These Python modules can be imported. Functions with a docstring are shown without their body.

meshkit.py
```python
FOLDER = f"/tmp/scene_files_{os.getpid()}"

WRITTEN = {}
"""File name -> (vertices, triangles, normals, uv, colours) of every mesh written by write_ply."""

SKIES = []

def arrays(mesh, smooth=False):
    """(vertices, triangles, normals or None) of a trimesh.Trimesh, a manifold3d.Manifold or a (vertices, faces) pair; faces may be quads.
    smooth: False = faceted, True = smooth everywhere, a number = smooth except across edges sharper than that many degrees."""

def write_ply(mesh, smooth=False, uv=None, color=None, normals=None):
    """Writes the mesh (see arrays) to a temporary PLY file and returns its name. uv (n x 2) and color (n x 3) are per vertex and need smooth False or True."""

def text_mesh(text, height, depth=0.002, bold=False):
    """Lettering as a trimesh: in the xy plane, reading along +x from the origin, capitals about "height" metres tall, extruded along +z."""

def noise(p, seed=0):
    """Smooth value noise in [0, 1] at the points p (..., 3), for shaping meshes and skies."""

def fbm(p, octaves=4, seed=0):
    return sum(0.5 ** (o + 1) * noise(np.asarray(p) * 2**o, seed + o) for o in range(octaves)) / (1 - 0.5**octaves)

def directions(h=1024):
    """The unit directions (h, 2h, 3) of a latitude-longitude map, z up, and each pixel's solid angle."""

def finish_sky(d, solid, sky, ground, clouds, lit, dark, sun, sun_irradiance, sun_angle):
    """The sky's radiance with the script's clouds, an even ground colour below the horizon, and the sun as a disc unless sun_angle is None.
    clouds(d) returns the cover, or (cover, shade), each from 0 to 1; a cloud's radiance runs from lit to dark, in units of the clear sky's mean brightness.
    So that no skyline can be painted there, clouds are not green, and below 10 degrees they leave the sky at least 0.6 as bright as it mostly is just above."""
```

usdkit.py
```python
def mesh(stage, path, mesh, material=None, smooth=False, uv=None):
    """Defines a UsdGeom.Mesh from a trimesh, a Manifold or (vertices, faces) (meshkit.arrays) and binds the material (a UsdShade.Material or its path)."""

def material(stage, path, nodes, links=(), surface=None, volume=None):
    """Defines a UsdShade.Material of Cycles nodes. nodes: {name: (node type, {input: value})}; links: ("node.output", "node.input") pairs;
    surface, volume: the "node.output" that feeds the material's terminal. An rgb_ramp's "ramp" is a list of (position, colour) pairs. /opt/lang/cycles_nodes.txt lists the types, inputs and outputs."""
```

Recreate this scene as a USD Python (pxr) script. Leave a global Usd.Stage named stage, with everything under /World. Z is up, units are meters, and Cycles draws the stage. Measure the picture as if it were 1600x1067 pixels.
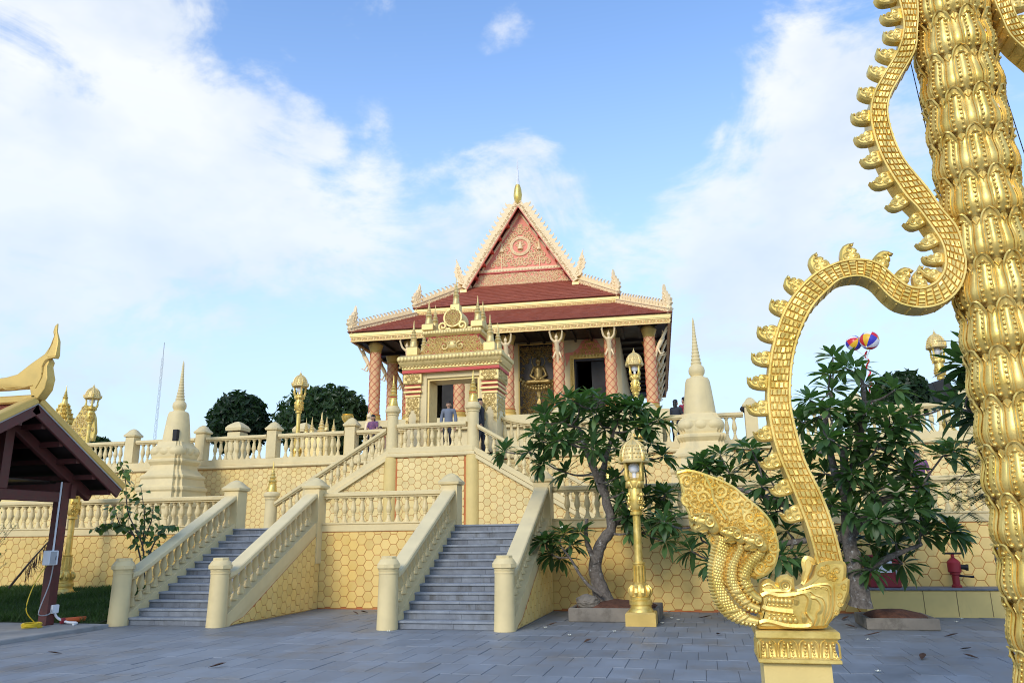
import math, random, numpy as np, trimesh, usdkit, meshkit
from pxr import Usd, UsdGeom, UsdLux, UsdShade, Gf, Sdf, Vt
from shapely.geometry import Polygon, Point
from trimesh.creation import triangulate_polygon

stage = Usd.Stage.CreateInMemory()
UsdGeom.SetStageUpAxis(stage, 'Z')
UsdGeom.Xform.Define(stage, '/World')
UsdGeom.Scope.Define(stage, '/World/Looks')
# ------------------------------------------------------------------ camera
FPX, PITCH, ROLL, YAW, EYE = 1204.0, math.atan(.253), .0137, math.radians(13.3), 1.7
_fw = np.array([-math.sin(YAW)*math.cos(PITCH), math.cos(YAW)*math.cos(PITCH), math.sin(PITCH)])
_rt = np.array([math.cos(YAW), math.sin(YAW), 0.]); _up = np.cross(_rt, _fw)
_c, _s = math.cos(ROLL), math.sin(ROLL)
RT, UP, FW = _rt*_c-_up*_s, _up*_c+_rt*_s, _fw
CAM = np.array([0, 0, EYE])
cam = UsdGeom.Camera.Define(stage, '/World/camera')
m = Gf.Matrix4d(*[*RT, 0, *UP, 0, *(-FW), 0, *CAM, 1])
cam.AddTransformOp().Set(m)
cam.CreateHorizontalApertureAttr(36.0); cam.CreateVerticalApertureAttr(36.0*682/1024)
cam.CreateFocalLengthAttr(36.0*FPX/1600)
cam.CreateClippingRangeAttr(Gf.Vec2f(.05, 5000))
cam.CreateFStopAttr(0.0)
cam.CreateExposureAttr(0.22)
# ------------------------------------------------------------------ sun and sky
SUN = np.array([-.20, -.84, .50]); SUN /= np.linalg.norm(SUN)
sun = UsdLux.DistantLight.Define(stage, '/World/sun_light')
sun.CreateNormalizeAttr(True); sun.CreateIntensityAttr(.42); sun.CreateAngleAttr(16.0)
sun.CreateColorAttr(Gf.Vec3f(1, .93, .82))
_z = SUN; _x = np.cross([0, 0, 1.], _z); _x /= np.linalg.norm(_x); _y = np.cross(_z, _x)
sun.AddTransformOp().Set(Gf.Matrix4d(*[*_x, 0, *_y, 0, *_z, 0, 0, 0, 0, 1]))
SKY_N = {
 'sky': ('sky_texture', {'sky_type': 'single_scattering', 'sun_disc': False, 'sun_elevation': math.asin(SUN[2]), 'sun_rotation': math.atan2(SUN[0], SUN[1]), 'altitude': 50., 'air_density': 1.0, 'aerosol_density': .6, 'ozone_density': 1.6}),
 'geo': ('texture_coordinate', {}),
}
def cam_dir(px, py):
    d = RT*((px-800)/FPX)+UP*(-(py-533.5)/FPX)+FW
    return d/np.linalg.norm(d)
# sky with clouds -----------------------------------------------------------
L_ = [('geo.generated', 'sky.vector')]
BLOBS = [(40, 90, 420, .30), (230, 30, 130, .28), (430, 125, 130, .40), (300, 275, 250, .62), (560, 385, 260, .66), (120, 430, 380, .40), (740, 420, 130, .3), (830, 265, 150, .50), (760, 330, 130, .25), (1130, 270, 240, .46), (1320, 140, 250, .50), (1240, 440, 380, .42),
         (800, 40, 95, .42), (1240, 15, 95, .50), (870, 95, 60, .3), (590, 170, 60, .3), (1080, 80, 60, .25), (340, 20, 60, .2), (955, 185, 70, .25), (510, 222, 45, .3), (600, 285, 60, .22), (-300, 300, 500, .4), (1700, 500, 450, .35),
         (620, 130, 260, -.30), (1010, 90, 300, -.34), (365, 60, 75, -.3), (420, 215, 60, -.15), (610, 250, 90, -.12), (520, 300, 60, -.15), (990, 340, 70, -.12), (1100, 50, 200, -.15), (1560, 300, 140, -.2), (30, 330, 110, -.25), (330, 330, 60, -.2), (180, 470, 60, -.2), (200, 190, 80, -.15), (560, 500, 120, -.15), (1180, 200, 70, -.15)]
acc = None
for i, (px, py, r, a) in enumerate(BLOBS):
    SKY_N[f'd{i}'] = ('vector_math', {'math_type': 'distance', 'vector2': tuple(cam_dir(px, py))})
    SKY_N[f'r{i}'] = ('map_range', {'range_type': 'smoothstep', 'from_min': 0., 'from_max': r/FPX, 'to_min': a, 'to_max': 0., 'clamp': True})
    L_ += [('geo.generated', f'd{i}.vector1'), (f'd{i}.value', f'r{i}.value')]
    if acc:
        SKY_N[f's{i}'] = ('math', {'math_type': 'add'})
        L_ += [(acc, f's{i}.value1'), (f'r{i}.result', f's{i}.value2')]; acc = f's{i}.value'
    else:
        acc = f'r{i}.result'
SKY_N |= {
 'map': ('mapping', {'scale': (1., 1., 1.7), 'location': (3.1, 1.7, .4)}),
 'n1': ('noise_texture', {'scale': 4.6, 'detail': 12., 'roughness': .60, 'distortion': .5}),
 'n2': ('noise_texture', {'scale': 15., 'detail': 7., 'roughness': .6}),
 'w1': ('map_range', {'from_min': .3, 'from_max': .7, 'to_min': -.46, 'to_max': .46, 'clamp': False}),
 'w2': ('map_range', {'from_min': .3, 'from_max': .7, 'to_min': -.16, 'to_max': .16, 'clamp': False}),
 'a1': ('math', {'math_type': 'add'}), 'a2': ('math', {'math_type': 'add'}),
 'cov': ('map_range', {'range_type': 'smoothstep', 'from_min': .05, 'from_max': .66, 'to_min': 0., 'to_max': .96, 'clamp': True}),
 'sep': ('separate_xyz', {}),
 'hz': ('map_range', {'range_type': 'smoothstep', 'from_min': -.02, 'from_max': .66, 'to_min': .93, 'to_max': 0., 'clamp': True}),
 'hmix': ('mix_color', {'blend_type': 'mix', 'use_clamp_result': False, 'b': (5.1, 6.35, 7.35)}),
 'mx': ('math', {'math_type': 'maximum', 'value2': 0.}),
 'n3': ('noise_texture', {'scale': 6., 'detail': 5., 'roughness': .5}),
 'ccol': ('rgb_ramp', {'ramp': [(.32, (5.6, 6.3, 7.3)), (.60, (7.6, 7.75, 7.9))]}),
 'tint': ('mix_color', {'blend_type': 'multiply', 'fac': 1., 'b': (1.95, 2.20, 2.50), 'use_clamp': False, 'use_clamp_result': False}),
 'mix': ('mix_color', {'blend_type': 'mix', 'use_clamp_result': False}),
 'bg': ('background_shader', {'strength': .115}),
}
L_ += [('geo.generated', 'map.vector'), ('map.vector', 'n1.vector'), ('map.vector', 'n2.vector'), ('map.vector', 'n3.vector'), ('n1.fac', 'w1.value'), ('n2.fac', 'w2.value'), (acc, 'a1.value1'), ('w1.result', 'a1.value2'),
       ('a1.value', 'a2.value1'), ('w2.result', 'a2.value2'), ('a2.value', 'cov.value'), ('geo.generated', 'sep.vector'), ('sep.z', 'hz.value'), ('cov.result', 'mx.value1'),
       ('n3.fac', 'ccol.fac'), ('sky.color', 'tint.a'), ('tint.result', 'mix.a'), ('ccol.color', 'mix.b'), ('mx.value', 'mix.fac'), ('mix.result', 'hmix.a'), ('hz.result', 'hmix.fac'), ('hmix.result', 'bg.color')]
sky_mat = usdkit.material(stage, '/World/Looks/sky', SKY_N, L_, surface='bg.background')
dome = UsdLux.DomeLight.Define(stage, '/World/sky')
UsdShade.MaterialBindingAPI.Apply(dome.GetPrim()).Bind(sky_mat)
for k, v in (('kind', 'structure'), ('label', 'blue sky with soft white cloud banks'), ('category', 'sky')):
    dome.GetPrim().SetCustomDataByKey(k, v)

# ------------------------------------------------------------------ materials
M = {}
def paint(name, c, rough=.55, var=.10, c2=None, scale=1.5, bump=.15, bscale=60, metallic=0., per=0., stain=None, stain_at=(.58, .75), sscale=.7, streak=False, spec=.4, bdist=.01):
    c = np.array(c, float); c2 = c*(1-2*var) if c2 is None else np.array(c2, float)
    n = {'g': ('geometry', {}), 'n': ('noise_texture', {'scale': scale, 'detail': 6., 'roughness': .6}),
         'r': ('rgb_ramp', {'ramp': [(.32, c2), (.68, c)]}),
         'f': ('noise_texture', {'scale': bscale, 'detail': 3.}),
         'b': ('bump', {'strength': bump, 'distance': bdist}),
         'p': ('principled_bsdf', {'roughness': rough, 'metallic': metallic, 'specular_ior_level': spec}),
         'rr': ('map_range', {'from_min': .3, 'from_max': .7, 'to_min': max(rough-.1, .05), 'to_max': min(rough+.12, 1.)})}
    l = [('g.position', 'n.vector'), ('g.position', 'f.vector'), ('n.fac', 'r.fac'), ('f.fac', 'b.height'), ('b.normal', 'p.normal'), ('n.fac', 'rr.value'), ('rr.result', 'p.roughness')]
    out = 'r.color'
    if stain is not None:
        n |= {'sm': ('mapping', {'scale': (1, 1, .22) if streak else (1, 1, 1)}), 'sn': ('noise_texture', {'scale': sscale, 'detail': 8., 'roughness': .68}),
              'sr': ('map_range', {'range_type': 'smoothstep', 'from_min': stain_at[0], 'from_max': stain_at[1], 'to_min': 0., 'to_max': .8}), 'sx': ('mix_color', {'b': stain})}
        l += [('g.position', 'sm.vector'), ('sm.vector', 'sn.vector'), ('sn.fac', 'sr.value'), (out, 'sx.a'), ('sr.result', 'sx.fac')]; out = 'sx.result'
    if per:
        n |= {'oi': ('object_info', {}), 'pa': ('math', {'math_type': 'add'}), 'pf': ('math', {'math_type': 'fraction'}), 'pm': ('map_range', {'to_min': 1-per, 'to_max': 1+per*.6}), 'px': ('vector_math', {'math_type': 'scale'})}
        l += [('oi.random', 'pa.value1'), ('g.random_per_island', 'pa.value2'), ('pa.value', 'pf.value1'), ('pf.value', 'pm.value'), (out, 'px.vector1'), ('pm.result', 'px.scale')]; out = 'px.vector'
    l.append((out, 'p.base_color'))
    M[name] = usdkit.material(stage, f'/World/Looks/{name}', n, l, surface='p.BSDF')
    return M[name]
paint('cream', (.76, .60, .30), .55, .07, scale=2.2, stain=(.42, .35, .21), stain_at=(.56, .82), sscale=1.6, streak=True, bump=.12)
paint('cream_pale', (.78, .63, .34), .55, .06, stain=(.52, .44, .28), stain_at=(.60, .86), sscale=1.3, streak=True)
paint('tile_yellow', (.80, .57, .20), .38, .07, c2=(.75, .50, .14), scale=1.1, per=.10, bump=.1, bscale=25, stain=(.50, .36, .13), stain_at=(.60, .85), sscale=.9)
paint('tile_pale', (.80, .61, .26), .4, .07, c2=(.76, .55, .20), scale=1.1, per=.09, bump=.1, bscale=25, stain=(.48, .37, .17), stain_at=(.58, .8), sscale=1.2)
paint('grout', (.50, .12, .04), .8, .15, c2=(.54, .24, .07))
paint('yellow_paint', (.78, .57, .20), .5, .08, stain=(.40, .30, .12), stain_at=(.60, .8), sscale=1.2, streak=True)
paint('gold_aged', (.76, .58, .25), .46, .10, c2=(.62, .45, .16), scale=6., bump=.25, bscale=45, metallic=.42, stain=(.40, .26, .08), stain_at=(.56, .78), sscale=3.)
paint('gold', (.84, .62, .20), .36, .10, c2=(.66, .43, .08), scale=5., bump=.22, bscale=45, metallic=.62, stain=(.46, .29, .07), stain_at=(.56, .78), sscale=3.5, bdist=.006)
paint('gold_pale', (.82, .62, .25), .45, .10, c2=(.72, .54, .22), scale=6., bump=.2, metallic=.35)
paint('gold_matt', (.70, .47, .13), .45, .1, metallic=.35)
paint('relief', (.90, .70, .40), .5, .08, c2=(.83, .60, .32), scale=5., metallic=.0)
paint('pink', (.84, .31, .21), .6, .08, c2=(.80, .25, .16))
paint('red', (.60, .07, .05), .5, .08)
paint('peach', (.80, .45, .20), .55, .06)
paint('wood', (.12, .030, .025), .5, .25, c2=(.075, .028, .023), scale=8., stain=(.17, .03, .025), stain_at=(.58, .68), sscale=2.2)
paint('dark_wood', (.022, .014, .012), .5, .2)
paint('roof_red', (.36, .095, .050), .6, .12, c2=(.26, .062, .035), scale=2., per=.34)
paint('stone', (.23, .245, .265), .6, .15, c2=(.14, .15, .17), scale=4., per=.16, stain=(.085, .08, .07), stain_at=(.50, .70), sscale=3.5, streak=True, bump=.3)
paint('stone_nose', (.29, .31, .33), .55, .12, c2=(.19, .205, .225), scale=4., per=.1, stain=(.16, .15, .13), stain_at=(.56, .75), sscale=3.)
paint('paving', (.245, .262, .28), .55, .14, c2=(.165, .178, .192), scale=1.2, per=.13, stain=(.19, .165, .135), stain_at=(.47, .72), sscale=.7, bump=.25)
paint('joint', (.15, .155, .16), .9, .2)
paint('concrete', (.34, .33, .31), .8, .15, stain=(.18, .17, .15), sscale=1.6, bump=.4)
paint('bronze', (.05, .036, .024), .4, .2, metallic=.5)
paint('bronze_gold', (.42, .30, .11), .38, .2, c2=(.20, .13, .04), scale=7, metallic=.7)
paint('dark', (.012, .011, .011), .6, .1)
paint('white', (.8, .8, .8), .35, .04)
paint('grey', (.42, .42, .42), .45, .08)
paint('black', (.015, .015, .018), .5, .1)
paint('orange_plastic', (.72, .13, .03), .4, .05)
paint('yellow_plastic', (.72, .50, .03), .4, .05)
paint('red_metal', (.30, .022, .03), .45, .1)
paint('concrete_old', (.25, .215, .17), .85, .2, stain=(.10, .085, .065), stain_at=(.48, .68), sscale=2.2, bump=.5)
paint('soil', (.15, .062, .035), .95, .3, scale=9., bump=.8, bscale=30, bdist=.03)
paint('bark', (.20, .17, .14), .85, .25, c2=(.075, .058, .045), scale=14., bump=.9, bscale=40, bdist=.02, stain=(.40, .39, .36), stain_at=(.56, .66), sscale=9.)
paint('twig', (.12, .095, .07), .8, .2)
paint('dry_leaf', (.11, .055, .03), .8, .3)
paint('petal', (.85, .82, .66), .6, .05)
paint('grass_soil', (.05, .07, .02), .95, .3)
paint('skin', (.42, .24, .15), .55, .06)
paint('hair', (.012, .010, .010), .45, .1)
paint('cloth_grey', (.17, .19, .23), .85, .08)
paint('cloth_dark', (.035, .038, .048), .85, .1)
paint('cloth_navy', (.05, .055, .16), .85, .5, c2=(.30, .10, .15), scale=28.)
paint('cloth_red', (.32, .02, .05), .85, .1)
paint('cloth_orange', (.62, .12, .05), .85, .1)
paint('ball_red', (.62, .02, .03), .3, .03); paint('ball_blue', (.05, .05, .42), .3, .03); paint('ball_yellow', (.80, .46, .03), .3, .03); paint('ball_white', (.82, .80, .84), .3, .03)
def leaf_mat(name, c, c2, rough=.42, trans=.33, spec=.35):
    c, c2 = np.array(c), np.array(c2)
    M[name] = usdkit.material(stage, f'/World/Looks/{name}', {
        'g': ('geometry', {}), 'oi': ('object_info', {}), 'a': ('math', {'math_type': 'add'}), 'fr': ('math', {'math_type': 'fraction'}),
        'r': ('rgb_ramp', {'ramp': [(0., c2), (.8, c), (1., c*1.35+np.array([.015, .01, 0]))]}), 'p': ('principled_bsdf', {'roughness': rough, 'specular_ior_level': spec}),
        't': ('translucent_bsdf', {}), 'tc': ('mix_color', {'blend_type': 'multiply', 'fac': 1., 'b': (1.3, 1.5, .5), 'use_clamp': False}), 'm': ('mix_closure', {'fac': trans})},
        [('oi.random', 'a.value1'), ('g.random_per_island', 'a.value2'), ('a.value', 'fr.value1'), ('fr.value', 'r.fac'), ('r.color', 'p.base_color'), ('r.color', 'tc.a'), ('tc.result', 't.color'), ('p.BSDF', 'm.closure1'), ('t.BSDF', 'm.closure2')], surface='m.closure')
leaf_mat('leaf', (.084, .155, .046), (.042, .088, .028))
leaf_mat('leaf_dark', (.042, .078, .026), (.018, .038, .014))
leaf_mat('leaf_sapling', (.10, .165, .042), (.055, .10, .03))
leaf_mat('leaf_feather', (.05, .105, .03), (.028, .06, .018))
leaf_mat('grass', (.055, .105, .022), (.028, .055, .014), trans=.2)
M['bulb'] = usdkit.material(stage, '/World/Looks/bulb', {'p': ('principled_bsdf', {'base_color': (.85, .86, .88), 'roughness': .12})}, [], surface='p.BSDF')

# ------------------------------------------------------------------ mesh helpers
class MB:
    def __init__(s): s.v, s.f, s.n = [], [], 0
    def add(s, v, f):
        v = np.asarray(v, float); f = np.asarray(f, int)
        if f.size == 0: return s
        if f.shape[1] == 4: f = np.vstack([f[:, [0, 1, 2]], f[:, [0, 2, 3]]])
        s.v.append(v); s.f.append(f+s.n); s.n += len(v); return s
    def tm(s, t): return s.add(t.vertices, t.faces)
    def arr(s): return (np.vstack(s.v), np.vstack(s.f)) if s.v else (np.zeros((0, 3)), np.zeros((0, 3), int))
    def box(s, x0, x1, y0, y1, z0, z1, ch=0.):
        if ch: return s.loft([(x0, y0), (x1, y0), (x1, y1), (x0, y1)], [(ch, z0), (0, z0+ch), (0, z1-ch), (ch, z1)], inset=True)
        v = [(x, y, z) for z in (z0, z1) for x, y in ((x0, y0), (x1, y0), (x1, y1), (x0, y1))]
        return s.add(v, [(0, 3, 2, 1), (4, 5, 6, 7), (0, 1, 5, 4), (1, 2, 6, 5), (2, 3, 7, 6), (3, 0, 4, 7)])
    def bar(s, a, b, w, h, up=(0, 0, 1), ch=0.):
        """rectangular bar from a to b, w across, h along up"""
        a, b = np.array(a, float), np.array(b, float); d = b-a; d /= np.linalg.norm(d)
        x = np.cross(d, up); x /= np.linalg.norm(x); u = np.cross(x, d)
        if ch: prof = [(-w/2+ch, -h/2), (w/2-ch, -h/2), (w/2, -h/2+ch), (w/2, h/2-ch), (w/2-ch, h/2), (-w/2+ch, h/2), (-w/2, h/2-ch), (-w/2, -h/2+ch)]
        else: prof = [(-w/2, -h/2), (w/2, -h/2), (w/2, h/2), (-w/2, h/2)]
        return s.sweep(prof, [a, b], x, u)
    def sweep(s, prof, pts, x, u):
        """profile (x, u) carried along pts with constant axes x,u; capped"""
        k = len(prof); P = np.array(prof, float); x = np.array(x, float); u = np.array(u, float)
        v = np.vstack([np.array(p)+P[:, :1]*x+P[:, 1:]*u for p in pts])
        f = [(i*k+j, i*k+(j+1) % k, (i+1)*k+(j+1) % k) for i in range(len(pts)-1) for j in range(k)]+[(i*k+j, (i+1)*k+(j+1) % k, (i+1)*k+j) for i in range(len(pts)-1) for j in range(k)]
        tv, tf = tri(P)
        s.add(v, f)
        if len(tv) == k:
            e = (len(pts)-1)*k
            s.add(v[:k], tf[:, ::-1]); s.add(v[e:], tf)
        return s
    def loft(s, plan, prof, c=(0, 0, 0), inset=False, cap=True):
        """plan polygon (unit) lofted through (scale or inset, z)"""
        P = np.array(plan, float); k = len(P); rows = []
        for q, z in prof:
            R = offset(P, -q) if inset else P*q
            rows.append(np.column_stack([R+np.array(c[:2]), np.full(k, z+c[2])]))
        v = np.vstack(rows); f = []
        for i in range(len(prof)-1):
            for j in range(k):
                a, b = i*k+j, i*k+(j+1) % k
                f += [(a, b, b+k), (a, b+k, a+k)]
        s.add(v, f)
        if cap:
            tv, tf = tri(P)
            if len(tv) == k: s.add(rows[0], tf[:, ::-1]); s.add(rows[-1], tf)
        return s
    def lathe(s, prof, c=(0, 0, 0), n=16, cap=True):
        t = np.arange(n)*2*np.pi/n
        return s.loft(np.column_stack([np.cos(t), np.sin(t)]), [(max(r, 1e-4), z) for r, z in prof], c, cap=cap)
    def tube(s, pts, r, n=6, flat=None):
        p = np.asarray(pts, float); K = len(p); r = np.broadcast_to(np.asarray(r, float), (K,))
        t = np.gradient(p, axis=0); t /= np.linalg.norm(t, axis=1, keepdims=True)+1e-12
        ref = np.array([0, 0, 1.]) if abs(t[:, 2]).mean() < .8 else np.array([1., 0, 0])
        if flat is not None: ref = np.array(flat, float)
        a = np.cross(t, ref); a /= np.linalg.norm(a, axis=1, keepdims=True)+1e-12
        b = np.cross(a, t); an = np.arange(n)*2*np.pi/n
        v = (p[:, None]+r[:, None, None]*(np.cos(an)[None, :, None]*a[:, None]+np.sin(an)[None, :, None]*b[:, None])).reshape(-1, 3)
        f = []
        for i in range(K-1):
            for j in range(n):
                q, w = i*n+j, i*n+(j+1) % n
                f += [(q, w, w+n), (q, w+n, q+n)]
        for j in range(1, n-1): f += [(0, j+1, j), ((K-1)*n, (K-1)*n+j, (K-1)*n+j+1)]
        return s.add(v, f)
    def slab(s, poly, o, x, u, n, d0, d1, bev=0.):
        """polygon in (x,u) axes at o, from depth d0 to d1 along n, bevelled at d1"""
        P = np.array(poly, float)
        if area(P) < 0: P = P[::-1]
        o, x, u, n = map(lambda q: np.array(q, float), (o, x, u, n)); k = len(P)
        rows = [(P, d0), (P, d1)] if not bev else [(P, d0), (P, d1-bev), (offset(P, -bev), d1)]
        v = [o+R[:, :1]*x+R[:, 1:]*u+n*d for R, d in rows]
        f = []
        flip = np.dot(np.cross(x, u), n) < 0
        for i in range(len(rows)-1):
            for j in range(k):
                a, b = i*k+j, i*k+(j+1) % k
                f += [(a, b, b+k), (a, b+k, a+k)]
        tv, tf = tri(P)
        if len(tv) == k: f = np.vstack([f, tf[:, ::-1], tf+(len(rows)-1)*k])
        f = np.array(f)
        return s.add(np.vstack(v), f[:, ::-1] if flip else f)
    def ball(s, c, r, sub=1, sc=(1, 1, 1)):
        t = trimesh.creation.icosphere(sub, 1.0)
        return s.add(t.vertices*np.array(sc)*r+np.array(c), t.faces)
    def xf(s, fn):
        s.v = [fn(v) for v in s.v]; return s
def area(P): return .5*np.sum(P[:, 0]*np.roll(P[:, 1], -1)-np.roll(P[:, 0], -1)*P[:, 1])
def offset(P, d):
    P = np.asarray(P, float)
    e1 = P-np.roll(P, 1, 0); e2 = np.roll(P, -1, 0)-P
    n1 = np.column_stack([e1[:, 1], -e1[:, 0]])/(np.linalg.norm(e1, axis=1, keepdims=True)+1e-9); n2 = np.column_stack([e2[:, 1], -e2[:, 0]])/(np.linalg.norm(e2, axis=1, keepdims=True)+1e-9)
    b = n1+n2; l = np.maximum((b*b).sum(1, keepdims=True), .5)
    return P+d*2*b/l*(1 if area(P) > 0 else -1)
_tc = {}
def tri(P):
    P = np.asarray(P, float); key = P.tobytes()
    if key not in _tc:
        try:
            import mapbox_earcut as me
            t = me.triangulate_float64(P, np.array([len(P)], np.uint32)).reshape(-1, 3).astype(int)
        except Exception:
            q = Polygon(P); vv, ff = triangulate_polygon(q, engine='earcut'); d = ((vv[:, None]-P[None])**2).sum(2).argmin(1); t = d[ff]
        if len(t):
            sgn = np.cross(P[t[:, 1]]-P[t[:, 0]], P[t[:, 2]]-P[t[:, 0]])
            t[sgn < 0] = t[sgn < 0][:, ::-1]
        _tc[key] = (P, t)
    return _tc[key]
def spiral(c, r, turns=1.25, a0=0., cw=1, k=12):
    t = np.linspace(0, 1, k); a = a0+cw*t*turns*2*np.pi; rr = r*(1-.82*t)
    return np.column_stack([c[0]+rr*np.cos(a), c[1]+rr*np.sin(a)])
def smooth_path(P, k=6):
    """Catmull-Rom through P, k steps per span"""
    P = np.asarray(P, float); Q = np.vstack([2*P[0]-P[1], P, 2*P[-1]-P[-2]]); out = []
    for i in range(1, len(Q)-2):
        for t in np.linspace(0, 1, k, endpoint=False):
            out.append(.5*(2*Q[i]+(Q[i+1]-Q[i-1])*t+(2*Q[i-1]-5*Q[i]+4*Q[i+1]-Q[i+2])*t*t+(3*Q[i]-Q[i-1]-3*Q[i+1]+Q[i+2])*t**3))
    out.append(P[-1]); return np.array(out)

# ------------------------------------------------------------------ things and parts
USED, ORIG = {}, {}
def numbered(parent, name):
    k = USED.setdefault(parent, {}); i = k.get(name, 0); k[name] = i+1
    return f'{parent}/{name}' if i == 0 else f'{parent}/{name}_{i:03d}'
def data(prim, label=None, cat=None, group=None, kind=None):
    for k, v in (('label', label), ('category', cat), ('group', group), ('kind', kind)):
        if v: prim.SetCustomDataByKey(k, v)
    return prim
def thing(name, label, cat, loc=(0, 0, 0), group=None, rotz=0, kind=None):
    p = numbered('/World', name); x = UsdGeom.Xform.Define(stage, p); x.AddTranslateOp().Set(Gf.Vec3d(*map(float, loc)))
    if rotz: x.AddRotateZOp().Set(float(rotz))
    ORIG[p] = np.array(loc, float); data(x.GetPrim(), label, cat, group, kind); return p
def part(name, mesh, mat, parent, label=None, kind=None, smooth=30, at=None, local=False, uvsmooth=None):
    v, f = mesh.arr() if isinstance(mesh, MB) else mesh
    if len(f) == 0: return None
    root = '/'.join(parent.split('/')[:3]); o = ORIG.get(root, np.zeros(3))
    p = numbered(parent, name)
    if at is None and not local: v = v-o
    me = usdkit.mesh(stage, p, (v, f), M[mat], smooth)
    if at is not None: me.AddTranslateOp().Set(Gf.Vec3d(*map(float, np.array(at)-o)))
    if label or kind: data(me.GetPrim(), label, None, None, kind)
    return p
def solo(name, mesh, mat, label, cat=None, group=None, kind=None, smooth=30):
    p = numbered('/World', name); v, f = mesh.arr() if isinstance(mesh, MB) else mesh
    me = usdkit.mesh(stage, p, (v, f), M[mat], smooth); data(me.GetPrim(), label, cat, group, kind); return p
def copy_of(src, name, label, cat, loc, rotz=0, group=None, scale=1.):
    p = numbered('/World', name); x = UsdGeom.Xform.Define(stage, p); x.AddTranslateOp().Set(Gf.Vec3d(*map(float, loc))); 
    if rotz: x.AddRotateZOp().Set(float(rotz))
    if scale != 1.: x.AddScaleOp().Set(Gf.Vec3f(scale))
    x.GetPrim().GetReferences().AddInternalReference(src); x.GetPrim().SetInstanceable(True)
    data(x.GetPrim(), label, cat, group); ORIG[p] = np.array(loc, float); return p
def cap300(items, emit_one, emit_rest):
    """items: (size, ...) ; the 300 that show largest singly, the rest as one"""
    items = sorted(items, key=lambda t: -t[0])
    for it in items[:300]: emit_one(it)
    if items[300:]: emit_rest(items[300:])
def view_size(p, s=1.):
    q = np.asarray(p, float)-CAM; z = q@FW
    return -1/z if z < .3 or abs(q@RT/z) > .70 or abs(q@UP/z) > .48 else s/z
# ------------------------------------------------------------------ measured from the photograph: where a sight line meets a plane of the place
def on_y(px, py, Y):
    d = RT*((px-800)/FPX)+UP*(-(py-533.5)/FPX)+FW
    return CAM+d*(Y-CAM[1])/d[1]
def on_z(px, py, Z):
    d = RT*((px-800)/FPX)+UP*(-(py-533.5)/FPX)+FW
    return CAM+d*(Z-CAM[2])/d[2]
AX = -7.9                 # axis of the stairs, the gate and the temple
FY, ZL = 18.8, 2.0        # face and floor of the lower terrace
LY, UY, ZU = 22.8, 24.8, 4.36   # landing face, upper terrace face and floor
rng = random.Random(7); R = np.random.RandomState(5)

# ------------------------------------------------------------------ ground
g = MB().box(-1500, 1500, -400, 2500, -.5, -.06); solo('ground', g, 'soil', 'earth ground reaching to the horizon', kind='structure')
pav = numbered('/World', 'plaza_paving'); UsdGeom.Xform.Define(stage, pav); data(stage.GetPrimAtPath(pav), 'blue grey stone slab paving of the forecourt', 'paving', None, 'structure')
part('bedding', MB().box(-12.05, 30, -14, 19.4, -.3, -.012).box(-13, -12.05, 14.4, 19.4, -.3, -.013), 'joint', pav)
items = []
sw, sl = .40, .80
for j in range(-4, 25):
    y0 = j*sl-.2; off = (j*.37) % 1*sw
    for i in range(-70, 62):
        x0 = i*sw+off
        if y0 > 18.75 or x0 < -24 or x0 > 24: continue
        xc, yc = x0+sw/2, y0+sl/2
        if xc < -12.0 and not (yc > 14.4 and xc > -12.35): continue
        items.append((view_size((xc, yc, 0)) if xc < 11 and not (y0 < 8) else -2, x0, y0))
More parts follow.
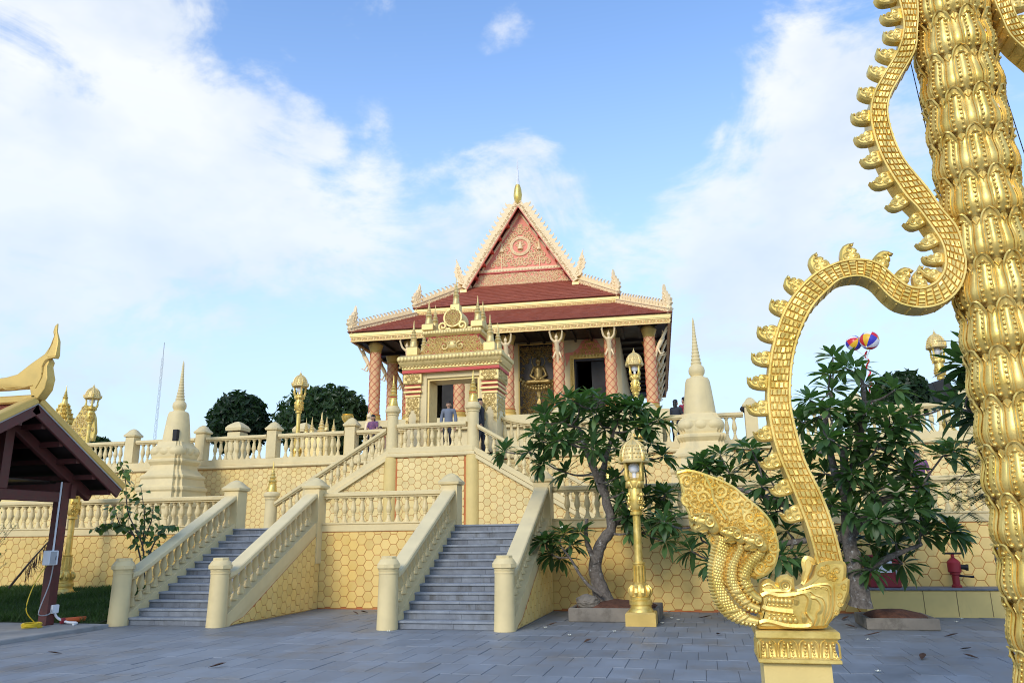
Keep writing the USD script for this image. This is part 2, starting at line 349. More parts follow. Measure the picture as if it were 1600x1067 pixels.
def slab_mesh(mb, x0, y0):
    r = random.Random(int(x0*1000)*7919+int(y0*1000)); z = r.uniform(-.003, .003); t = [r.uniform(-.0025, .0025) for _ in range(4)]
    G = .0032; b = .004
    a, c, d, e = x0+G, x0+sw-G, y0+G, min(y0+sl-G, 18.79)
    v = [(a, d, -.03), (c, d, -.03), (c, e, -.03), (a, e, -.03), (a, d, z-b), (c, d, z-b), (c, e, z-b), (a, e, z-b), (a+b, d+b, z+t[0]), (c-b, d+b, z+t[1]), (c-b, e-b, z+t[2]), (a+b, e-b, z+t[3])]
    f = [(i, (i+1) % 4, 4+(i+1) % 4, 4+i) for i in range(4)]+[(4+i, 4+(i+1) % 4, 8+(i+1) % 4, 8+i) for i in range(4)]+[(8, 9, 10, 11)]
    return mb.add(v, f)
def rest(its):
    mb = MB()
    for _, x0, y0 in its: slab_mesh(mb, x0, y0)
    part('paving_slabs', mb, 'paving', pav, kind='stuff', smooth=False)
cap300(items, lambda t: part('paving_slab', slab_mesh(MB(), t[1], t[2]), 'paving', pav, smooth=False), rest)
# concrete pad under the pavilion and lawn beyond it
solo('pavilion_pad', MB().box(-30, -12.0, -2, 14.38, -.25, .075, ch=.015), 'concrete', 'grey concrete pad edging the lawn under the pavilion', kind='structure')

solo('lower_terrace_floor', MB().box(-45, 32, FY+.12, UY+.3, ZL-.3, ZL), 'stone', 'stone floor of the lower terrace', kind='structure')
solo('upper_terrace_floor', MB().box(-90, 80, UY+.25, 140, ZU-2, ZU), 'stone', 'stone floor of the upper terrace', kind='structure')

# ------------------------------------------------------------------ hexagon faced walls
def hexes(region, p, jitter=0):
    """flat-topped hexagons of flat-to-flat p that fill a polygon of (u, z)"""
    x0, z0, x1, z1 = region.bounds; w = p*2/math.sqrt(3); cx = .75*w; out = []
    gap = .006
    for i in range(int((x0)/cx)-2, int((x1)/cx)+3):
        for j in range(int(z0/p)-2, int(z1/p)+3):
            c = np.array([i*cx, j*p+(p/2 if i % 2 else 0)+.05])
            if not (x0-w < c[0] < x1+w and z0-p < c[1] < z1+p): continue
            h = np.array([(c[0]+(w/2-gap)*math.cos(a), c[1]+(w/2-gap)*math.sin(a)) for a in np.arange(6)*math.pi/3])
            P = Polygon(h)
            if not region.intersects(P): continue
            if region.contains(P): out.append(h); continue
            q = region.intersection(P)
            for g_ in getattr(q, 'geoms', [q]):
                if g_.geom_type == 'Polygon' and g_.area > .003: out.append(np.array(g_.exterior.coords)[:-1])
    return out
def hex_face(parent, o, ux, n, region, p, mat='tile_yellow', occl=None, depth=.014):
    """o: world point of (u=0, z=0); ux along the wall; n outwards"""
    o, ux, n = np.array(o, float), np.array(ux, float), np.array(n, float); its = []
    for h in hexes(region.buffer(-.006), p):
        c = o+ux*h[:, 0].mean()+np.array([0, 0, h[:, 1].mean()]); its.append((view_size(c)*(.2 if occl and occl(c) else 1), h))
    def one(mb, h):
        d = depth+random.Random(int(h[0, 0]*9176)+int(h[0, 1]*3331)).uniform(-.003, .003)
        return mb.slab(h, o, ux, (0, 0, 1), n, .001, d, bev=.005)
    def rest_(r):
        mb = MB()
        for _, h in r: one(mb, h)
        part('hex_tiles', mb, mat, parent, kind='stuff', smooth=False)
    cap300(its, lambda t: part('hex_tile', one(MB(), t[1]), mat, parent, smooth=False), rest_)

# ------------------------------------------------------------------ balustrades
BPROF = [(.088, 0), (.088, .05), (.070, .065), (.056, .13), (.036, .27), (.034, .30), (.050, .315), (.050, .345), (.040, .36), (.060, .42), (.076, .50), (.076, .56), (.056, .72), (.038, .87), (.036, .885), (.056, .90), (.056, .93), (.070, .945), (.070, 1.)]
_bal = {}
def bal(h, n=10, k=1.):
    key = (round(h, 3), n, k)
    if key not in _bal: _bal[key] = MB().lathe([(r*k, z*h) for r, z in BPROF], n=n, cap=False).arr()
    return _bal[key]
RAILP = [(-.10, 0), (.10, 0), (.10, .025), (.15, .05), (.15, .125), (.13, .145), (-.13, .145), (-.15, .125), (-.15, .05), (-.10, .025)]
def rail(mb, pts, ux, k=1.): return mb.sweep([(a*k, b) for a, b in RAILP], pts, ux, (0, 0, 1))
def run(parent, a, b, h, rail_h=.145, step=.235, mat='cream', base=.0, n=10, k=1., ends=(.12, .12)):
    """balusters of height h and a rail from a to b (points at the foot of the balusters)"""
    a, b = np.array(a, float), np.array(b, float); d = b-a; L = np.linalg.norm(d[:2]); ux = np.array([-d[1], d[0], 0])/L
    rail_mb = rail(MB(), [a+[0, 0, h], b+[0, 0, h]], -ux, k); part('rail', rail_mb, mat, parent)
    cnt = max(1, int((L-sum(ends))/step)); s0 = ends[0]+((L-sum(ends))-(cnt-1)*step)/2
    for i in range(cnt):
        p_ = a+d*((s0+i*step)/L); part('baluster', bal(h+.004, n, k), mat, parent, at=p_, local=True)
def square_post(mb, x, y, z0, z1, w=.42, cap=.30):
    h = w/2
    mb.box(x-h, x+h, y-h, y+h, z0, z1-cap, ch=.012)
    sq = [(-1, -1), (1, -1), (1, 1), (-1, 1)]
    mb.loft(sq, [(h+.002, z1-cap), (h+.05, z1-cap+.02), (h+.06, z1-cap+.075), (h+.045, z1-cap+.095), (h*.96, z1-cap*.52), (h*.55, z1-cap*.18), (h*.40, z1-cap*.12), (h*.22, z1-.01), (h*.05, z1)], (x, y, 0))
    return mb
def oct_newel(mb, x, y, z0, H=1.36, r=.20):
    n = 16
    mb.lathe([(r*1.04, z0), (r*1.0, z0+.25), (r*.93, z0+H-.33), (r*.98, z0+H-.325), (r*.98, z0+H-.30), (r*.93, z0+H-.295), (r*.96, z0+H-.27), (r*1.0, z0+H-.255), (r*1.0, z0+H-.235)], (x, y, 0), n=n)
    mb.lathe([(r*1.0, z0+H-.236), (r*1.2, z0+H-.22), (r*1.2, z0+H-.15), (r*1.12, z0+H-.13), (r*.95, z0+H-.075), (r*.80, z0+H-.05), (r*.80, z0+H-.008), (r*.74, z0+H)], (x, y, 0), n=8)
    return mb

# ------------------------------------------------------------------ lower terrace walls
PITCH_L = .25
SX = {'left': (-12.10, -9.76), 'right': (-6.04, -3.70)}       # rail axes of the two stairs
SW = .17                                                     # half width of their strings
walls = [('left', -44, -12.27, 'long shaded hexagon tiled wall behind the lawn left of the stairs'), ('mid', -9.59, -6.21, 'short hexagon tiled wall between the two stairs'), ('right', -3.53, 32, 'hexagon tiled wall behind the potted frangipani right of the stairs')]
for key, x0, x1, lab in walls:
    w = thing('retaining_wall', lab, 'wall', ((x0+x1)/2, FY, 0))
    part('wall_core', MB().box(x0, x1, FY, FY+.3, -.2, ZL-.06), 'grout', w)
    part('coping', MB().box(x0, x1, FY-.035, FY+.34, ZL-.12, ZL+.06, ch=.015), 'cream', w)
    a, b = max(x0, -20.5), min(x1, 10.5)
    reg = Polygon([(a, .02), (b, .02), (b, ZL-.13), (a, ZL-.13)])
    hex_face(w, (0, FY, 0), (1, 0, 0), (0, -1, 0), reg, PITCH_L, 'tile_yellow')
    if key == 'left':
        part('hex_tiles', MB().box(-44, a-.01, FY-.014, FY, .02, ZL-.13), 'tile_yellow', w, kind='stuff')
# yellow bench-like kerb in front of the right wall
lx0 = 3.2
kb = thing('low_ledge', 'low yellow rendered ledge with rusty streaks at the foot of the right wall', 'ledge', (lx0, FY-.5, 0))
part('ledge_body', MB().box(lx0, 32, FY-.75, FY-.02, -.1, .52, ch=.02), 'yellow_paint', kb)
part('ledge_top', MB().box(lx0-.02, 32, FY-.78, FY-.022, .522, .56, ch=.01), 'stone', kb)
mb = MB()
for i in range(9):
    x = 4.3+i*.62; mb.box(x-.005, x+.005, FY-.753, FY-.70, .02, .515)
part('joint_stain', mb, 'dry_leaf', kb)

# lower balustrades (between and beside the stairs)
def lower_run(x0, x1, lab, posts, group=None):
    t = thing('balustrade', lab, 'balustrade', ((x0+x1)/2, FY+.12, ZL), group)
    xs = [x0]+posts+[x1]
    part('plinth', MB().box(x0, x1, FY-.05, FY+.29, ZL+.061, ZL+.11, ch=.01), 'cream', t)
    for i, (a, b) in enumerate(zip(xs[:-1], xs[1:])):
        run(t, (a+(.22 if i else 0), FY+.12, ZL+.11), (b-(.22 if i < len(xs)-2 else 0), FY+.12, ZL+.11), .62, step=.245)
    for p_ in posts: part('post', MB().box(p_-.22, p_+.22, FY-.09, FY+.33, ZL+.065, ZL+.92, ch=.02), 'cream', t)
lower_run(-9.55, -6.25, 'cream balustrade on the short wall between the two stairs', [])
lower_run(-20.5, -12.3, 'lower cream balustrade behind the lawn left of the stairs', [-17.55])
lower_run(-3.49, 9.5, 'lower cream balustrade above the wall right of the stairs, partly behind trees', [0.35, 4.2, 8.0])

# ------------------------------------------------------------------ the two lower stairs
NR, RISE, TREAD, Y0 = 13, ZL/13, .30, 14.86
for key, (xa, xb) in SX.items():
    st = thing('stone_stair', {'left': 'left grey stone stair up to the lower terrace', 'right': 'right grey stone stair up to the lower terrace, seen nearly head on'}[key], 'stairs', ((xa+xb)/2, Y0, 0))
    x0, x1 = xa+SW, xb-SW; r_ = random.Random(key)
    core = MB()
    for k in range(NR):
        y = Y0+k*TREAD; z = (k+1)*RISE
        core.box(x0, x1, y+.03, FY+.2, k*RISE-.1, z-.045)
    part('stair_core', core, 'joint', st)
    for k in range(NR):
        y = Y0+k*TREAD; z = (k+1)*RISE; yb = y+TREAD+.05 if k < NR-1 else FY+.16
        cuts = [x0]+sorted(x0+(x1-x0)*c for c in ([r_.uniform(.25, .75)] if r_.random() < .6 else [r_.uniform(.2, .42), r_.uniform(.6, .82)]))+[x1]
        for a, b in zip(cuts[:-1], cuts[1:]):
            part('riser_stone', MB().box(a+.003, b-.003, y+.004*r_.random(), y+.05, z-RISE+.002, z-.046, ch=.003), 'stone', st)
        c2 = [x0-.0]+[x0+(x1-x0)*r_.uniform(.3, .7)]+[x1]
        for a, b in zip(c2[:-1], c2[1:]):
            e = .06 if k == 0 else 0
            part('tread_slab', MB().box(a+.002-(e if a == x0 else 0), b-.002+(e if b == x1 else 0), y-.028, yb, z-.044, z+r_.uniform(-.002, .002), ch=.006), 'stone_nose', st)
    for sgn, xr in ((-1, xa), (1, xb)):
        pos = {('left', -1): 'far left rail of the left stone stair', ('left', 1): 'right hand rail of the left stone stair', ('right', -1): 'left hand rail of the right stone stair', ('right', 1): 'right hand rail of the right stone stair'}[(key, sgn)]
        bt = thing('stair_balustrade', 'cream sloping balustrade with turned balusters, '+pos, 'balustrade', (xr, Y0, 0))
        yA, yB = Y0+.02, FY-.22
        s = RISE/TREAD; zA = .22; f = lambda y: zA+(y-Y0)*s
        # string: sloping plinth with vertical flank
        prof = [(Y0+.0, -.1), (FY, -.1), (FY, f(yB)+.02), (yB, f(yB)+.02), (yA, f(yA)+.02)]
        part('string', MB().slab(prof, (xr-SW+.005, 0, 0), (0, 1, 0), (0, 0, 1), (1, 0, 0), 0, 2*SW-.01), 'cream', bt)
        # sloping band just proud of the flank
        o_ = xr+SW-.012
        for q in (xr-SW-.012, xr+SW-.012):
            part('band', MB().sweep([(0, -.26), (.024, -.26), (.024, .03), (0, .03)], [(q, yA-.05, f(yA-.05)), (q, yB+.2, f(yB+.2))], (1, 0, 0), (0, 0, 1)), 'cream', bt)
        bh = .60
        rp = [(xr, yA, f(yA)+bh+.08), (xr, yA+.22, f(yA+.22)+bh+.015), (xr, yA+.5, f(yA+.5)+bh), (xr, yB, f(yB)+bh), (xr, yB+.16, f(yB+.16)+bh)]
        part('rail', MB().sweep([(a*1.12, b*1.1) for a, b in RAILP], rp, (1, 0, 0), (0, 0, 1)), 'cream_pale', bt)
        nb = 15
        for i in range(nb):
            y = yA+.24+(yB-yA-.42)*i/(nb-1); part('baluster', bal(bh+.03, 10, 1.0), 'cream', bt, at=(xr, y, f(y)), local=True)
        part('bottom_newel', oct_newel(MB(), xr, Y0-.10, 0), 'cream', bt)
        part('top_newel', square_post(MB(), xr, FY-.06, ZL-.9, 3.27), 'cream', bt)
        # hexagon facing of the outer flank the camera can see
        if sgn == 1:
            reg = Polygon([(Y0+.1, .01), (FY-.02, .01), (FY-.02, f(FY)-.34), (Y0+.62, .14), (Y0+.1, .02)]).buffer(0)
            part('flank', MB().slab(np.array(reg.exterior.coords)[:-1], (xr+SW-.006, 0, 0), (0, 1, 0), (0, 0, 1), (1, 0, 0), 0, .007), 'grout', bt)
            hex_face(bt, (xr+SW+.001, 0, 0), (0, 1, 0), (1, 0, 0), reg, PITCH_L, 'tile_yellow')

# ------------------------------------------------------------------ upper terrace wall and balustrades
w = thing('retaining_wall', 'upper hexagon tiled wall carrying the upper balustrade, left of the landing', 'wall', (-20, UY, ZL))
part('wall_core', MB().box(-60, -7.95, UY, UY+.35, ZL, ZU+.02), 'grout', w)
part('cornice', MB().box(-60, -7.95, UY-.10, UY+.36, ZU-.17, ZU-.06, ch=.03).box(-60, -7.95, UY-.06, UY+.35, ZU-.061, ZU+.16, ch=.012), 'cream', w)
hex_face(w, (0, UY, 0), (1, 0, 0), (0, -1, 0), Polygon([(-25, ZL+.0), (-9.4, ZL+.0), (-9.4, ZU-.18), (-25, ZU-.18)]), .215, 'tile_pale', occl=lambda c: c[2] < 3.35)
part('hex_tiles', MB().box(-60, -25.01, UY-.014, UY, ZL, ZU-.18), 'tile_pale', w, kind='stuff')
w = thing('retaining_wall', 'upper hexagon tiled wall carrying the upper balustrade, right of the landing', 'wall', (3, UY, ZL))
part('wall_core', MB().box(-7.94, 40, UY, UY+.35, ZL, ZU+.02), 'grout', w)
part('cornice', MB().box(-7.94, 40, UY-.10, UY+.36, ZU-.17, ZU-.06, ch=.03).box(-7.94, 40, UY-.06, UY+.35, ZU-.061, ZU+.16, ch=.012), 'cream', w)
hex_face(w, (0, UY, 0), (1, 0, 0), (0, -1, 0), Polygon([(-6.6, ZL+.0), (14, ZL+.0), (14, ZU-.18), (-6.6, ZU-.18)]), .235, 'tile_pale', occl=lambda c: c[2] < 3.2)

UB = ZU+.16; UH = .70
def upper_run(x0, x1, lab, posts, right=False):
    t = thing('balustrade', lab, 'balustrade', ((x0+x1)/2, UY+.12, ZU))
    xs = sorted(set([x0]+posts+[x1]))
    for a, b in zip(xs[:-1], xs[1:]):
        run(t, (a+(.24 if a in posts else 0), UY+.12, UB), (b-(.24 if b in posts else 0), UY+.12, UB), UH, step=.225, ends=(.10, .10))
    for p_ in posts: part('post', square_post(MB(), p_, UY+.12, ZU+.162, 5.83, w=.37, cap=.33), 'cream', t)
upper_run(-26.6, -9.6, 'upper cream balustrade along the terrace edge left of the landing', [-23.6, -20.6, -17.62, -14.72, -11.7])
upper_run(-4.35, 13.5, 'upper cream balustrade along the terrace edge right of the gate', [-4.35, -1.35, 1.72, 4.75, 7.75, 10.8])
# swept piece beside the gate
t = thing('balustrade', 'cream balustrade sweeping down from the right gate pillar', 'balustrade', (-5.5, UY+.12, ZU))
xs = np.linspace(-6.55, -4.55, 9); zz = lambda x: UB+UH+.36*(1-min(max((x+6.55)/1.7, 0), 1))**2
part('rail', rail(MB(), [(x, UY+.12, zz(x)) for x in xs], (0, 1, 0)), 'cream', t)
for x in np.arange(-6.4, -4.6, .225): part('baluster', bal(zz(x)-UB+.01), 'cream', t, at=(x, UY+.12, UB), local=True)

# ------------------------------------------------------------------ landing with its two flights
LX0, LX1 = -9.37, -6.70; ZN = ZU+.0
ld = thing('landing_block', 'projecting hexagon tiled landing between two side flights', 'landing', (AX, LY, ZL))
part('landing_core', MB().box(LX0, LX1, LY, UY-.01, ZL, ZN), 'grout', ld)
part('cornice', MB().box(LX0-.10, LX1+.10, LY-.09, LY+.35, ZN-.22, ZN-.09, ch=.03).box(LX0-.04, LX1+.04, LY-.05, LY+.34, ZN-.091, ZN+.09, ch=.012), 'cream', ld)
hex_face(ld, (0, LY, 0), (1, 0, 0), (0, -1, 0), Polygon([(LX0+.24, ZL), (LX1-.24, ZL), (LX1-.24, ZN-.23), (LX0+.24, ZN-.23)]), .232, 'tile_pale')
for x in (LX0, LX1):
    part('pilaster', MB().lathe([(.22, ZL), (.22, ZN-.221)], (x, LY+.1, 0), n=18), 'yellow_paint', ld)
lb = thing('balustrade', 'short cream balustrade across the front of the landing, two spired posts', 'balustrade', (AX, LY, ZN))
run(lb, (LX0+.2, LY+.14, ZN+.09), (LX1-.2, LY+.14, ZN+.09), .60, step=.225, ends=(.1, .1))
SPIRE = [(.125, 0), (.135, .02), (.125, .10), (.105, .22), (.115, .235), (.115, .26), (.085, .275), (.105, .31), (.12, .345), (.105, .375), (.065, .41), (.08, .44), (.09, .465), (.075, .495), (.05, .53), (.065, .555), (.068, .575), (.052, .60), (.036, .635), (.048, .66), (.045, .68), (.028, .71), (.032, .735), (.026, .76), (.018, .86), (.01, .97), (.003, 1.)]
def spire(mb, c, h, k=1., n=12): return mb.lathe([(r*k, z*h) for r, z in SPIRE], c, n=n)
for x in (LX0, LX1):
    q = part('post', MB().lathe([(.185, ZN-.06), (.185, ZN+.10), (.175, ZN+1.12), (.20, ZN+1.14), (.20, ZN+1.17), (.18, ZN+1.18), (.245, ZN+1.25), (.245, ZN+1.33), (.21, ZN+1.36), (.19, ZN+1.43), (.13, ZN+1.45)], (x, LY+.14, 0), n=18), 'cream', lb)
    part('spire', spire(MB(), (x, LY+.14, ZN+1.44), 1.02, 1.15), 'gold', q)
    part('ring', MB().lathe([(.128, 0), (.136, .012), (.128, .024)], (x, LY+.14, ZN+1.44+.272), n=14), 'red', q)
RUN = 4.05
for sgn, xs_, lab in ((-1, LX0, 'left'), (1, LX1, 'right')):
    ft = thing('side_flight', f'flight of steps with hexagon tiled triangular flank descending {lab} from the landing', 'stairs', (xs_, LY, ZL))
    xe = xs_+sgn*RUN; sl = (ZN-ZL)/RUN
    zf = lambda x: ZN-abs(x-xs_)*sl
    body = MB()
    for k in range(15):
        a, b = xs_+sgn*RUN*k/15, xs_+sgn*RUN*(k+1)/15
        body.box(min(a, b), max(a, b), LY+.28, UY-.012, ZL, ZN-(ZN-ZL)*(k+1)/15-.03)
        part('tread_slab', MB().box(min(a, b)-.02, max(a, b)+.02, LY+.281, UY-.013, ZN-(ZN-ZL)*(k+1)/15-.029, ZN-(ZN-ZL)*(k+1)/15, ch=.006), 'stone_nose', ft)
    part('stair_core', body, 'stone', ft)
    tri_ = [(xs_+sgn*.12, ZL), (xe, ZL), (xs_+sgn*.12, zf(xs_+sgn*.12)-.22)]
    part('flank', MB().slab(tri_, (0, LY+.28, 0), (1, 0, 0), (0, 0, 1), (0, -1, 0), 0, .25), 'grout', ft)
    hex_face(ft, (0, LY+.03, 0), (1, 0, 0), (0, -1, 0), Polygon([(xs_+sgn*.20, ZL), (xe, ZL), (xs_+sgn*.20, zf(xs_+sgn*.2)-.22)]).buffer(0), .232, 'tile_pale')
    part('band', MB().sweep([(-.10, -.24), (.20, -.24), (.20, -.09), (-.10, -.12)], [(xs_, LY+.03, zf(xs_)), (xe, LY+.03, zf(xe))], (0, 1, 0), (0, 0, 1)).sweep([(-.06, -.10), (.2, -.10), (.2, .09), (-.06, .09)], [(xs_, LY+.04, zf(xs_)), (xe, LY+.04, zf(xe))], (0, 1, 0), (0, 0, 1)), 'cream', ft)
    fb = thing('stair_balustrade', f'cream sloping balustrade running down {lab} from the landing post', 'balustrade', (xs_, LY, ZL))
    a, b = np.array([xs_+sgn*.17, LY+.14, zf(xs_+sgn*.17)+.09]), np.array([xe-sgn*.1, LY+.14, zf(xe-sgn*.1)+.09])
    run(fb, a, b, .60, step=.232, ends=(.1, .1))
    q = part('bottom_newel', MB().lathe([(.2, ZL), (.19, ZL+.95), (.22, ZL+.97), (.22, ZL+1.0), (.2, ZL+1.01), (.255, ZL+1.08), (.255, ZL+1.15), (.2, ZL+1.2), (.14, ZL+1.22)], (xe+sgn*.08, LY+.14, 0), n=18), 'cream', fb)
    part('spire', spire(MB(), (xe+sgn*.08, LY+.14, ZL+1.21), 1.0, 1.15), 'gold', q)

# ------------------------------------------------------------------ cream stupas on the lower terrace
def redent(k=.16): return [(-1, -1+2*k), (-1+k, -1+2*k), (-1+k, -1+k), (-1+2*k, -1+k), (-1+2*k, -1), (1-2*k, -1), (1-2*k, -1+k), (1-k, -1+k), (1-k, -1+2*k), (1, -1+2*k), (1, 1-2*k), (1-k, 1-2*k), (1-k, 1-k), (1-2*k, 1-k), (1-2*k, 1), (-1+2*k, 1), (-1+2*k, 1-k), (-1+k, 1-k), (-1+k, 1-2*k), (-1, 1-2*k)]
def stupa(x, y, lab, H=6.35):
    t = thing('stupa', lab, 'stupa', (x, y, ZL)); k = H/6.35
    P = redent(.13); z0 = ZL
    base = MB().loft(P, [(1.02, 0), (1.02, .5), (.96, .55), (.95, .75), (1.0, .82), (1.0, .92), (.92, .98), (.87, 1.3), (.91, 1.36), (.91, 1.44), (.84, 1.50), (.80, 1.72), (.83, 1.78), (.83, 1.84), (.74, 1.90), (.62, 2.06), (.59, 2.20), (.62, 2.24), (.67, 2.32), (.67, 2.38), (.62, 2.42)], (x, y, z0))
    part('base', base, 'cream', t, smooth=20)
    cush = MB()
    for dx in (-1, 0, 1):
        for dy in (-1, 0, 1):
            if dx or dy: cush.add(*(lambda q: (q.vertices*np.array([.29, .29, .22])*k+np.array([x+dx*.36, y+dy*.36, z0+2.66]), q.faces))(trimesh.creation.icosphere(2)))
    cush.loft(P, [(.56, 2.40), (.60, 2.52), (.60, 2.78), (.48, 2.92), (.46, 3.0)], (x, y, z0))
    part('cushion', cush, 'cream', t)
    part('bell', MB().lathe([(.455, 2.95), (.455, 3.02), (.44, 3.2), (.375, 3.78), (.345, 3.98), (.31, 4.06), (.22, 4.09), (.19, 4.12)], (x, y, z0), n=28), 'cream', t)
    part('neck_ball', MB().lathe([(.16, 4.08), (.18, 4.14), (.225, 4.22), (.235, 4.30), (.215, 4.39), (.16, 4.45), (.14, 4.48)], (x, y, z0), n=24), 'cream', t)
    pr = []; r_ = .155; z = 4.46
    for i in range(13):
        h = .112*(1-.02*i); pr += [(r_*.86, z), (r_, z+h*.35), (r_, z+h*.7), (r_*.84, z+h)]; z += h; r_ *= .885
    pr += [(.03, z+.05), (.012, z+.14), (.002, z+.18)]
    part('spire', MB().lathe(pr, (x, y, z0), n=16), 'cream', t)
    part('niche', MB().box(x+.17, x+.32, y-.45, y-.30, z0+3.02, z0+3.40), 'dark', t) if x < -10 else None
    return t
p_ = on_y(283, 640, 23.4); stupa(p_[0], 23.3, 'left cream stupa with ringed spire and a small dark niche, beside the pavilion')
p_ = on_y(1093, 640, 22.3); stupa(p_[0], 22.6, 'right cream stupa with ringed spire, behind the golden naga head')
# ------------------------------------------------------------------ carved ornament
def curls(mb, region, o, ux, uz, n, size, seed=1, r=.18, mirror=None, dens=1.0, turns=1.2, k=9, leaf=True):
    """scroll relief: spirals and leaves of about the given size over a region of (u, v) of the plane at o"""
    q = random.Random(seed); x0, y0, x1, y1 = region.bounds; s = size/math.sqrt(dens); pts = []
    o, ux, uz, n = (np.array(t_, float) for t_ in (o, ux, uz, n))
    j = 0; y = y0+s*.5
    while y < y1:
        x = (mirror if mirror is not None else x0)+(s*.5 if j % 2 else s*.02)
        while x < x1:
            pts.append((x+q.uniform(-.12, .12)*s, y+q.uniform(-.12, .12)*s)); x += s
        y += s*.87; j += 1
    inner = region.buffer(-size*.32)
    for (x, y) in pts:
        if not inner.contains(Point(x, y)): continue
        a0 = q.uniform(0, 6.3); cw = q.choice((-1, 1)); rr = size*q.uniform(.40, .52)
        for sg in ((1, -1) if mirror is not None else (1,)):
            P = spiral((0, 0), rr, turns, a0, cw, k); P[:, 0] *= sg; P += (mirror+(x-mirror)*sg if mirror is not None else x, y)
            tr = np.linspace(r*size*.75, r*size*.5, k); tr[0] *= .4
            mb.tube(o+P[:, :1]*ux+P[:, 1:]*uz+n*(r*size*.35), tr, 4, flat=n)
            if leaf:
                c = P[0]; d = (P[1]-P[0]); d = -d/np.linalg.norm(d)*rr*.8; e = np.array([-d[1], d[0]])*.38
                L = np.array([c-e*.6, c+d*.45-e, c+d, c+d*.45+e, c+e*.6]); w_ = o+L[:, :1]*ux+L[:, 1:]*uz
                m_ = w_.mean(0)+n*(r*size*.8)
                mb.add(np.vstack([w_+n*.002, m_]), [(i, (i+1) % 5, 5) for i in range(5)] if sg*np.dot(np.cross(ux, uz), n)*cw > -9 else [])
    return mb
def plane_path(o, ux, uz, n, P, d): return np.array(o)+np.asarray(P)[:, :1]*np.array(ux)+np.asarray(P)[:, 1:]*np.array(uz)+np.array(n)*d
LEAF = [(-.42, 0), (.42, 0), (.50, .22), (.34, .50), (.10, .66), (.14, .86), (.30, 1.0), (.02, .97), (-.20, .78), (-.24, .58), (-.46, .36)]
def leaf_fin(mb, o, ux, uz, n, w, h, t, flip=1):
    P = [(a*w*flip, b*h) for a, b in LEAF]
    return mb.slab(P, np.array(o, float)-np.array(n, float)*t/2, ux, uz, n, 0, t, bev=t*.3)
FLAME = [(-.30, 0), (.30, 0), (.36, .10), (.27, .17), (.40, .25), (.30, .33), (.38, .42), (.25, .49), (.30, .58), (.17, .63), (.20, .72), (.10, .76), (.11, .86), (.04, 1.0), (-.04, .85), (-.06, .76), (-.16, .70), (-.13, .62), (-.26, .55), (-.20, .46), (-.35, .38), (-.25, .29), (-.38, .20), (-.28, .12)]
def flame(mb, o, ux, uz, n, w, h, t, flip=1):
    P = [((a*w+.10*w*math.sin(b*5))*flip, b*h) for a, b in FLAME]
    o = np.array(o, float); n = np.array(n, float)
    mb.slab(P, o-n*t/2, ux, uz, n, 0, t, bev=t*.25)
    for s_ in (-1, 1):
        for b in (.14, .30, .46, .60): mb.tube(plane_path(o, ux, uz, n*s_, spiral((.10*w*math.sin(b*5)*flip, b*h), w*.20*(1.2-b), 1.1, b*9, 1, 8), t/2), w*.035, 4, flat=n)
    return mb

# ------------------------------------------------------------------ the temple, built in its own axes
TO, TR = np.array([-8.41, 34.0, 0.]), math.radians(3.0)
TX, TY = np.array([math.cos(TR), math.sin(TR), 0]), np.array([-math.sin(TR), math.cos(TR), 0])
def tl(px, py, ly):
    """temple coordinates (x, z) of the sight line where it meets the temple plane y = ly"""
    d = RT*((px-800)/FPX)+UP*(-(py-533.5)/FPX)+FW
    p = CAM+d*(ly-(CAM-TO)@TY)/(d@TY)-TO
    return float(p@TX), float(p[2])
tp = thing('temple', 'pink and gold temple hall with red tiled tiers and steep carved gable', 'temple', (TO[0], TO[1], 0), rotz=3.0)
ORIG[tp] = np.zeros(3)
_w = .5*(tl(1052, 487, 0)[0]-tl(550, 521, 0)[0]); EZ = .5*(tl(1052, 487, 0)[1]+tl(550, 521, 0)[1])
EW = _w; E2Y, GY, DEP = 2.8, 5.0, 20.0
_a, _b = tl(648, 485, E2Y), tl(967, 459.5, E2Y); W2 = .5*(_b[0]-_a[0]); Z2 = .5*(_a[1]+_b[1])
Z2B = .5*(tl(656, 494, E2Y)[1]+tl(965, 473, E2Y)[1])
_a, _b = tl(739, 452, GY), tl(892, 438, GY); WG = .5*(_b[0]-_a[0]); ZG = .5*(_a[1]+_b[1])
ZA = tl(813, 322, GY)[1]
ZF = tl(800, 651, .9)[1]                 # temple floor
FH = .46
# platform
pl = MB()
for ins, za, zb in ((0, ZU, ZU+.5), (.25, ZU+.5, ZU+.72), (.42, ZU+.72, ZF-.55), (.2, ZF-.55, ZF-.35), (.05, ZF-.35, ZF)):
    pl.box(-EW+.25+ins, EW-.25-ins, .25+ins, DEP-.25-ins, za, zb-.001, ch=.02)
part('platform', pl, 'cream', tp)
# inner walls
WY = 2.55
wx = tl(972, 600, WY)[0]; ZC = EZ-.35
dcx, dz1 = tl(922, 560, WY)[0], tl(922, 560, WY)[1]; dw = .5*(tl(948, 580, WY)[0]-tl(897, 583, WY)[0])
pcx = tl(842, 590, WY)[0]; pw = .5*(tl(871, 590, WY)[0]-tl(813, 590, WY)[0])+.08; pz0, pz1 = tl(842, 650, WY)[1], tl(842, 537, WY)[1]
wl = MB()
xs = [-wx, -dcx-dw, -dcx+dw, dcx-dw, dcx+dw, wx]
for a, b in ((0, 1), (2, 3), (4, 5)): wl.box(xs[a], xs[b], WY, WY+.3, ZF, ZC)
for c in (-dcx, dcx): wl.box(c-dw, c+dw, WY, WY+.3, dz1, ZC)
wl.box(-wx, -wx+.3, WY+.3, DEP-2.5, ZF, ZC).box(wx-.3, wx, WY+.3, DEP-2.5, ZF, ZC).box(-wx, wx, DEP-2.8, DEP-2.5, ZF, ZC)
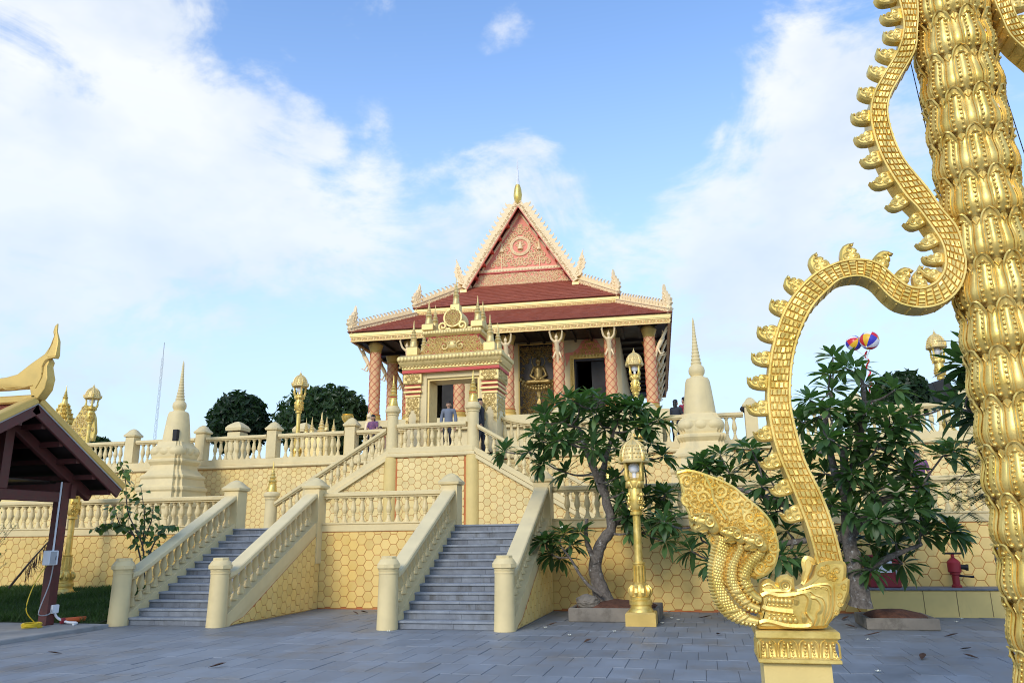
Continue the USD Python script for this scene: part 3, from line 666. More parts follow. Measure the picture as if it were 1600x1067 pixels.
part('wall', wl, 'cream_pale', tp)
part('inner_floor', MB().box(-wx+.3, wx-.3, WY+.3, DEP-2.8, ZF-.05, ZF+.004), 'dark_wood', tp)
part('skirting', MB().box(-wx-.04, wx+.04, WY-.06, WY-.002, ZF, ZF+.22, ch=.02), 'cream', tp)
for c in (-dcx, dcx):
    dr = part('door', MB().box(c+.04, c+dw-.05, WY+.12, WY+.17, ZF+.02, dz1-.1).box(c-dw+.06, c-dw+.11, WY+.16, WY+.9, ZF+.02, dz1-.1), 'dark', tp)
    f_ = MB()
    for x0, x1, z0, z1 in ((c-dw, c-dw+.07, ZF, dz1), (c+dw-.07, c+dw, ZF, dz1), (c-dw+.07, c+dw-.07, dz1-.12, dz1)): f_.box(x0, x1, WY-.02, WY+.25, z0, z1)
    part('inner_frame', f_, 'dark_wood', dr)
    f_ = MB()
    for x0, x1, z0, z1 in ((c-dw-.2, c-dw, ZF, dz1+.2), (c+dw, c+dw+.2, ZF, dz1+.2), (c-dw, c+dw, dz1, dz1+.2)): f_.box(x0, x1, WY-.08, WY-.001, z0, z1, ch=.02)
    for i in range(24): z = ZF+.1+i*(dz1-ZF)/24; [f_.ball((x, WY-.08, z), .055, 1) for x in (c-dw-.1, c+dw+.1)]
    for i in range(10): f_.ball((c-dw+.06+i*(2*dw-.12)/9, WY-.08, dz1+.1), .055, 1)
    part('frame', f_, 'gold_matt', dr)
    a_ = .95*dw
    cr = [(-1.55*a_, -.55), (-1.62*a_, .1), (-1.1*a_, .13), (-.75*a_, .32), (-.5*a_, .65), (-.3*a_, 1.05), (-.12*a_, 1.28), (0, 1.5), (.12*a_, 1.28), (.3*a_, 1.05), (.5*a_, .65), (.75*a_, .32), (1.1*a_, .13), (1.62*a_, .1), (1.55*a_, -.55), (1.3*a_, -.1), (0, -.02), (-1.3*a_, -.1)]
    cr = [(x, min(z, ZC-dz1-.25)) for x, z in cr]
    part('crown', MB().slab([(x+c, z+dz1+.22) for x, z in cr], (0, WY-.001, 0), (1, 0, 0), (0, 0, 1), (0, -1, 0), 0, .05), 'pink', dr)
    reg = Polygon([(x+c, z+dz1+.22) for x, z in cr]).buffer(0)
    part('crown_relief', curls(MB(), reg, (0, WY-.05, 0), (1, 0, 0), (0, 0, 1), (0, -1, 0), .20, 4, r=.2, mirror=c), 'gold_matt', dr)
# carved panels with a seated figure
from manifold3d import Manifold
def bones(chain, refine=.0, it=6):
    """one continuous surface over joints: chain of ((p, r), (p, r)) pairs"""
    acc_ = []
    for (p, a), (q_, b) in chain:
        s1 = Manifold.sphere(a, 10).translate(tuple(map(float, p))); s2 = Manifold.sphere(b, 10).translate(tuple(map(float, q_)))
        acc_.append(Manifold.batch_hull([s1, s2]))
    mm = Manifold.batch_boolean(acc_, __import__('manifold3d').OpType.Add)
    if refine: mm = mm.refine_to_length(refine)
    g_ = mm.to_mesh(); t_ = trimesh.Trimesh(g_.vert_properties[:, :3], g_.tri_verts, process=True)
    if it: trimesh.smoothing.filter_taubin(t_, iterations=it)
    return t_
def seated(c, s):
    x, y, z = c; P = lambda a, b, d: (x+a*s, y-b*s*.45, z+d*s)
    ch = [((P(0, .1, .25), .20*s), (P(0, .08, .62), .21*s)), ((P(-.2, .06, .70), .10*s), (P(.2, .06, .70), .10*s)), ((P(0, .1, .78), .075*s), (P(0, .12, .9), .075*s)), ((P(0, .12, .98), .125*s), (P(0, .14, 1.04), .12*s)), ((P(0, .12, 1.16), .06*s), (P(0, .12, 1.20), .035*s))]
    for g_ in (-1, 1):
        ch += [((P(g_*.24, .05, .68), .075*s), (P(g_*.36, .15, .36), .065*s)), ((P(g_*.36, .15, .36), .065*s), (P(g_*.10, .36, .17), .055*s)), ((P(g_*.12, .12, .1), .13*s), (P(g_*.50, .30, .06), .10*s)), ((P(g_*.50, .30, .06), .10*s), (P(-g_*.14, .36, .05), .07*s))]
    return bones(ch, .07*s, 4)
for c in (-pcx, pcx):
    pn = part('carved_panel', MB().box(c-pw+.06, c+pw-.06, WY-.05, WY-.003, pz0+.06, pz1-.06), 'bronze', tp)
    f_ = MB()
    for x0, x1, z0, z1 in ((c-pw, c-pw+.06, pz0, pz1), (c+pw-.06, c+pw, pz0, pz1), (c-pw+.06, c+pw-.06, pz1-.06, pz1), (c-pw+.06, c+pw-.06, pz0, pz0+.06)): f_.box(x0, x1, WY-.10, WY-.002, z0, z1, ch=.015)
    part('frame', f_, 'gold_matt', pn)
    cz = pz0+(pz1-pz0)*.44; s_ = (pz1-pz0)*.30
    part('seated_figure', MB().tm(seated((c, WY-.08, cz), s_)), 'bronze_gold', pn)
    hz = cz+1.02*s_
    part('halo', MB().tube([(c+.30*s_*math.cos(a), WY-.07, hz+.30*s_*math.sin(a)) for a in np.linspace(0, 2*math.pi, 30)], .026, 5, flat=(0, 1, 0)), 'bronze_gold', pn)
    lt = MB()
    for i in range(13):
        a = (i-6)/6; lt.ball((c+a*.82*s_, WY-.10, cz-.10*s_+.30*s_*a*a), .085*s_, 1, (1, .7, 1.2)); lt.ball((c+a*.74*s_, WY-.10, cz-.25*s_+.28*s_*a*a), .07*s_, 1, (1, .7, 1.2))
    lt.tube([(c+a*.80*s_, WY-.07, cz-.33*s_+.34*s_*a*a) for a in np.linspace(-1, 1, 14)], .03, 5, flat=(0, 1, 0))
    lt.loft([(-1, -1), (1, -1), (1, 1), (-1, 1)], [(.06, cz-1.1*s_), (.10, cz-.9*s_), (.05, cz-.7*s_), (.09, cz-.4*s_)], (c, WY-.08, 0))
    part('lotus_throne', lt, 'bronze_gold', pn)
    hole = Point(c, cz+.50*s_).buffer(.66*s_)
    reg = Polygon([(c-pw+.08, pz0+.08), (c+pw-.08, pz0+.08), (c+pw-.08, pz1-.08), (c-pw+.08, pz1-.08)]).difference(hole)
    part('scroll_relief', curls(MB(), reg, (0, WY-.05, 0), (1, 0, 0), (0, 0, 1), (0, -1, 0), .185, 11, r=.22, mirror=c, dens=1.2), 'bronze_gold', pn)
# ceiling and eave soffit
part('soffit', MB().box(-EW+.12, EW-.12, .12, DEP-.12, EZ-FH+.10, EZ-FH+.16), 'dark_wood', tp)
mb = MB()
for i in range(-9, 10): mb.box(i*.78-.05, i*.78+.05, .3, 2.5, EZ-FH-.04, EZ-FH+.098)
for k in range(12): mb.box(-EW+.2, -wx, 3+k*1.3, 3.1+k*1.3, EZ-FH-.04, EZ-FH+.098).box(wx, EW-.2, 3+k*1.3, 3.1+k*1.3, EZ-FH-.04, EZ-FH+.098)
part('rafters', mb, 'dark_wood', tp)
# fascias
def fascia(name, w, y0, y1, z0, z1, mat='gold_pale', band='relief', size=.2):
    t_ = .14; fz = z0+(z1-z0)*.52
    p_ = MB()
    for a in (MB().box(-w, w, y0, y0+t_, fz, z1, ch=.02), MB().box(-w, w, y1-t_, y1, fz, z1, ch=.02), MB().box(-w, -w+t_, y0+t_, y1-t_, fz, z1), MB().box(w-t_, w, y0+t_, y1-t_, fz, z1)): p_.add(*a.arr())
    q = part(name, p_, mat, tp)
    p_ = MB(); i_ = .05
    for a in (MB().box(-w+i_, w-i_, y0+i_, y0+t_, z0, fz-.002), MB().box(-w+i_, w-i_, y1-t_, y1-i_, z0, fz-.002), MB().box(-w+i_, -w+t_, y0+t_, y1-t_, z0, fz-.002), MB().box(w-t_, w-i_, y0+t_, y1-t_, z0, fz-.002)): p_.add(*a.arr())
    part('frieze', p_, 'peach', q)
    r_ = MB(); h = fz-z0; n_ = int(2*w/(h*1.25))
    for i in range(n_):
        x = -w+i_+(i+.5)*(2*w-2*i_)/n_; zc = z0+h/2; y = y0+i_-.004
        r_.tube([(x+h*.3*math.cos(a), y, zc+h*.3*math.sin(a)) for a in np.linspace(0, 2*math.pi, 9)], h*.09, 4, flat=(0, 1, 0)); r_.ball((x, y, zc), h*.16, 1, (1, .6, 1))
        xm = x+(w-i_)/n_; r_.slab([(xm-h*.22, zc), (xm, zc-h*.4), (xm+h*.22, zc), (xm, zc+h*.4)], (0, y0+i_, 0), (1, 0, 0), (0, 0, 1), (0, -1, 0), 0, .03, bev=.02)
    r_.box(-w+i_, w-i_, y0+i_-.03, y0+i_, z0, z0+.035).box(-w+i_, w-i_, y0+i_-.03, y0+i_, fz-.04, fz-.004)
    part('frieze_relief', r_, 'gold_pale', q)
fascia('eave_fascia', EW, 0, DEP, EZ-FH, EZ)
fascia('upper_fascia', W2, E2Y, DEP-E2Y, Z2B, Z2)
# tiled slopes
def slope(mb, a, b, c, d, tw=.20, th=.24, lift=.035, seed=3):
    """eave a->b, ridge side d->c; tiles lifted at their lower edge"""
    a, b, c, d = (np.array(t_, float) for t_ in (a, b, c, d)); q = random.Random(seed)
    e = (b-a)/np.linalg.norm(b-a); up = d-a; up -= e*(up@e); H = np.linalg.norm(up); up /= H; n = np.cross(e, up); n *= np.sign(n[2])
    rows = int(H/th)+1; v = []
    L0, L1, R0, R1 = 0, (d-a)@e, (b-a)@e, (c-a)@e
    for r_ in range(rows):
        h0, h1 = r_*H/rows, (r_+1.12)*H/rows; l, rr = L0+(L1-L0)*min(h0/H, 1), R0+(R1-R0)*min(h0/H, 1)
        s0 = l-(q.random()+.2)*tw
        x = math.floor(l/tw)*tw+(tw/2 if r_ % 2 else 0)-tw
        while x < rr:
            xa, xb = max(x, l), min(x+tw-.008, rr)
            if xb-xa > .02:
                z = lift*q.uniform(.7, 1.25); p = lambda u, h, k: a+e*u+up*h+n*k
                l1 = L0+(L1-L0)*min(h1/H, 1); r1 = R0+(R1-R0)*min(h1/H, 1); xa1, xb1 = max(xa, l1), min(xb, r1)
                v.append((p(xa, h0, -.002), p(xb, h0, -.002), p(xb, h0, z), p(xa, h0, z), p(max(xa1, xa), h1, .004), p(max(xb1, xa1), h1, .004)))
            x += tw
    V = np.array(v).reshape(-1, 3); k = np.arange(len(v))[:, None]*6
    mb.add(V, np.vstack([k+np.array([0, 1, 2]), k+np.array([0, 2, 3]), k+np.array([3, 2, 5]), k+np.array([3, 5, 4])]))
    mb.add([a-n*.03, b-n*.03, c-n*.03, d-n*.03], [(0, 1, 2), (0, 2, 3)])
    return mb
def hipped(w0, y0, z0, w1, y1, z1, name):
    t_ = MB(); ya, yb, yc, yd = y0, DEP-y0, y1, DEP-y1
    slope(t_, (-w0, ya, z0), (w0, ya, z0), (w1, yc, z1), (-w1, yc, z1))
    part(name, t_, 'roof_red', tp, kind='stuff', smooth=False)
    t_ = MB()
    slope(t_, (-w0, yb, z0), (-w0, ya, z0), (-w1, yc, z1), (-w1, yd, z1)); slope(t_, (w0, ya, z0), (w0, yb, z0), (w1, yd, z1), (w1, yc, z1)); slope(t_, (w0, yb, z0), (-w0, yb, z0), (-w1, yd, z1), (w1, yd, z1), tw=.4, th=.5)
    part(name, t_, 'roof_red', tp, kind='stuff', smooth=False)
hipped(EW+.08, -.08, EZ+.01, W2-.05, E2Y+.08, Z2B+.05, 'lower_roof_tiles')
hipped(W2+.08, E2Y-.08, Z2+.01, WG+.15, GY+.0, ZG+.06, 'upper_roof_tiles')
# hip ridges with crest leaves and flame finials
def hip(a, b, side, n_=14, h=.34):
    a, b = np.array(a, float), np.array(b, float); d = b-a; L = np.linalg.norm(d); e = d/L; x = np.cross(e, (0, 0, 1.)); x /= np.linalg.norm(x); u = np.cross(x, e)
    hr = part('hip_ridge', MB().bar(a+u*.06, b+u*.06, .26, .26, up=u, ch=.03).bar(a+u*.21, b+u*.21, .34, .05, up=u), 'relief', tp)
    for i in range(n_):
        p = a+e*(.75+i*(L-.85)/n_)+u*.23
        part('crest_leaf', leaf_fin(MB(), p, e, u, x, .30, h, .08, -1), 'relief', hr, smooth=False)
    part('crest_scroll', curls(MB(), Polygon([(0, 0), (L, 0), (L, .2), (0, .2)]), a-u*.04+x*.135, e, u, x, .17, 5, r=.16).add(*curls(MB(), Polygon([(0, 0), (L, 0), (L, .2), (0, .2)]), a-u*.04-x*.135, e, u, -x, .17, 5, r=.16).arr()), 'relief', hr)
    eh = np.array([e[0], e[1], 0]); eh /= np.linalg.norm(eh)
    part('flame_finial', flame(MB(), a+u*.1+eh*.25, eh, (0, 0, 1), x, .85, 1.35, .18, -1), 'relief', hr)
for s_ in (-1, 1):
    for f_ in (0, 1):
        Y_ = lambda y: y if f_ == 0 else DEP-y
        hip((s_*(EW-.02), Y_(.02), EZ), (s_*(W2-.1), Y_(E2Y+.08), Z2B+.0), s_, 15)
        hip((s_*(W2-.02), Y_(E2Y+.02), Z2), (s_*(WG+.1), Y_(GY), ZG+.02), s_, 11)
# gable roof
RZ0, RW = ZG+.02, WG+.22; OV = .55
gr = MB()
for s_ in (-1, 1):
    a, b, c, d = (s_*RW, GY-OV, RZ0), (s_*RW, DEP-GY+OV, RZ0), (0, DEP-GY+OV, ZA), (0, GY-OV, ZA)
    slope(gr, a, b, c, d, .22, .24)
part('gable_roof_tiles', gr, 'roof_red', tp, kind='stuff', smooth=False)
for yy, n_ in ((GY, -1), (DEP-GY, 1)):
    lab = None
    zt = RZ0+.75                 # base frieze of the gable
    tx = lambda z: RW*(ZA-z)/(ZA-RZ0)-.16
    o = (0, yy, 0); nn = (0, n_, 0)
    gp = part('gable_panel', MB().slab([(-tx(RZ0)-.02, RZ0-.12), (tx(RZ0)+.02, RZ0-.12), (tx(zt), zt), (0, ZA-.15), (-tx(zt), zt)], o, (1, 0, 0), (0, 0, 1), nn, -.25, 0), 'pink', tp)
    if n_ > 0: continue
    q = MB()
    fr = Polygon([(-tx(RZ0), RZ0-.1), (tx(RZ0), RZ0-.1), (tx(zt), zt-.06), (-tx(zt), zt-.06)])
    curls(q, fr, (0, yy-.005, 0), (1, 0, 0), (0, 0, 1), (0, -1, 0), .21, 21, r=.2, mirror=0., dens=1.45)
    q.box(-tx(RZ0), tx(RZ0), yy-.05, yy, RZ0-.12, RZ0-.04)
    part('base_relief', q, 'relief', gp)
    q = MB().box(-tx(zt)-.05, tx(zt)+.05, yy-.08, yy, zt+.03, zt+.20, ch=.015)
    for i in range(26): x = -tx(zt)+.1+i*(2*tx(zt)-.2)/25; q.ball((x, yy-.08, zt+.115), .06, 1, (1, .6, 1))
    part('string_course', q, 'relief', gp)
    part('red_line', MB().box(-tx(zt)-.05, tx(zt)+.05, yy-.07, yy, zt-.035, zt+.028), 'red', gp)
    tz = zt+.22; T = Polygon([(-tx(tz), tz), (tx(tz), tz), (0, ZA-.5)])
    mz = tl(815, 385, GY)[1]
    med = Point(0, mz).buffer(.52); lad = [Polygon([(s_*1.05-.06, tz), (s_*1.05+.06, tz), (s_*1.05+.06, mz+.1), (s_*1.05-.06, mz+.1)]) for s_ in (-1, 1)]
    q = curls(MB(), T.buffer(-.10).difference(med.buffer(.02)), (0, yy-.005, 0), (1, 0, 0), (0, 0, 1), (0, -1, 0), .30, 33, r=.19, mirror=0., dens=1.4)
    part('scroll_relief', q, 'relief', gp)
    q = MB()
    for P in ([(-tx(tz), tz), (0, ZA-.45)], [(tx(tz), tz), (0, ZA-.45)]): q.tube(plane_path((0, yy, 0), (1, 0, 0), (0, 0, 1), (0, -1, 0), np.array(P), .02), .06, 5)
    for s_ in (-1, 1):
        q.lathe([(.03, tz), (.03, mz-.3), (.14, mz-.28), (.10, mz-.1), (.06, mz), (.03, mz+.15), (.01, mz+.3)], (s_*1.05, yy-.03, 0), 8)
    part('relief_border', q, 'relief', gp)
    q = MB()
    for r_ in (.52, .44): q.tube([(r_*math.cos(a)*1.05, yy-.03, mz+r_*math.sin(a)) for a in np.linspace(0, 2*math.pi, 34)], .05, 5, flat=(0, 1, 0))
    curls(q, Point(0, mz).buffer(.36), (0, yy-.01, 0), (1, 0, 0), (0, 0, 1), (0, -1, 0), .19, 8, r=.2, mirror=0.)
    q.lathe([(.16, mz-.18), (.16, mz-.02), (.12, mz), (.10, mz+.1), (.05, mz+.16), (.02, mz+.3)], (0, yy-.03, 0), 10)
    part('medallion', q, 'relief', gp)
for n_, yb in ((-1, GY-OV), (1, DEP-GY+OV)):
    for s_ in (-1, 1):
        a, b = np.array([s_*(RW+.12), yb, RZ0-.18]), np.array([0, yb, ZA+.05]); d = b-a; L = np.linalg.norm(d); e = d/L; u = np.array([e[2]*s_, 0, -e[0]*s_])
        if u[2] < 0: u = -u
        bb = part('bargeboard', MB().bar(a, b, .16, .30, up=u, ch=.02), 'relief', tp)
        part('red_edge', MB().bar(a-u*.170, b-u*.170, .12, .035, up=u), 'pink', bb)
        part('board_relief', curls(MB(), Polygon([(0, -.12), (L, -.12), (L, .12), (0, .12)]), a+np.array([0, n_*.085, 0]), e, u, (0, n_, 0), .20, 3, r=.18), 'relief', bb)
        for i in range(17):
            p = a+e*(.55+i*(L-.75)/17)+u*.14
            part('crest_leaf', leaf_fin(MB(), p, e, u, (0, 1, 0), .32, .42, .09, 1), 'relief', bb, smooth=False)
        # the same edge seen behind: inner leaf row
        part('flame_finial', flame(MB(), a+e*.15+u*.1, (s_*.94, 0, .34), (s_*.30, 0, .95), (0, 1, 0), .85, 1.65, .14, 1), 'relief', bb)
        part('foot_block', MB().box(min(a[0]-.2, a[0]+.16), max(a[0]-.2, a[0]+.16), yb-.12, yb+.3, a[2]-.42, a[2]-.1, ch=.02), 'gold_pale', bb)
    c_ = (0, yb, ZA)
    part('ridge_finial', MB().lathe([(.10, -.15), (.20, .1), (.24, .4), (.20, .75), (.13, 1.0), (.10, 1.02)], c_, 14), 'gold', tp)
    part('finial_tip', MB().lathe([(.115, 1.0), (.10, 1.2), (.09, 1.3), (.075, 1.5), (.05, 1.9), (.035, 2.0), (.055, 2.05), (.03, 2.1), (.045, 2.2), (.02, 2.3), (.03, 2.4), (.005, 2.7)], c_, 8), 'white', tp) if n_ < 0 else part('finial_tip', MB().lathe([(.10, 1.0), (.07, 1.4), (.03, 2.0), (.05, 2.1), (.02, 2.3), (.005, 2.7)], c_, 8), 'relief', tp)
for i in range(5):
    for s_ in (-1, 1):
        z = RZ0+.5+i*(ZA-RZ0-1.0)/5; x = s_*(RW*(ZA-z)/(ZA-RZ0)-.12); part('purlin_end', MB().box(x-.10, x+.10, GY-OV+.1, GY-.001, z-.10, z+.04), 'red', tp)
# columns with lattice and winged figure
CR = .27
CZ0, CZ1 = ZF, EZ-FH+.09
def helix(s_, k, z0, z1, r, th0, n=30):
    z = np.linspace(z0, z1, n); a = th0+s_*(z-z0)*2*math.pi/(5*.36)
    return np.column_stack([r*np.cos(a), r*np.sin(a), z])
lat = MB()
for k in range(5):
    for s_ in (-1, 1): lat.tube(helix(s_, k, .42, CZ1-CZ0-.45, CR+.001, k*2*math.pi/5), .0105, 4)
lat_a = lat.arr()
dia = MB()
figs = bones([((.16, 0, -1.05), .05), ] and [(((.16, 0, -1.15), .04), ((.24, 0, -.75), .085)), (((.24, 0, -.75), .085), ((.42, 0, -.38), .11)), (((.42, 0, -.38), .11), ((.55, 0, -.16), .10)), (((.55, 0, -.16), .05), ((.60, 0, -.02), .05)), (((.60, 0, .02), .085), ((.61, 0, .07), .075)), (((.58, 0, .16), .035), ((.56, 0, .25), .012))] +
             [q_ for g_ in (-1, 1) for q_ in ((((.52, g_*.10, -.17), .06), ((.60, g_*.24, -.02), .05)), (((.60, g_*.24, -.02), .05), ((.74, g_*.30, .26), .04)), (((.74, g_*.30, .26), .045), ((.84, g_*.24, .40), .03)), (((.30, g_*.08, -.60), .05), ((.42, g_*.20, -.92), .03)), (((.42, g_*.20, -.92), .03), ((.60, g_*.22, -.86), .015)))], .05, 3)
fig_a = (np.array(figs.vertices), np.array(figs.faces))
def rot(a, t): c, s = math.cos(t), math.sin(t); v = a[0].copy(); v[:, 0], v[:, 1] = a[0][:, 0]*c-a[0][:, 1]*s, a[0][:, 0]*s+a[0][:, 1]*c; return v, a[1]
def column(x, y, out, base=True):
    c = part('column', MB().lathe([(CR-.01, .3), (CR-.01, CZ1-CZ0-.3)], n=20), 'peach', tp, at=(x, y, CZ0), local=True)
    part('lattice', lat_a, 'red', c, local=True)
    part('column_base', MB().lathe([(.40, 0), (.40, .10), (.33, .14), (.36, .2), (.30, .26), (.32, .33), (CR, .42)], n=18), 'gold_matt', c, local=True)
    part('base_ring', MB().lathe([(.335, .34), (.30, .38)], n=18), 'red', c, local=True)
    h = CZ1-CZ0
    part('capital', MB().lathe([(CR, h-.5), (CR+.02, h-.46), (CR, h-.42), (CR+.05, h-.25), (CR+.10, h-.12), (CR+.10, h-.02), (CR, h)], n=18), 'gold_matt', c, local=True)
    for o_ in out: part('winged_figure', rot((fig_a[0]+[.06, 0, h-.42], fig_a[1]), o_), 'relief', c, local=True)
cyr = .95
cx_ = [tl(p_[0], p_[1], cyr)[0] for p_ in ((800, 600), (876, 600), (956, 580), (1018, 590))]
colx = [cx_[0]*0, cx_[1]-cx_[0], cx_[2]-cx_[0], cx_[3]-cx_[0]]; colx = [0, 2.42, 4.85, EW-1.02]
for x in (0, *[s_*q for q in colx[1:3] for s_ in (-1, 1)]): column(x, cyr, [-math.pi/2])
for s_ in (-1, 1):
    for k in range(7): column(s_*colx[3], cyr+k*2.55, [0 if s_ > 0 else math.pi])
for x in (-3.6, 0, 3.6): column(x, DEP-cyr, [])
print('temple', EW, EZ, W2, Z2, Z2B, WG, ZG, ZA, ZF, 'wall', wx, dcx, dw, dz1, pcx, pw, pz0, pz1, 'cols', cx_, EW-1.02)

# ------------------------------------------------------------------ the gate
PY = 24.25
gt = thing('gate', 'golden gate with carved pediment, round medallion and many small spires', 'gate', (AX, PY, ZU))
X = lambda px, py=600: on_y(px, py, PY)[0]
Z = lambda px, py: on_y(px, py, PY)[2]
GD = 1.15
gx = [X(635), X(656), X(666), X(748), X(754), X(776)]
gc = .5*(gx[0]+gx[5]); gzt = Z(700, 590); gzb = ZU
pil = [(gx[0], gx[1]), (gx[4], gx[5])]
z_cap0, z_cap1 = .5*(Z(645, 599)+Z(762, 596)), .5*(Z(645, 583)+Z(762, 578))
for a, b in pil:
    p_ = part('pillar', MB().box(a, b, PY, PY+GD, gzb, z_cap0-.45), 'cream_pale', gt)
    part('pillar_plinth', MB().box(a-.06, b+.06, PY-.06, PY+GD+.06, gzb, gzb+.35, ch=.03), 'cream_pale', p_)
    mbr, mbg = MB(), MB()
    for i, (zz_, o_) in enumerate(((z_cap0-.44, .03), (z_cap0-.30, .07), (z_cap0-.14, .05))):
        mbg.box(a-o_, b+o_, PY-o_, PY+GD+o_, zz_, zz_+.085, ch=.02); mbr.box(a-o_+.02, b+o_-.02, PY-o_+.02, PY+GD+o_-.02, zz_+.086, zz_+.118)
    part('red_band', mbr, 'red', p_); part('moulding', mbg, 'gold_pale', p_)
    part('capital', MB().box(a-.08, b+.08, PY-.08, PY+GD+.08, z_cap0, z_cap1, ch=.04), 'gold_aged', p_)
    part('capital_relief', curls(MB(), Polygon([(a-.06, z_cap0), (b+.06, z_cap0), (b+.06, z_cap1), (a-.06, z_cap1)]), (0, PY-.08, 0), (1, 0, 0), (0, 0, 1), (0, -1, 0), .14, 5, r=.22, mirror=(a+b)/2).add(*curls(MB(), Polygon([(0, z_cap0), (GD, z_cap0), (GD, z_cap1), (0, z_cap1)]), (b+.08, PY, 0), (0, 1, 0), (0, 0, 1), (1, 0, 0), .14, 6, r=.22).arr()), 'gold_aged', p_)
    zp = z_cap0-.47; h_ = .95; mid = (a+b)/2; w_ = (b-a)/2
    pen = [(-w_, 0), (w_, 0), (w_, -h_), (w_*.62, -h_*.9), (w_*.55, -h_*.62), (w_*.28, -h_*.45), (0, -h_*.38), (-w_*.28, -h_*.45), (-w_*.55, -h_*.62), (-w_*.62, -h_*.9), (-w_, -h_)]
    part('pendant_relief', curls(MB().slab([(mid+u_, zp+v_) for u_, v_ in pen], (0, PY, 0), (1, 0, 0), (0, 0, 1), (0, -1, 0), .001, .02), Polygon([(mid+u_, zp+v_) for u_, v_ in pen]).buffer(.02), (0, PY-.02, 0), (1, 0, 0), (0, 0, 1), (0, -1, 0), .125, 9, r=.22, mirror=mid), 'gold_aged', p_)
    part('pendant_relief', curls(MB(), Polygon([(.05, zp), (GD-.05, zp), (GD-.05, zp-h_), (GD*.6, zp-h_*.5), (GD*.4, zp-h_*.5), (.05, zp-h_)]), (b, PY, 0), (0, 1, 0), (0, 0, 1), (1, 0, 0), .13, 9, r=.22), 'gold_aged', p_)
zl0 = .5*(Z(660, 589)+Z(750, 586.5)); ztop = zl0
fm = MB()
for x0, x1, z0, z1 in ((gx[1], gx[2], gzb, zl0+.2), (gx[3], gx[4], gzb, zl0+.2), (gx[2], gx[3], zl0-.02, zl0+.2)): fm.box(x0+.002, x1-.002, PY+.05, PY+GD-.1, z0, z1)
part('door_frame', fm, 'cream', gt)
fm = MB()
for x0, x1, z0, z1 in ((gx[2], gx[2]+.07, gzb, zl0-.021), (gx[3]-.07, gx[3], gzb, zl0-.021), (gx[2]+.07, gx[3]-.07, zl0-.09, zl0-.022)): fm.box(x0, x1, PY+.12, PY+GD-.2, z0, z1)
part('inner_frame', fm, 'gold_aged', gt)
ln = part('lintel', MB().box(gx[1]-.001, gx[4]+.001, PY-.02, PY+GD-.05, zl0+.201, z_cap1, ch=.02), 'gold_pale', gt)
part('lintel_relief', curls(MB(), Polygon([(gx[1], zl0+.2), (gx[4], zl0+.2), (gx[4], z_cap1), (gx[1], z_cap1)]), (0, PY-.02, 0), (1, 0, 0), (0, 0, 1), (0, -1, 0), .15, 9, r=.2, mirror=gc), 'gold_aged', ln)
# cornice
a, b = gx[0], gx[5]
part('red_band', MB().box(a-.12, b+.12, PY-.12, PY+GD+.12, z_cap1+.002, z_cap1+.10), 'red', gt)
zc0 = z_cap1+.101; zc1 = .5*(Z(640, 556)+Z(775, 550)); k = (zc1-zc0)
co = MB().loft([(a, PY), (b, PY), (b, PY+GD), (a, PY+GD)], [(-.10, zc0), (-.13, zc0+.10*k), (-.12, zc0+.18*k), (-.19, zc0+.34*k), (-.22, zc0+.5*k), (-.23, zc0+.62*k), (-.26, zc0+.78*k), (-.23, zc0+.93*k), (-.18, zc0+k)], inset=True)
cn = part('cornice', co, 'gold_aged', gt, smooth=40)
bd = MB()
for i in range(30):
    x = a-.2+i*(b-a+.4)/29; bd.ball((x, PY-.245, zc0+.74*k), .06, 1, (1.2, .6, 1.5))
    bd.ball((x, PY-.13, zc0+.22*k), .04, 1)
for i in range(14):
    y = PY-.2+i*(GD+.4)/13; bd.ball((b+.245, y, zc0+.74*k), .06, 1, (.6, 1.2, 1.5)); bd.ball((b+.13, y, zc0+.22*k), .04, 1)
part('cornice_leaves', bd, 'gold_aged', cn)
# pediment
px0, px1, px2, px3 = X(655, 550), X(757, 550), X(668, 525), X(747, 525); zp0, zp1 = zc1, .5*(Z(668, 527)+Z(747, 523))
pc = (px0+px1)/2; w0, w1 = (px1-px0)/2+.16, (px3-px2)/2
prof = [(pc-w0, zp0), (pc+w0, zp0), (pc+w0, zp0+.06), (pc+w0*.90, zp0+.10), (pc+w1*1.10, zp0+.30), (pc+w1, zp1), (pc-w1, zp1), (pc-w1*1.10, zp0+.30), (pc-w0*.90, zp0+.10), (pc-w0, zp0+.06)]
pd = part('pediment', MB().slab(prof, (0, PY+.18, 0), (1, 0, 0), (0, 0, 1), (0, -1, 0), -.75, .06), 'red', gt)
part('pediment_side', MB().slab(prof, (0, PY+.18, 0), (1, 0, 0), (0, 0, 1), (0, 1, 0), .0, .80).xf(lambda v: np.column_stack([pc+(v[:, 0]-pc)*1.02, v[:, 1:2], v[:, 2:]])), 'gold_aged', pd)
part('pediment_relief', curls(MB(), Polygon(prof).buffer(.03), (0, PY+.12, 0), (1, 0, 0), (0, 0, 1), (0, -1, 0), .165, 19, r=.24, mirror=pc, dens=1.7), 'gold_aged', pd)
q = MB().ball((pc, PY+.10, zp0+.34), .17, 2, (1.1, .6, 1)); [q.ball((pc+s_*.10, PY+.02, zp0+.40), .045, 1) for s_ in (-1, 1)]; [q.tube(plane_path((0, PY+.1, 0), (1, 0, 0), (0, 0, 1), (0, -1, 0), spiral((pc+s_*.28, zp0+.3), .16, 1.2, math.pi/2, s_, 12), .03), .03, 5, flat=(0, 1, 0)) for s_ in (-1, 1)]
part('pediment_mask', q, 'gold_aged', pd)
part('red_line', MB().box(pc-w1-.05, pc+w1+.05, PY+.10, PY+.95, zp1, zp1+.05), 'red', pd)
zq = zp1+.05; cap_ = MB().box(pc-w1-.14, pc+w1+.14, PY+.0, PY+1.02, zq, zq+.22, ch=.06)
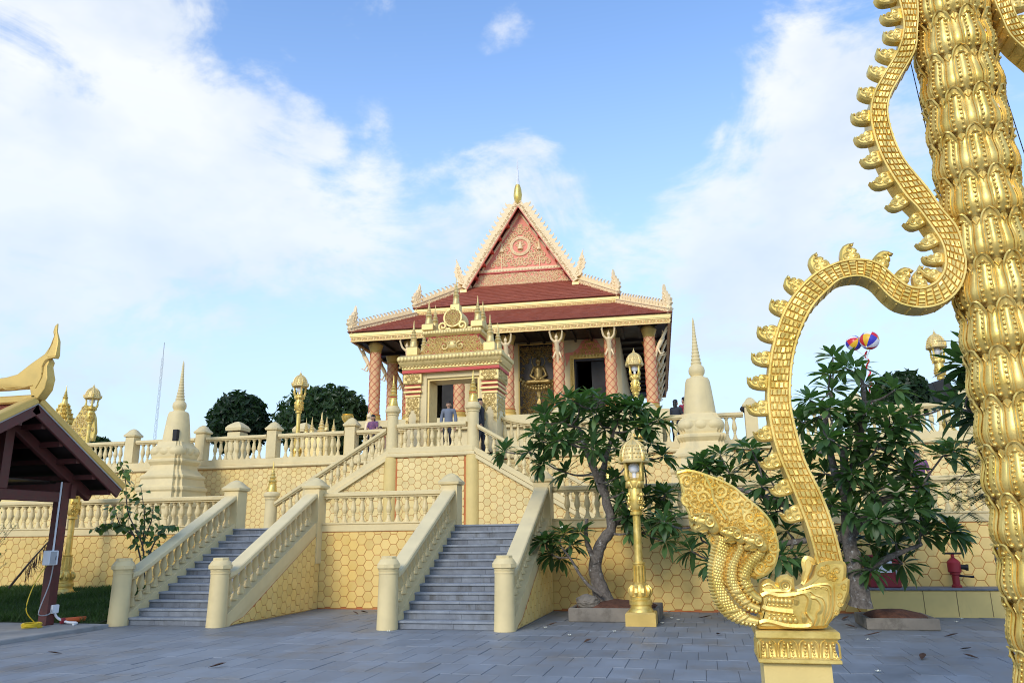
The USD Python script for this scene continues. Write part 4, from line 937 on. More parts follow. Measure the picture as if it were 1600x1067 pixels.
for i in range(22): x = pc-w1-.1+i*(2*w1+.2)/21; cap_.ball((x, PY+.0, zq+.12), .06, 1, (1.1, .6, 1.3))
part('pediment_cap', cap_, 'gold_aged', pd)
zq += .22; mz = zq+.42; mr = .335
md = part('medallion', MB().xf(lambda v: v) if 0 else MB().add(*(lambda q_: (np.column_stack([q_[0][:, 0]+pc, q_[0][:, 2]+PY+.1, -q_[0][:, 1]+mz]), q_[1]))(MB().lathe([(mr*.82, .03), (mr*.86, 0), (mr, 0), (mr*1.02, .04), (mr*1.02, .75), (mr, .8)], n=30).arr())), 'gold_pale', gt)
part('medallion_relief', curls(MB(), Point(pc, mz).buffer(mr*.98), (0, PY+.12, 0), (1, 0, 0), (0, 0, 1), (0, -1, 0), .125, 5, r=.24, mirror=pc, dens=1.8), 'gold_aged', md)
part('medallion_field', MB().add(*(lambda q_: (np.column_stack([q_[0][:, 0]+pc, q_[0][:, 2]+PY+.125, -q_[0][:, 1]+mz]), q_[1]))(MB().lathe([(mr*.8, 0), (mr*.8, .02)], n=24).arr())), 'red', md)
q = MB(); [q.tube(plane_path((0, PY+.15, 0), (1, 0, 0), (0, 0, 1), (0, -1, 0), spiral((pc+s_*.34, zq+.12), .17, 1.3, -math.pi/2, s_, 14), .05), .05, 6, flat=(0, 1, 0)) for s_ in (-1, 1)]
part('medallion_scrolls', q, 'gold_aged', md, kind='stuff')
part('spire', spire(MB().box(pc-.16, pc+.16, PY+.34, PY+.66, mz+mr-.06, mz+mr+.22, ch=.02), (pc, PY+.5, mz+mr+.21), 1.05, .95), 'gold_aged', gt)
for s_ in (-1, 1):
    for y in (PY+.17, PY+.83):
        x = pc+s_*(w1-.02); part('spire', spire(MB().box(x-.2, x+.2, y-.17, y+.17, zq, zq+.24, ch=.03), (x, y, zq+.235), .92, 1.0), 'gold_aged', gt)
    for y in (PY+.04, PY+GD-.06):
        x = .5*sum(pil[0 if s_ < 0 else 1])+s_*.02; part('spire', spire(MB().box(x-.19, x+.19, y-.17, y+.17, zc1, zc1+.32, ch=.03), (x, y, zc1+.315), .98, 1.05), 'gold_aged', gt)
# ------------------------------------------------------------------ golden lotus column
CX, CY, CRAD, TH = 2.225, 6.08, .265, .335
cl = thing('lotus_column', 'tall golden column of stacked lotus petal tiers at the right edge', 'column', (CX, CY, 0))
part('core', MB().lathe([(.34, 0), (.34, .12), (.30, .16), (.22, .25), (.205, 8.6), (.1, 8.9)], (CX, CY, 0), n=20), 'gold', cl)
LIP = np.array([[0, .86], [.08, .95], [.20, 1.03], [.36, 1.06], [.56, 1.01], [.74, .945], [.86, .94], [.95, .965], [1.0, .975]])
def petal(th0, hw, z0, h, ornate):
    mb = MB(); nu, nv = (9, 11) if ornate else (5, 9)
    vs = np.linspace(0, 1, nv); us = np.linspace(-1, 1, nu); V = []
    for v in vs:
        for u in us:
            r = CRAD*np.interp(v, LIP[:, 0], LIP[:, 1]); arch = 1-.20*abs(u)**2.6*v if ornate else .90-.10*abs(u)**2*v
            if ornate: r += .020*(1-u*u)*(.5+.5*v) + .006*math.cos(u*7.5)*(1 if v > .1 else 0) + (.006 if v > .97 else 0)
            else: r += .012*(1-u*u)-.008
            V.append((CX+r*math.cos(th0+u*hw), CY+r*math.sin(th0+u*hw), z0+h*v*arch))
    V = np.array(V); F = []
    for i in range(nv-1):
        for j in range(nu-1): a = i*nu+j; F += [(a, a+1, a+nu+1), (a, a+nu+1, a+nu)]
    mb.add(V, F); G = V.reshape(nv, nu, 3); c = np.array([CX, CY, 0])
    out = lambda p, d: p+(p-c)*np.array([1, 1, 0])/np.linalg.norm((p-c)[:2])*d
    if ornate:
        edge = [G[i, 0] for i in range(1, nv-1)]+[G[nv-1, j] for j in range(nu)]+[G[i, nu-1] for i in range(nv-2, 0, -1)]
        mb.tube([out(p, .004) for p in edge], .0085, 4)
        inn = [.72*G[i, 1]+.28*G[i, 2] for i in range(1, nv-2)]+[.5*(G[nv-2, j]+G[nv-3, j]) for j in range(1, nu-1)]+[.72*G[i, nu-2]+.28*G[i, nu-3] for i in range(nv-3, 0, -1)]
        mb.tube([out(p, .004) for p in inn], .0045, 4)
        for i in range(1, nv-3):
            s_ = .0135 if i % 2 else .010
            for j in (2, nu-3): mb.ball(out(G[i, j], .004), s_*(1.15 if i == 1 else 1), 1)
        for du, dv in ((-2, 0), (2, 0), (0, 1)): mb.ball(out(.5*(G[nv-3+dv, nu//2+du//1 if abs(du) < 3 else 0]+G[nv-3, nu//2+du]), .004), .017, 1, (1, 1, .8))
    else:
        mb.tube([out(G[i, nu//2], -.002) for i in range(nv-3, nv)], .007, 4)
        for s_ in (-1, 1): mb.tube([out(.5*(G[nv-2, nu//2]+G[nv-3, nu//2]), .002), out(.5*(G[nv-1, nu//2+s_]+G[nv-2, nu//2+s_]), .003), out(G[nv-1, nu//2+2*s_], .004)], .005, 4)
    return mb
NP = 9
for k in range(25):
    z0 = .22+k*TH; mbk = MB(); off = (k % 2)*math.pi/NP+.32
    for i in range(NP):
        th = off+i*2*math.pi/NP
        for (t_, hw, orn) in ((th, .222, True), (th+math.pi/NP, .155, False)):
            if z0 > 6.3 or math.sin(t_) > .55: mbk.add(*petal(t_, hw, z0, TH*1.13, orn).arr())
            else: part('ornate_petal' if orn else 'plain_petal', petal(t_, hw, z0, TH*1.13, orn), 'gold', cl, smooth=50)
    if mbk.v: part('petals', mbk, 'gold', cl, kind='stuff', smooth=50)
for i, (a, b) in enumerate(((on_y(1422, 95, 6.35), on_y(1470, 300, 6.35)), (on_y(1546, 70, 6.35), on_y(1602, 245, 6.35)))):
    d = b-a; top = a-d*.5; bot = a+d*((.02-a[2])/d[2])
    tag_ = ('thin black cable hanging left of the lotus column', 'thin black cable hanging right of the lotus column')[i]
    q = thing('cable', tag_, 'cable', bot); part('wire', MB().tube([top, top+(bot-top)*.3+[0, 0, 0], bot], .004, 5), 'black', q); part('anchor', MB().box(bot[0]-.05, bot[0]+.05, bot[1]-.05, bot[1]+.05, 0, .03), 'grey', q)

# ------------------------------------------------------------------ golden naga in front of the column
YF = 5.90; DB = .21
N2 = lambda pts, y=YF: np.array([on_y(px, py, y)[[0, 2]] for px, py in pts])
EDGE = [((1276, 880), (1322, 893)), ((1260.7, 825), (1305, 825)), ((1241, 772.5), (1285.7, 772.5)), ((1220, 722), (1261, 722)), ((1207, 684), (1249, 684)), ((1198.6, 633), (1237.5, 633)), ((1200, 582.5), (1238, 582.5)), ((1206, 540), (1244.5, 541)), ((1221, 491), (1257, 505)), ((1241, 457), (1274, 475)), ((1269, 428), (1296, 452)), ((1296, 413), (1312, 438)), ((1324, 404), (1331, 433)), ((1352, 403.5), (1349, 433)), ((1377, 411), (1368, 442)), ((1399.6, 430), (1386, 461)), ((1420, 444), (1408, 476)), ((1443, 447), (1444, 482)), ((1463, 437), (1478, 473)), ((1473.5, 421), (1502, 450)), ((1475.5, 400), (1512, 417)), ((1470, 378), (1507, 384)), ((1455, 355.5), (1497, 353)), ((1433, 325), (1473, 324)), ((1409, 299), (1452, 293)), ((1376, 243.6), (1412, 243.6)), ((1359.5, 187.5), (1391, 188)), ((1363, 150), (1391.5, 152)), ((1379.5, 116), (1408, 120)), ((1400.5, 80.6), (1431.5, 78)), ((1411, 45), (1435, 45)), ((1405, 5), (1436, 5)), ((1385, -45), (1425, -50)), ((1340, -90), (1370, -110)), ((1260, -120), (1280, -150))]
def naga_body(mirror, prefix_thing, vis):
    mx = (lambda x: 2*CX-x) if mirror else (lambda x: x)
    L_e, R_e = N2([e[0] for e in EDGE]), N2([e[1] for e in EDGE])
    L_s, R_s = smooth_path(L_e, 6), smooth_path(R_e, 6)
    if mirror: k0 = 0
    C = .5*(L_s+R_s); s = np.concatenate([[0], np.cumsum(np.linalg.norm(np.diff(C, axis=0), axis=1))])
    at_ = lambda t, d, sv: (lambda l, r: np.array([mx(l[0]+(r[0]-l[0])*t), YF+d, l[1]+(r[1]-l[1])*t]))(np.array([np.interp(sv, s, L_s[:, 0]), np.interp(sv, s, L_s[:, 1])]), np.array([np.interp(sv, s, R_s[:, 0]), np.interp(sv, s, R_s[:, 1])]))
    prof = [(0, DB), (0, .012), (.03, 0), (.11, 0), (.14, .016), (.86, .016), (.89, 0), (.97, 0), (1, .012), (1, DB)]
    n = len(prof); SV = np.linspace(0, s[-1], 190); V = np.vstack([[at_(t, d, sv) for t, d in prof] for sv in SV]); F = []
    for i in range(len(SV)-1):
        for j in range(n): a, b = i*n+j, i*n+(j+1) % n; F += [(a, b, b+n), (a, b+n, a+n)]
    F = np.array(F); F = F[:, ::-1] if not mirror else F
    body = part('body', MB().add(V, F), 'gold', prefix_thing, smooth=35)
    dl = .054; rows = int(s[-1]/dl); its = []
    rs = np.random.RandomState(3)
    for i in range(rows):
        for j in range(5 if i % 2 else 4):
            t0, t1 = max(.145, .145+(j-(.5 if i % 2 else 0))*.71/4), min(.855, .145+(j+1-(.5 if i % 2 else 0))*.71/4); s0 = i*dl; s1 = s0+dl
            if s1 > s[-1]: continue
            J = rs.uniform(-.06, .06, 4); its.append((view_size(at_(.5, 0, s0)), t0, t1, s0, s1, J))
    def scale_(mb, it):
        _, t0, t1, s0, s1, J = it; w, h = t1-t0, s1-s0; g_ = .03
        base = [(t0+w*g_, s0+h*g_), (t1-w*g_, s0+h*g_), (t1-w*g_, s1-h*g_), (t0+w*g_, s1-h*g_)]
        top = [(t0+w*(.17+J[0]), s0+h*(.16+J[1])), (t1-w*(.17+J[2]), s0+h*.16), (t1-w*(.17+J[3]), s1-h*.16), (t0+w*.17, s1-h*(.16+J[0]))]
        v = [at_(t, .017, q) for t, q in base]+[at_(t, -.001+.05*J[k], q) for k, (t, q) in enumerate(top)]
        f = [(0, 1, 5, 4), (1, 2, 6, 5), (2, 3, 7, 6), (3, 0, 4, 7), (4, 5, 6, 7)]
        return mb.add(v, [q[::-1] if mirror else q for q in f])
    if vis: cap300(its, lambda it: part('scale', scale_(MB(), it), 'gold', body, smooth=50), lambda r: part('scales', (lambda m_: [scale_(m_, it) for it in r] and m_)(MB()), 'gold', body, kind='stuff', smooth=False))
    else: part('scales', (lambda m_: [scale_(m_, it) for it in its] and m_)(MB()), 'gold', body, kind='stuff', smooth=False)
    rb = MB()
    for sv in np.arange(.05, s[-1], .085): rb.tube([at_(1.0, d, sv)+np.array([0, 0, 0]) for d in (.02, .1, .19)], .008, 4)
    part('belly_ribs', rb, 'gold', body, kind='stuff')
    FIN = [(-.02, -.12), (1, -.12), (1.04, .25), (.98, .46), (.84, .52), (.90, .66), (.78, .82), (.55, .84), (.60, .98), (.78, 1.16), (.40, 1.12), (.14, .98), (.0, .76), (-.06, .45), (-.06, .18)]
    sv = .33 if not mirror else .1; q = random.Random(5)
    while sv < s[-1]-.15:
        a, b = at_(0, .07, sv), at_(0, .07, sv+.125); e = b-a; ln = np.linalg.norm(e); e /= ln; ln *= .86
        o_ = np.array([-e[2], 0, e[0]])*(1 if not mirror else -1); wd = ln*1.0; ht = q.uniform(.105, .128)
        if o_@(at_(0, 0, sv)-at_(1, 0, sv)) < 0: o_ = -o_
        P = [(u*wd, v*ht) for u, v in FIN]
        nn = np.array([0, -1., 0])
        f_ = MB().slab(P, a+[0, .035, 0], e, o_, nn, 0, .075, bev=.014)
        for (cu, cv, r_, a0, cw) in ((.30, .25, .24, 1, 1), (.74, .25, .20, 2, -1), (.45, .66, .24, -1, 1)):
            f_.tube(plane_path(a+[0, .035-.073, 0], e, o_, nn, spiral((cu*wd, cv*ht), r_*wd, 1.3, a0, cw, 15), 0), .0085, 5, flat=nn)
        f_.ball(a+[0, -.035, 0]+e*.62*wd+o_*.98*ht, .011, 1)
        part('fin', f_, 'gold', body, smooth=40)
        sv += q.uniform(.175, .20)
    return body
ng = thing('naga_statue', 'golden naga statue with scaled body curving up to the column, many heads below', 'statue', (.59, YF, 0))
naga_body(False, ng, True)
Z5 = lambda pts: [(1170+x/4.7, 840+y/4.7) for x, y in pts]
Z2_ = lambda pts: [(1050+x/3.95, 720+y/3.95) for x, y in pts]
nx, nz, nn = (1, 0, 0), (0, 0, 1), np.array([0, -1., 0])
def line(mb, pts, r, d, y=YF, n=5, k=5): P = smooth_path(N2(pts), k); return mb.tube(plane_path((0, y, 0), nx, nz, nn, P, d), r, n, flat=nn)
# makara mouth at the foot
MK = [(60, 650), (62, 610), (85, 570), (66, 545), (85, 495), (80, 430), (85, 350), (110, 312), (150, 300), (195, 325), (335, 375), (400, 350), (470, 285), (500, 200), (560, 170), (700, 175), (712, 290), (700, 330), (690, 440), (650, 545), (590, 625), (545, 662), (300, 666), (100, 666)]
closed = lambda P: smooth_path(list(P)+[P[0]], 4)[:-1]
mk = part('makara_head', MB().slab(N2(Z5(closed(MK))), (0, YF, 0), nx, nz, nn, -DB-.02, .035, bev=.022), 'gold', ng, smooth=40)
q = MB()
line(q, Z5([(90, 420), (140, 400), (220, 420), (330, 412)]), .019, .040); line(q, Z5([(95, 500), (130, 515), (230, 530), (320, 540)]), .022, .036); line(q, Z5([(75, 615), (140, 605), (280, 640), (430, 640), (450, 610)]), .018, .038); line(q, Z5([(95, 375), (150, 385), (230, 385), (300, 395)]), .014, .040)
line(q, Z5([(100, 350), (140, 335), (180, 350), (205, 375), (165, 365)]), .007, .038)
part('lips', q, 'gold', mk)
q = MB()
for i in range(6):
    for (x, y, r_) in ((150+i*30, 455+i*2, 14), (150+i*38, 593+i*2, 15)):
        u, w_ = N2(Z5([(x, y)]))[0]; q.ball((u, YF-.036, w_), r_*.00118, 1, (1, .8, 1.35))
    u, w_ = N2(Z5([(150+i*30, 487+i*2)]))[0]; q.ball((u, YF-.034, w_), .012, 1, (1.2, .8, .8)); u, w_ = N2(Z5([(150+i*35, 556+i*2)]))[0]; q.ball((u, YF-.034, w_), .012, 1, (1.3, .8, .7))
part('teeth', q, 'gold', mk, kind='stuff')
for (a, b) in (((345, 425), (340, 480)), ((395, 545), (400, 610))):
    pa, pb = N2(Z5([a, b])); part('fang', MB().tube([(pa[0], YF-.035, pa[1]), (.5*(pa[0]+pb[0]), YF-.05, .5*(pa[1]+pb[1])), (pb[0], YF-.04, pb[1])], [.012, .02, .014], 6), 'gold', mk)
ey = N2(Z5([(265, 350)]))[0]
q = MB().slab(N2(Z5([(195, 325), (205, 295), (235, 275), (285, 265), (300, 280), (325, 290), (335, 375), (290, 388), (230, 385)])), (0, YF, 0), nx, nz, nn, -.05, .04, bev=.015)
for r_ in (.036, .020): q.tube([(ey[0]+r_*math.cos(a), YF-.045, ey[1]+r_*math.sin(a)) for a in np.linspace(0, 2*math.pi, 18)], .0085, 5, flat=nn)
q.ball((ey[0], YF-.045, ey[1]), .011, 1)
part('eye', q, 'gold', mk)
q = MB()
line(q, Z5([(330, 412), (400, 400), (440, 450), (425, 540), (460, 600), (440, 645)]), .016, .036)
line(q, Z5([(380, 395), (430, 400), (445, 430), (490, 440), (525, 480), (525, 525), (500, 550), (500, 590), (480, 640)]), .013, .037)
line(q, Z5([(400, 385), (450, 390), (480, 415), (540, 440), (560, 500), (545, 570), (535, 640)]), .008, .037)
line(q, Z5([(350, 385), (420, 365), (480, 345), (590, 345), (605, 440), (600, 540), (560, 630)]), .010, .037)
line(q, Z5([(440, 360), (490, 355), (570, 365), (585, 440), (580, 530), (545, 610)]), .005, .038)
for i, (x, y) in enumerate([(470, 372), (510, 368), (550, 380), (578, 420), (590, 470), (590, 520), (575, 570), (555, 610)]):
    u, w_ = N2(Z5([(x+14, y-4)]))[0]; q.ball((u, YF-.036, w_), .0065, 1)
part('cloud_relief', q, 'gold', mk)
q = MB().slab(N2(Z5([(615, 330), (660, 330), (700, 300), (715, 292), (735, 305), (730, 390), (700, 470), (655, 555), (600, 600), (620, 480)])), (0, YF, 0), nx, nz, nn, -.02, .05, bev=.016)
for c, r_, a0, cw in (((690, 350), 30, 1, 1), ((655, 420), 30, 2, -1), ((660, 480), 26, 0, 1), ((630, 540), 24, 2, -1)): q.tube(plane_path((0, YF, 0), nx, nz, nn, N2(Z5(spiral(c, r_, 1.2, a0, cw, 10))), .05), .006, 4, flat=nn)
part('cheek_leaf', q, 'gold', mk)
q = MB()
for c, r_, a0, cw in (((520, 250), 34, 0, 1), ((590, 270), 36, 1, 1), ((560, 210), 34, 3, -1), ((640, 240), 36, 2, 1), ((620, 300), 26, 0, -1)): q.tube(plane_path((0, YF, 0), nx, nz, nn, N2(Z5(spiral(c, r_, 1.15, a0, cw, 10))), .036), .008, 4, flat=nn)
line(q, Z5([(405, 345), (430, 280), (410, 190), (430, 150), (470, 165), (480, 200)]), .02, -.06)
part('tail_leaves', q, 'gold', mk)
part('back_spur', MB().slab(N2(Z5([(400, 350), (440, 300), (470, 240), (480, 190), (455, 150), (425, 145), (410, 170), (415, 230), (395, 300)])), (0, YF+.08, 0), nx, nz, nn, -.04, .04, bev=.01), 'gold', mk)
# hood with three necks and heads
HOOD = [(30, 60), (60, 48), (150, 70), (250, 95), (370, 150), (450, 215), (550, 300), (610, 370), (645, 460), (660, 540), (640, 640), (590, 700), (520, 730), (488, 715), (470, 760), (400, 800), (300, 760), (240, 640), (232, 470), (120, 420), (100, 320), (75, 260), (60, 200), (48, 130), (28, 92)]
hd = part('hood', MB().slab(N2(Z2_(closed(HOOD))), (0, YF+.02, 0), nx, nz, nn, -.10, .03, bev=.02), 'gold', ng, smooth=40)
q = MB(); rz = .00118
for c, r_, a0, cw in [((100, 235), 42, 1.5, 1), ((190, 225), 44, 0, -1), ((95, 120), 40, 2.6, 1), ((165, 165), 40, 3.5, -1), ((235, 130), 40, 1, 1), ((355, 275), 48, 0, 1), ((300, 185), 44, 2.4, -1), ((390, 215), 40, .5, 1), ((395, 320), 32, 2, -1), ((480, 345), 46, 1, 1), ((465, 270), 40, 2.5, -1), ((545, 375), 44, .5, 1), ((600, 440), 40, 1.5, -1), ((625, 530), 36, .3, 1), ((600, 600), 40, 2, -1), ((545, 655), 44, 1, 1), ((165, 295), 26, 0, 1), ((370, 370), 26, 0, 1), ((500, 430), 24, 0, 1), ((525, 480), 28, 2, 1), ((300, 120), 30, 1, 1), ((140, 95), 30, 0, -1), ((430, 390), 26, 2, 1), ((580, 510), 30, 2, 1), ((265, 215), 26, 1, 1)]:
    q.tube(plane_path((0, YF-.012, 0), nx, nz, nn, N2(Z2_(spiral(c, r_, 1.35, a0, cw, 20))), .0), np.linspace(r_*rz*.32, r_*rz*.20, 20), 6, flat=nn)
curls(q, Polygon(N2(Z2_(HOOD))).buffer(0), (0, YF-.008, 0), (1, 0, 0), (0, 0, 1), (0, -1, 0), .062, 6, r=.27, k=14, dens=1.1)
part('hood_scrolls', q, 'gold', hd, kind='stuff')
q = MB()
line(q, Z2_([(35, 75), (110, 62), (240, 100), (370, 158), (450, 225), (545, 305), (603, 375), (637, 460), (650, 540), (632, 635), (585, 690), (520, 720)]), .013, .012)
line(q, Z2_([(40, 90), (70, 180), (85, 270), (110, 330)]), .011, .012); line(q, Z2_([(200, 90), (240, 170), (260, 250), (330, 360)]), .014, .014); line(q, Z2_([(430, 280), (440, 340), (460, 400), (500, 430)]), .013, .014); line(q, Z2_([(330, 160), (310, 240), (330, 320), (360, 370)]), .010, .013); line(q, Z2_([(60, 200), (130, 280), (170, 300)]), .011, .012); line(q, Z2_([(600, 370), (580, 450), (570, 540), (520, 640)]), .012, .012)
part('hood_veins', q, 'gold', hd, kind='stuff')
NECKS = [([(232, 440), (262, 480), (242, 560), (225, 650), (228, 760), (262, 870), (330, 958), (430, 1005), (525, 1015)], [(330, 470), (350, 520), (335, 600), (315, 680), (322, 770), (365, 855), (432, 920), (480, 945), (535, 962)]),
         ([(395, 500), (402, 530), (372, 580), (338, 650), (332, 740), (372, 830), (440, 900), (490, 925), (535, 935)], [(440, 510), (440, 545), (415, 600), (398, 660), (404, 740), (445, 815), (490, 855), (520, 872), (545, 885)]),
         ([(510, 545), (490, 570), (450, 605), (412, 660), (412, 740), (440, 800), (480, 850), (515, 872), (548, 880)], [(565, 560), (555, 590), (510, 640), (478, 700), (478, 735), (495, 770), (515, 795), (530, 810), (550, 825)])]
def ball_head(c, k, name):
    """snake head with crest, snout to the left, open jaw"""
    c = N2(Z2_([c]))[0]; P = lambda x, z, y=0: (c[0]+x*k, YF-.055+y*k, c[1]+z*k)
    t_ = bones([((P(.18, .05), .052*k/.1), (P(-.20, .02), .045*k/.1)), ((P(-.20, .06), .036*k/.1), (P(-.72, .20), .026*k/.1)), ((P(-.05, -.22), .036*k/.1), (P(-.52, -.42), .020*k/.1)), ((P(-.72, .20), .026*k/.1), (P(-.86, .36), .012*k/.1)), ((P(-.52, -.42), .02*k/.1), (P(-.62, -.30), .010*k/.1)), ((P(.25, .0), .045*k/.1), (P(.5, -.35), .040*k/.1))], .012, 3)
    h_ = part('snake_head', MB().tm(t_), 'gold', hd, smooth=60)
    q = MB(); e = P(-.12, .30, -.46); q.ball(e, .13*k, 2); q.tube([(e[0]+.19*k*math.cos(a), e[1], e[2]+.17*k*math.sin(a)) for a in np.linspace(-.4, 3.4, 10)], .04*k, 5, flat=nn); q.ball(P(-.74, .34, -.24), .10*k, 1); q.tube(plane_path((0, YF-.055-.50*k, 0), nx, nz, nn, spiral((c[0]+.30*k, c[1]-.02*k), .34*k, 1.4, 2, 1, 16), 0), .065*k, 5, flat=nn)
    for i in range(4): q.ball(P(-.28-.13*i, -.06+.06*i, -.30), .070*k, 1, (1, 1, 1.5)); q.ball(P(-.20-.1*i, -.20-.05*i, -.28), .06*k, 1, (1, 1, 1.4))
    line(q, [(0, 0)]*0 or Z2_([(0, 0), (1, 1)]), 0, 0) if 0 else None
    for s_ in (0, 1, 2): q.tube(plane_path((0, YF-.05, 0), nx, nz, nn, spiral((c[0]+(-.1+.25*s_)*k, c[1]+(.62-.08*s_)*k), .20*k, 1.2, s_, 1, 8), 0), .045*k, 4, flat=nn)
    q.tube([P(-.45, -.50, -.1), P(-.2, -.62, -.15), P(.1, -.55, -.1)], .05*k, 5); q.tube([P(-.62, .42, -.22), P(-.35, .44, -.36), P(.0, .50, -.44), P(.3, .40, -.42)], .06*k, 6); q.tube([P(-.75, .10, -.20), P(-.4, -.02, -.34), P(-.1, -.10, -.46), P(.08, -.25, -.42)], .04*k, 5)
    part('face_relief', q, 'gold', h_)
for i, (Lb, Rb) in enumerate(NECKS):
    Lp, Rp = smooth_path(N2(Z2_(Lb)), 6), smooth_path(N2(Z2_(Rb)), 6); n = len(Lp)
    C = .5*(Lp+Rp); W = .5*np.linalg.norm(Lp-Rp, axis=1); cr = [(math.cos(a), math.sin(a)) for a in np.linspace(-.15, math.pi+.15, 9)]
    V = np.array([[(*(C[k]+(Rp[k]-C[k])*ca*1.0).tolist(), sa) for ca, sa in cr] for k in range(n)])
    D = np.array([YF+.012-(.052+.010*i)*np.maximum(V[:, :, 2], 0)**.55])
    V3 = np.stack([V[:, :, 0], D[0]+np.where(V[:, :, 2] < 0, .02, 0), V[:, :, 1]], 2).reshape(-1, 3); m_ = len(cr); F = []
    for k in range(n-1):
        for j in range(m_-1): a = k*m_+j; F += [(a, a+1, a+m_+1), (a, a+m_+1, a+m_)]
    nk = part('neck', MB().add(V3, F), 'gold', ng, smooth=True)
    q = MB(); sl = np.concatenate([[0], np.cumsum(np.linalg.norm(np.diff(C, axis=0), axis=1))]); sv = .01
    dep = lambda f_: YF+.012-(.052+.010*i)*max(0, 1-(1-2*max(min(f_, 1), 0))**2)**.275
    pt = lambda f_, sv_: np.array([np.interp(sv_, sl, Lp[:, 0])*(1-f_)+np.interp(sv_, sl, Rp[:, 0])*f_, dep(f_), np.interp(sv_, sl, Lp[:, 1])*(1-f_)+np.interp(sv_, sl, Rp[:, 1])*f_])
    while sv < sl[-1]-.01:
        q.tube([pt(.01, sv)+[0, .004, 0], pt(.08, sv)+[0, -.004, 0], pt(.2, sv)+[0, -.006, 0], pt(.30, sv)+[0, -.001, 0]], [.0112, .012, .0115, .008], 6); sv += .0225
    part('belly_ribs', q, 'gold', nk, kind='stuff')
    q = MB(); sv = .02; r_ = 0
    while sv < sl[-1]-.12:
        for j in range(4):
            f_ = .40+.15*j+(.075 if r_ % 2 else 0); p_ = pt(f_, sv); q.ball(p_+[0, .003, 0], .0150, 1, (.95, .62, 1.05))
        sv += .0205; r_ += 1
    part('neck_scales', q, 'gold', nk, kind='stuff')
    q = MB(); q.tube([pt(.345, s_)+[0, -.004, 0] for s_ in np.linspace(.0, sl[-1], 30)], .0065, 5)
    for s_ in (sl[-1]-.20, sl[-1]-.11): q.tube([pt(f_, s_+.02*f_)+[0, -.006, 0] for f_ in np.linspace(0, 1, 8)], .011, 5)
    part('neck_bands', q, 'gold', nk)
for c, k, nm in (((205, 375), .098, 0), ((375, 450), .082, 1), ((505, 495), .085, 2)): ball_head(c, k*1.22, nm)
# pedestal
pe = thing('naga_pedestal', 'square golden pedestal with leaf carved frieze under the naga statue', 'pedestal', (.6, YF, 0))
a0, a1 = N2([(1180, 990), (1310, 990)])[:, 0]; zt = N2([(1245, 984)])[0, 1]; PD = .52; y0 = YF-.07
s0, s1 = N2([(1193, 1040), (1299, 1040)])[:, 0]
part('top_slab', MB().box(a0, a1, y0, y0+PD, zt-.05, zt, ch=.008), 'gold', pe)
ft = part('frieze', MB().loft([(a0, y0), (a1, y0), (a1, y0+PD), (a0, y0+PD)], [(.012, zt-.05), (.03, zt-.08), (.035, zt-.12), (.022, zt-.165), (.008, zt-.178)], inset=True), 'gold', pe)
part('lower_slab', MB().box(a0+.004, a1-.004, y0+.004, y0+PD-.004, zt-.205, zt-.179, ch=.005), 'gold', pe)
part('shaft', MB().box(s0, s1, y0+.05, y0+PD-.05, -.02, zt-.206, ch=.01), 'yellow_paint', pe)
def leafs(o, ex, n_, cnt):
    L_ = (a1-a0) if ex[0] else PD
    for i in range(cnt):
        c = np.array(o)+np.array(ex)*(L_*(i+.5)/cnt); w_ = L_/cnt*.43; q = MB(); n_ = np.array(n_, float)
        P = [(c+np.array(ex)*(w_*math.cos(t))+np.array([0, 0, -.105*max(0, -math.sin(t)*0)+.0])+np.array([0, 0, .045*math.sin(t)-.02 if t < math.pi else -.02])) for t in np.linspace(0, math.pi, 9)]
        P = [c+np.array(ex)*w_+[0, 0, -.095]]+P+[c-np.array(ex)*w_+[0, 0, -.095]]
        q.tube([p_-n_*.022 for p_ in P], .007, 4, flat=n_)
        q.tube([c+[0, 0, -.095]-n_*.018, c+[0, 0, -.03]-n_*.016, c+[0, 0, -.005]-n_*.02], [.014, .011, .004], 5)
        for k in range(5):
            for s_ in (-1, 1): q.ball(c+np.array(ex)*s_*w_*.55*(1-.08*k)+[0, 0, -.095+k*.022]-n_*.02, .009, 1)
        part('frieze_leaf', q, 'gold', ft)
leafs((a0, y0, zt-.075), (1, 0, 0), (0, -1, 0), 4); leafs((a0, y0, zt-.075), (0, 1, 0), (-1, 0, 0), 4)
n2 = thing('naga_statue', 'second golden naga, its scaled body leaving the column at the top right corner', 'statue', (2*CX-.59, YF, 0))
naga_body(True, n2, False)
xb = 2*CX-N2([(1299, 890)])[0, 0]; part('foot_block', MB().box(xb-.30, xb+.30, YF-.05, YF+.35, -.02, N2([(1299, 890)])[0, 1]+.02, ch=.02), 'yellow_paint', n2)

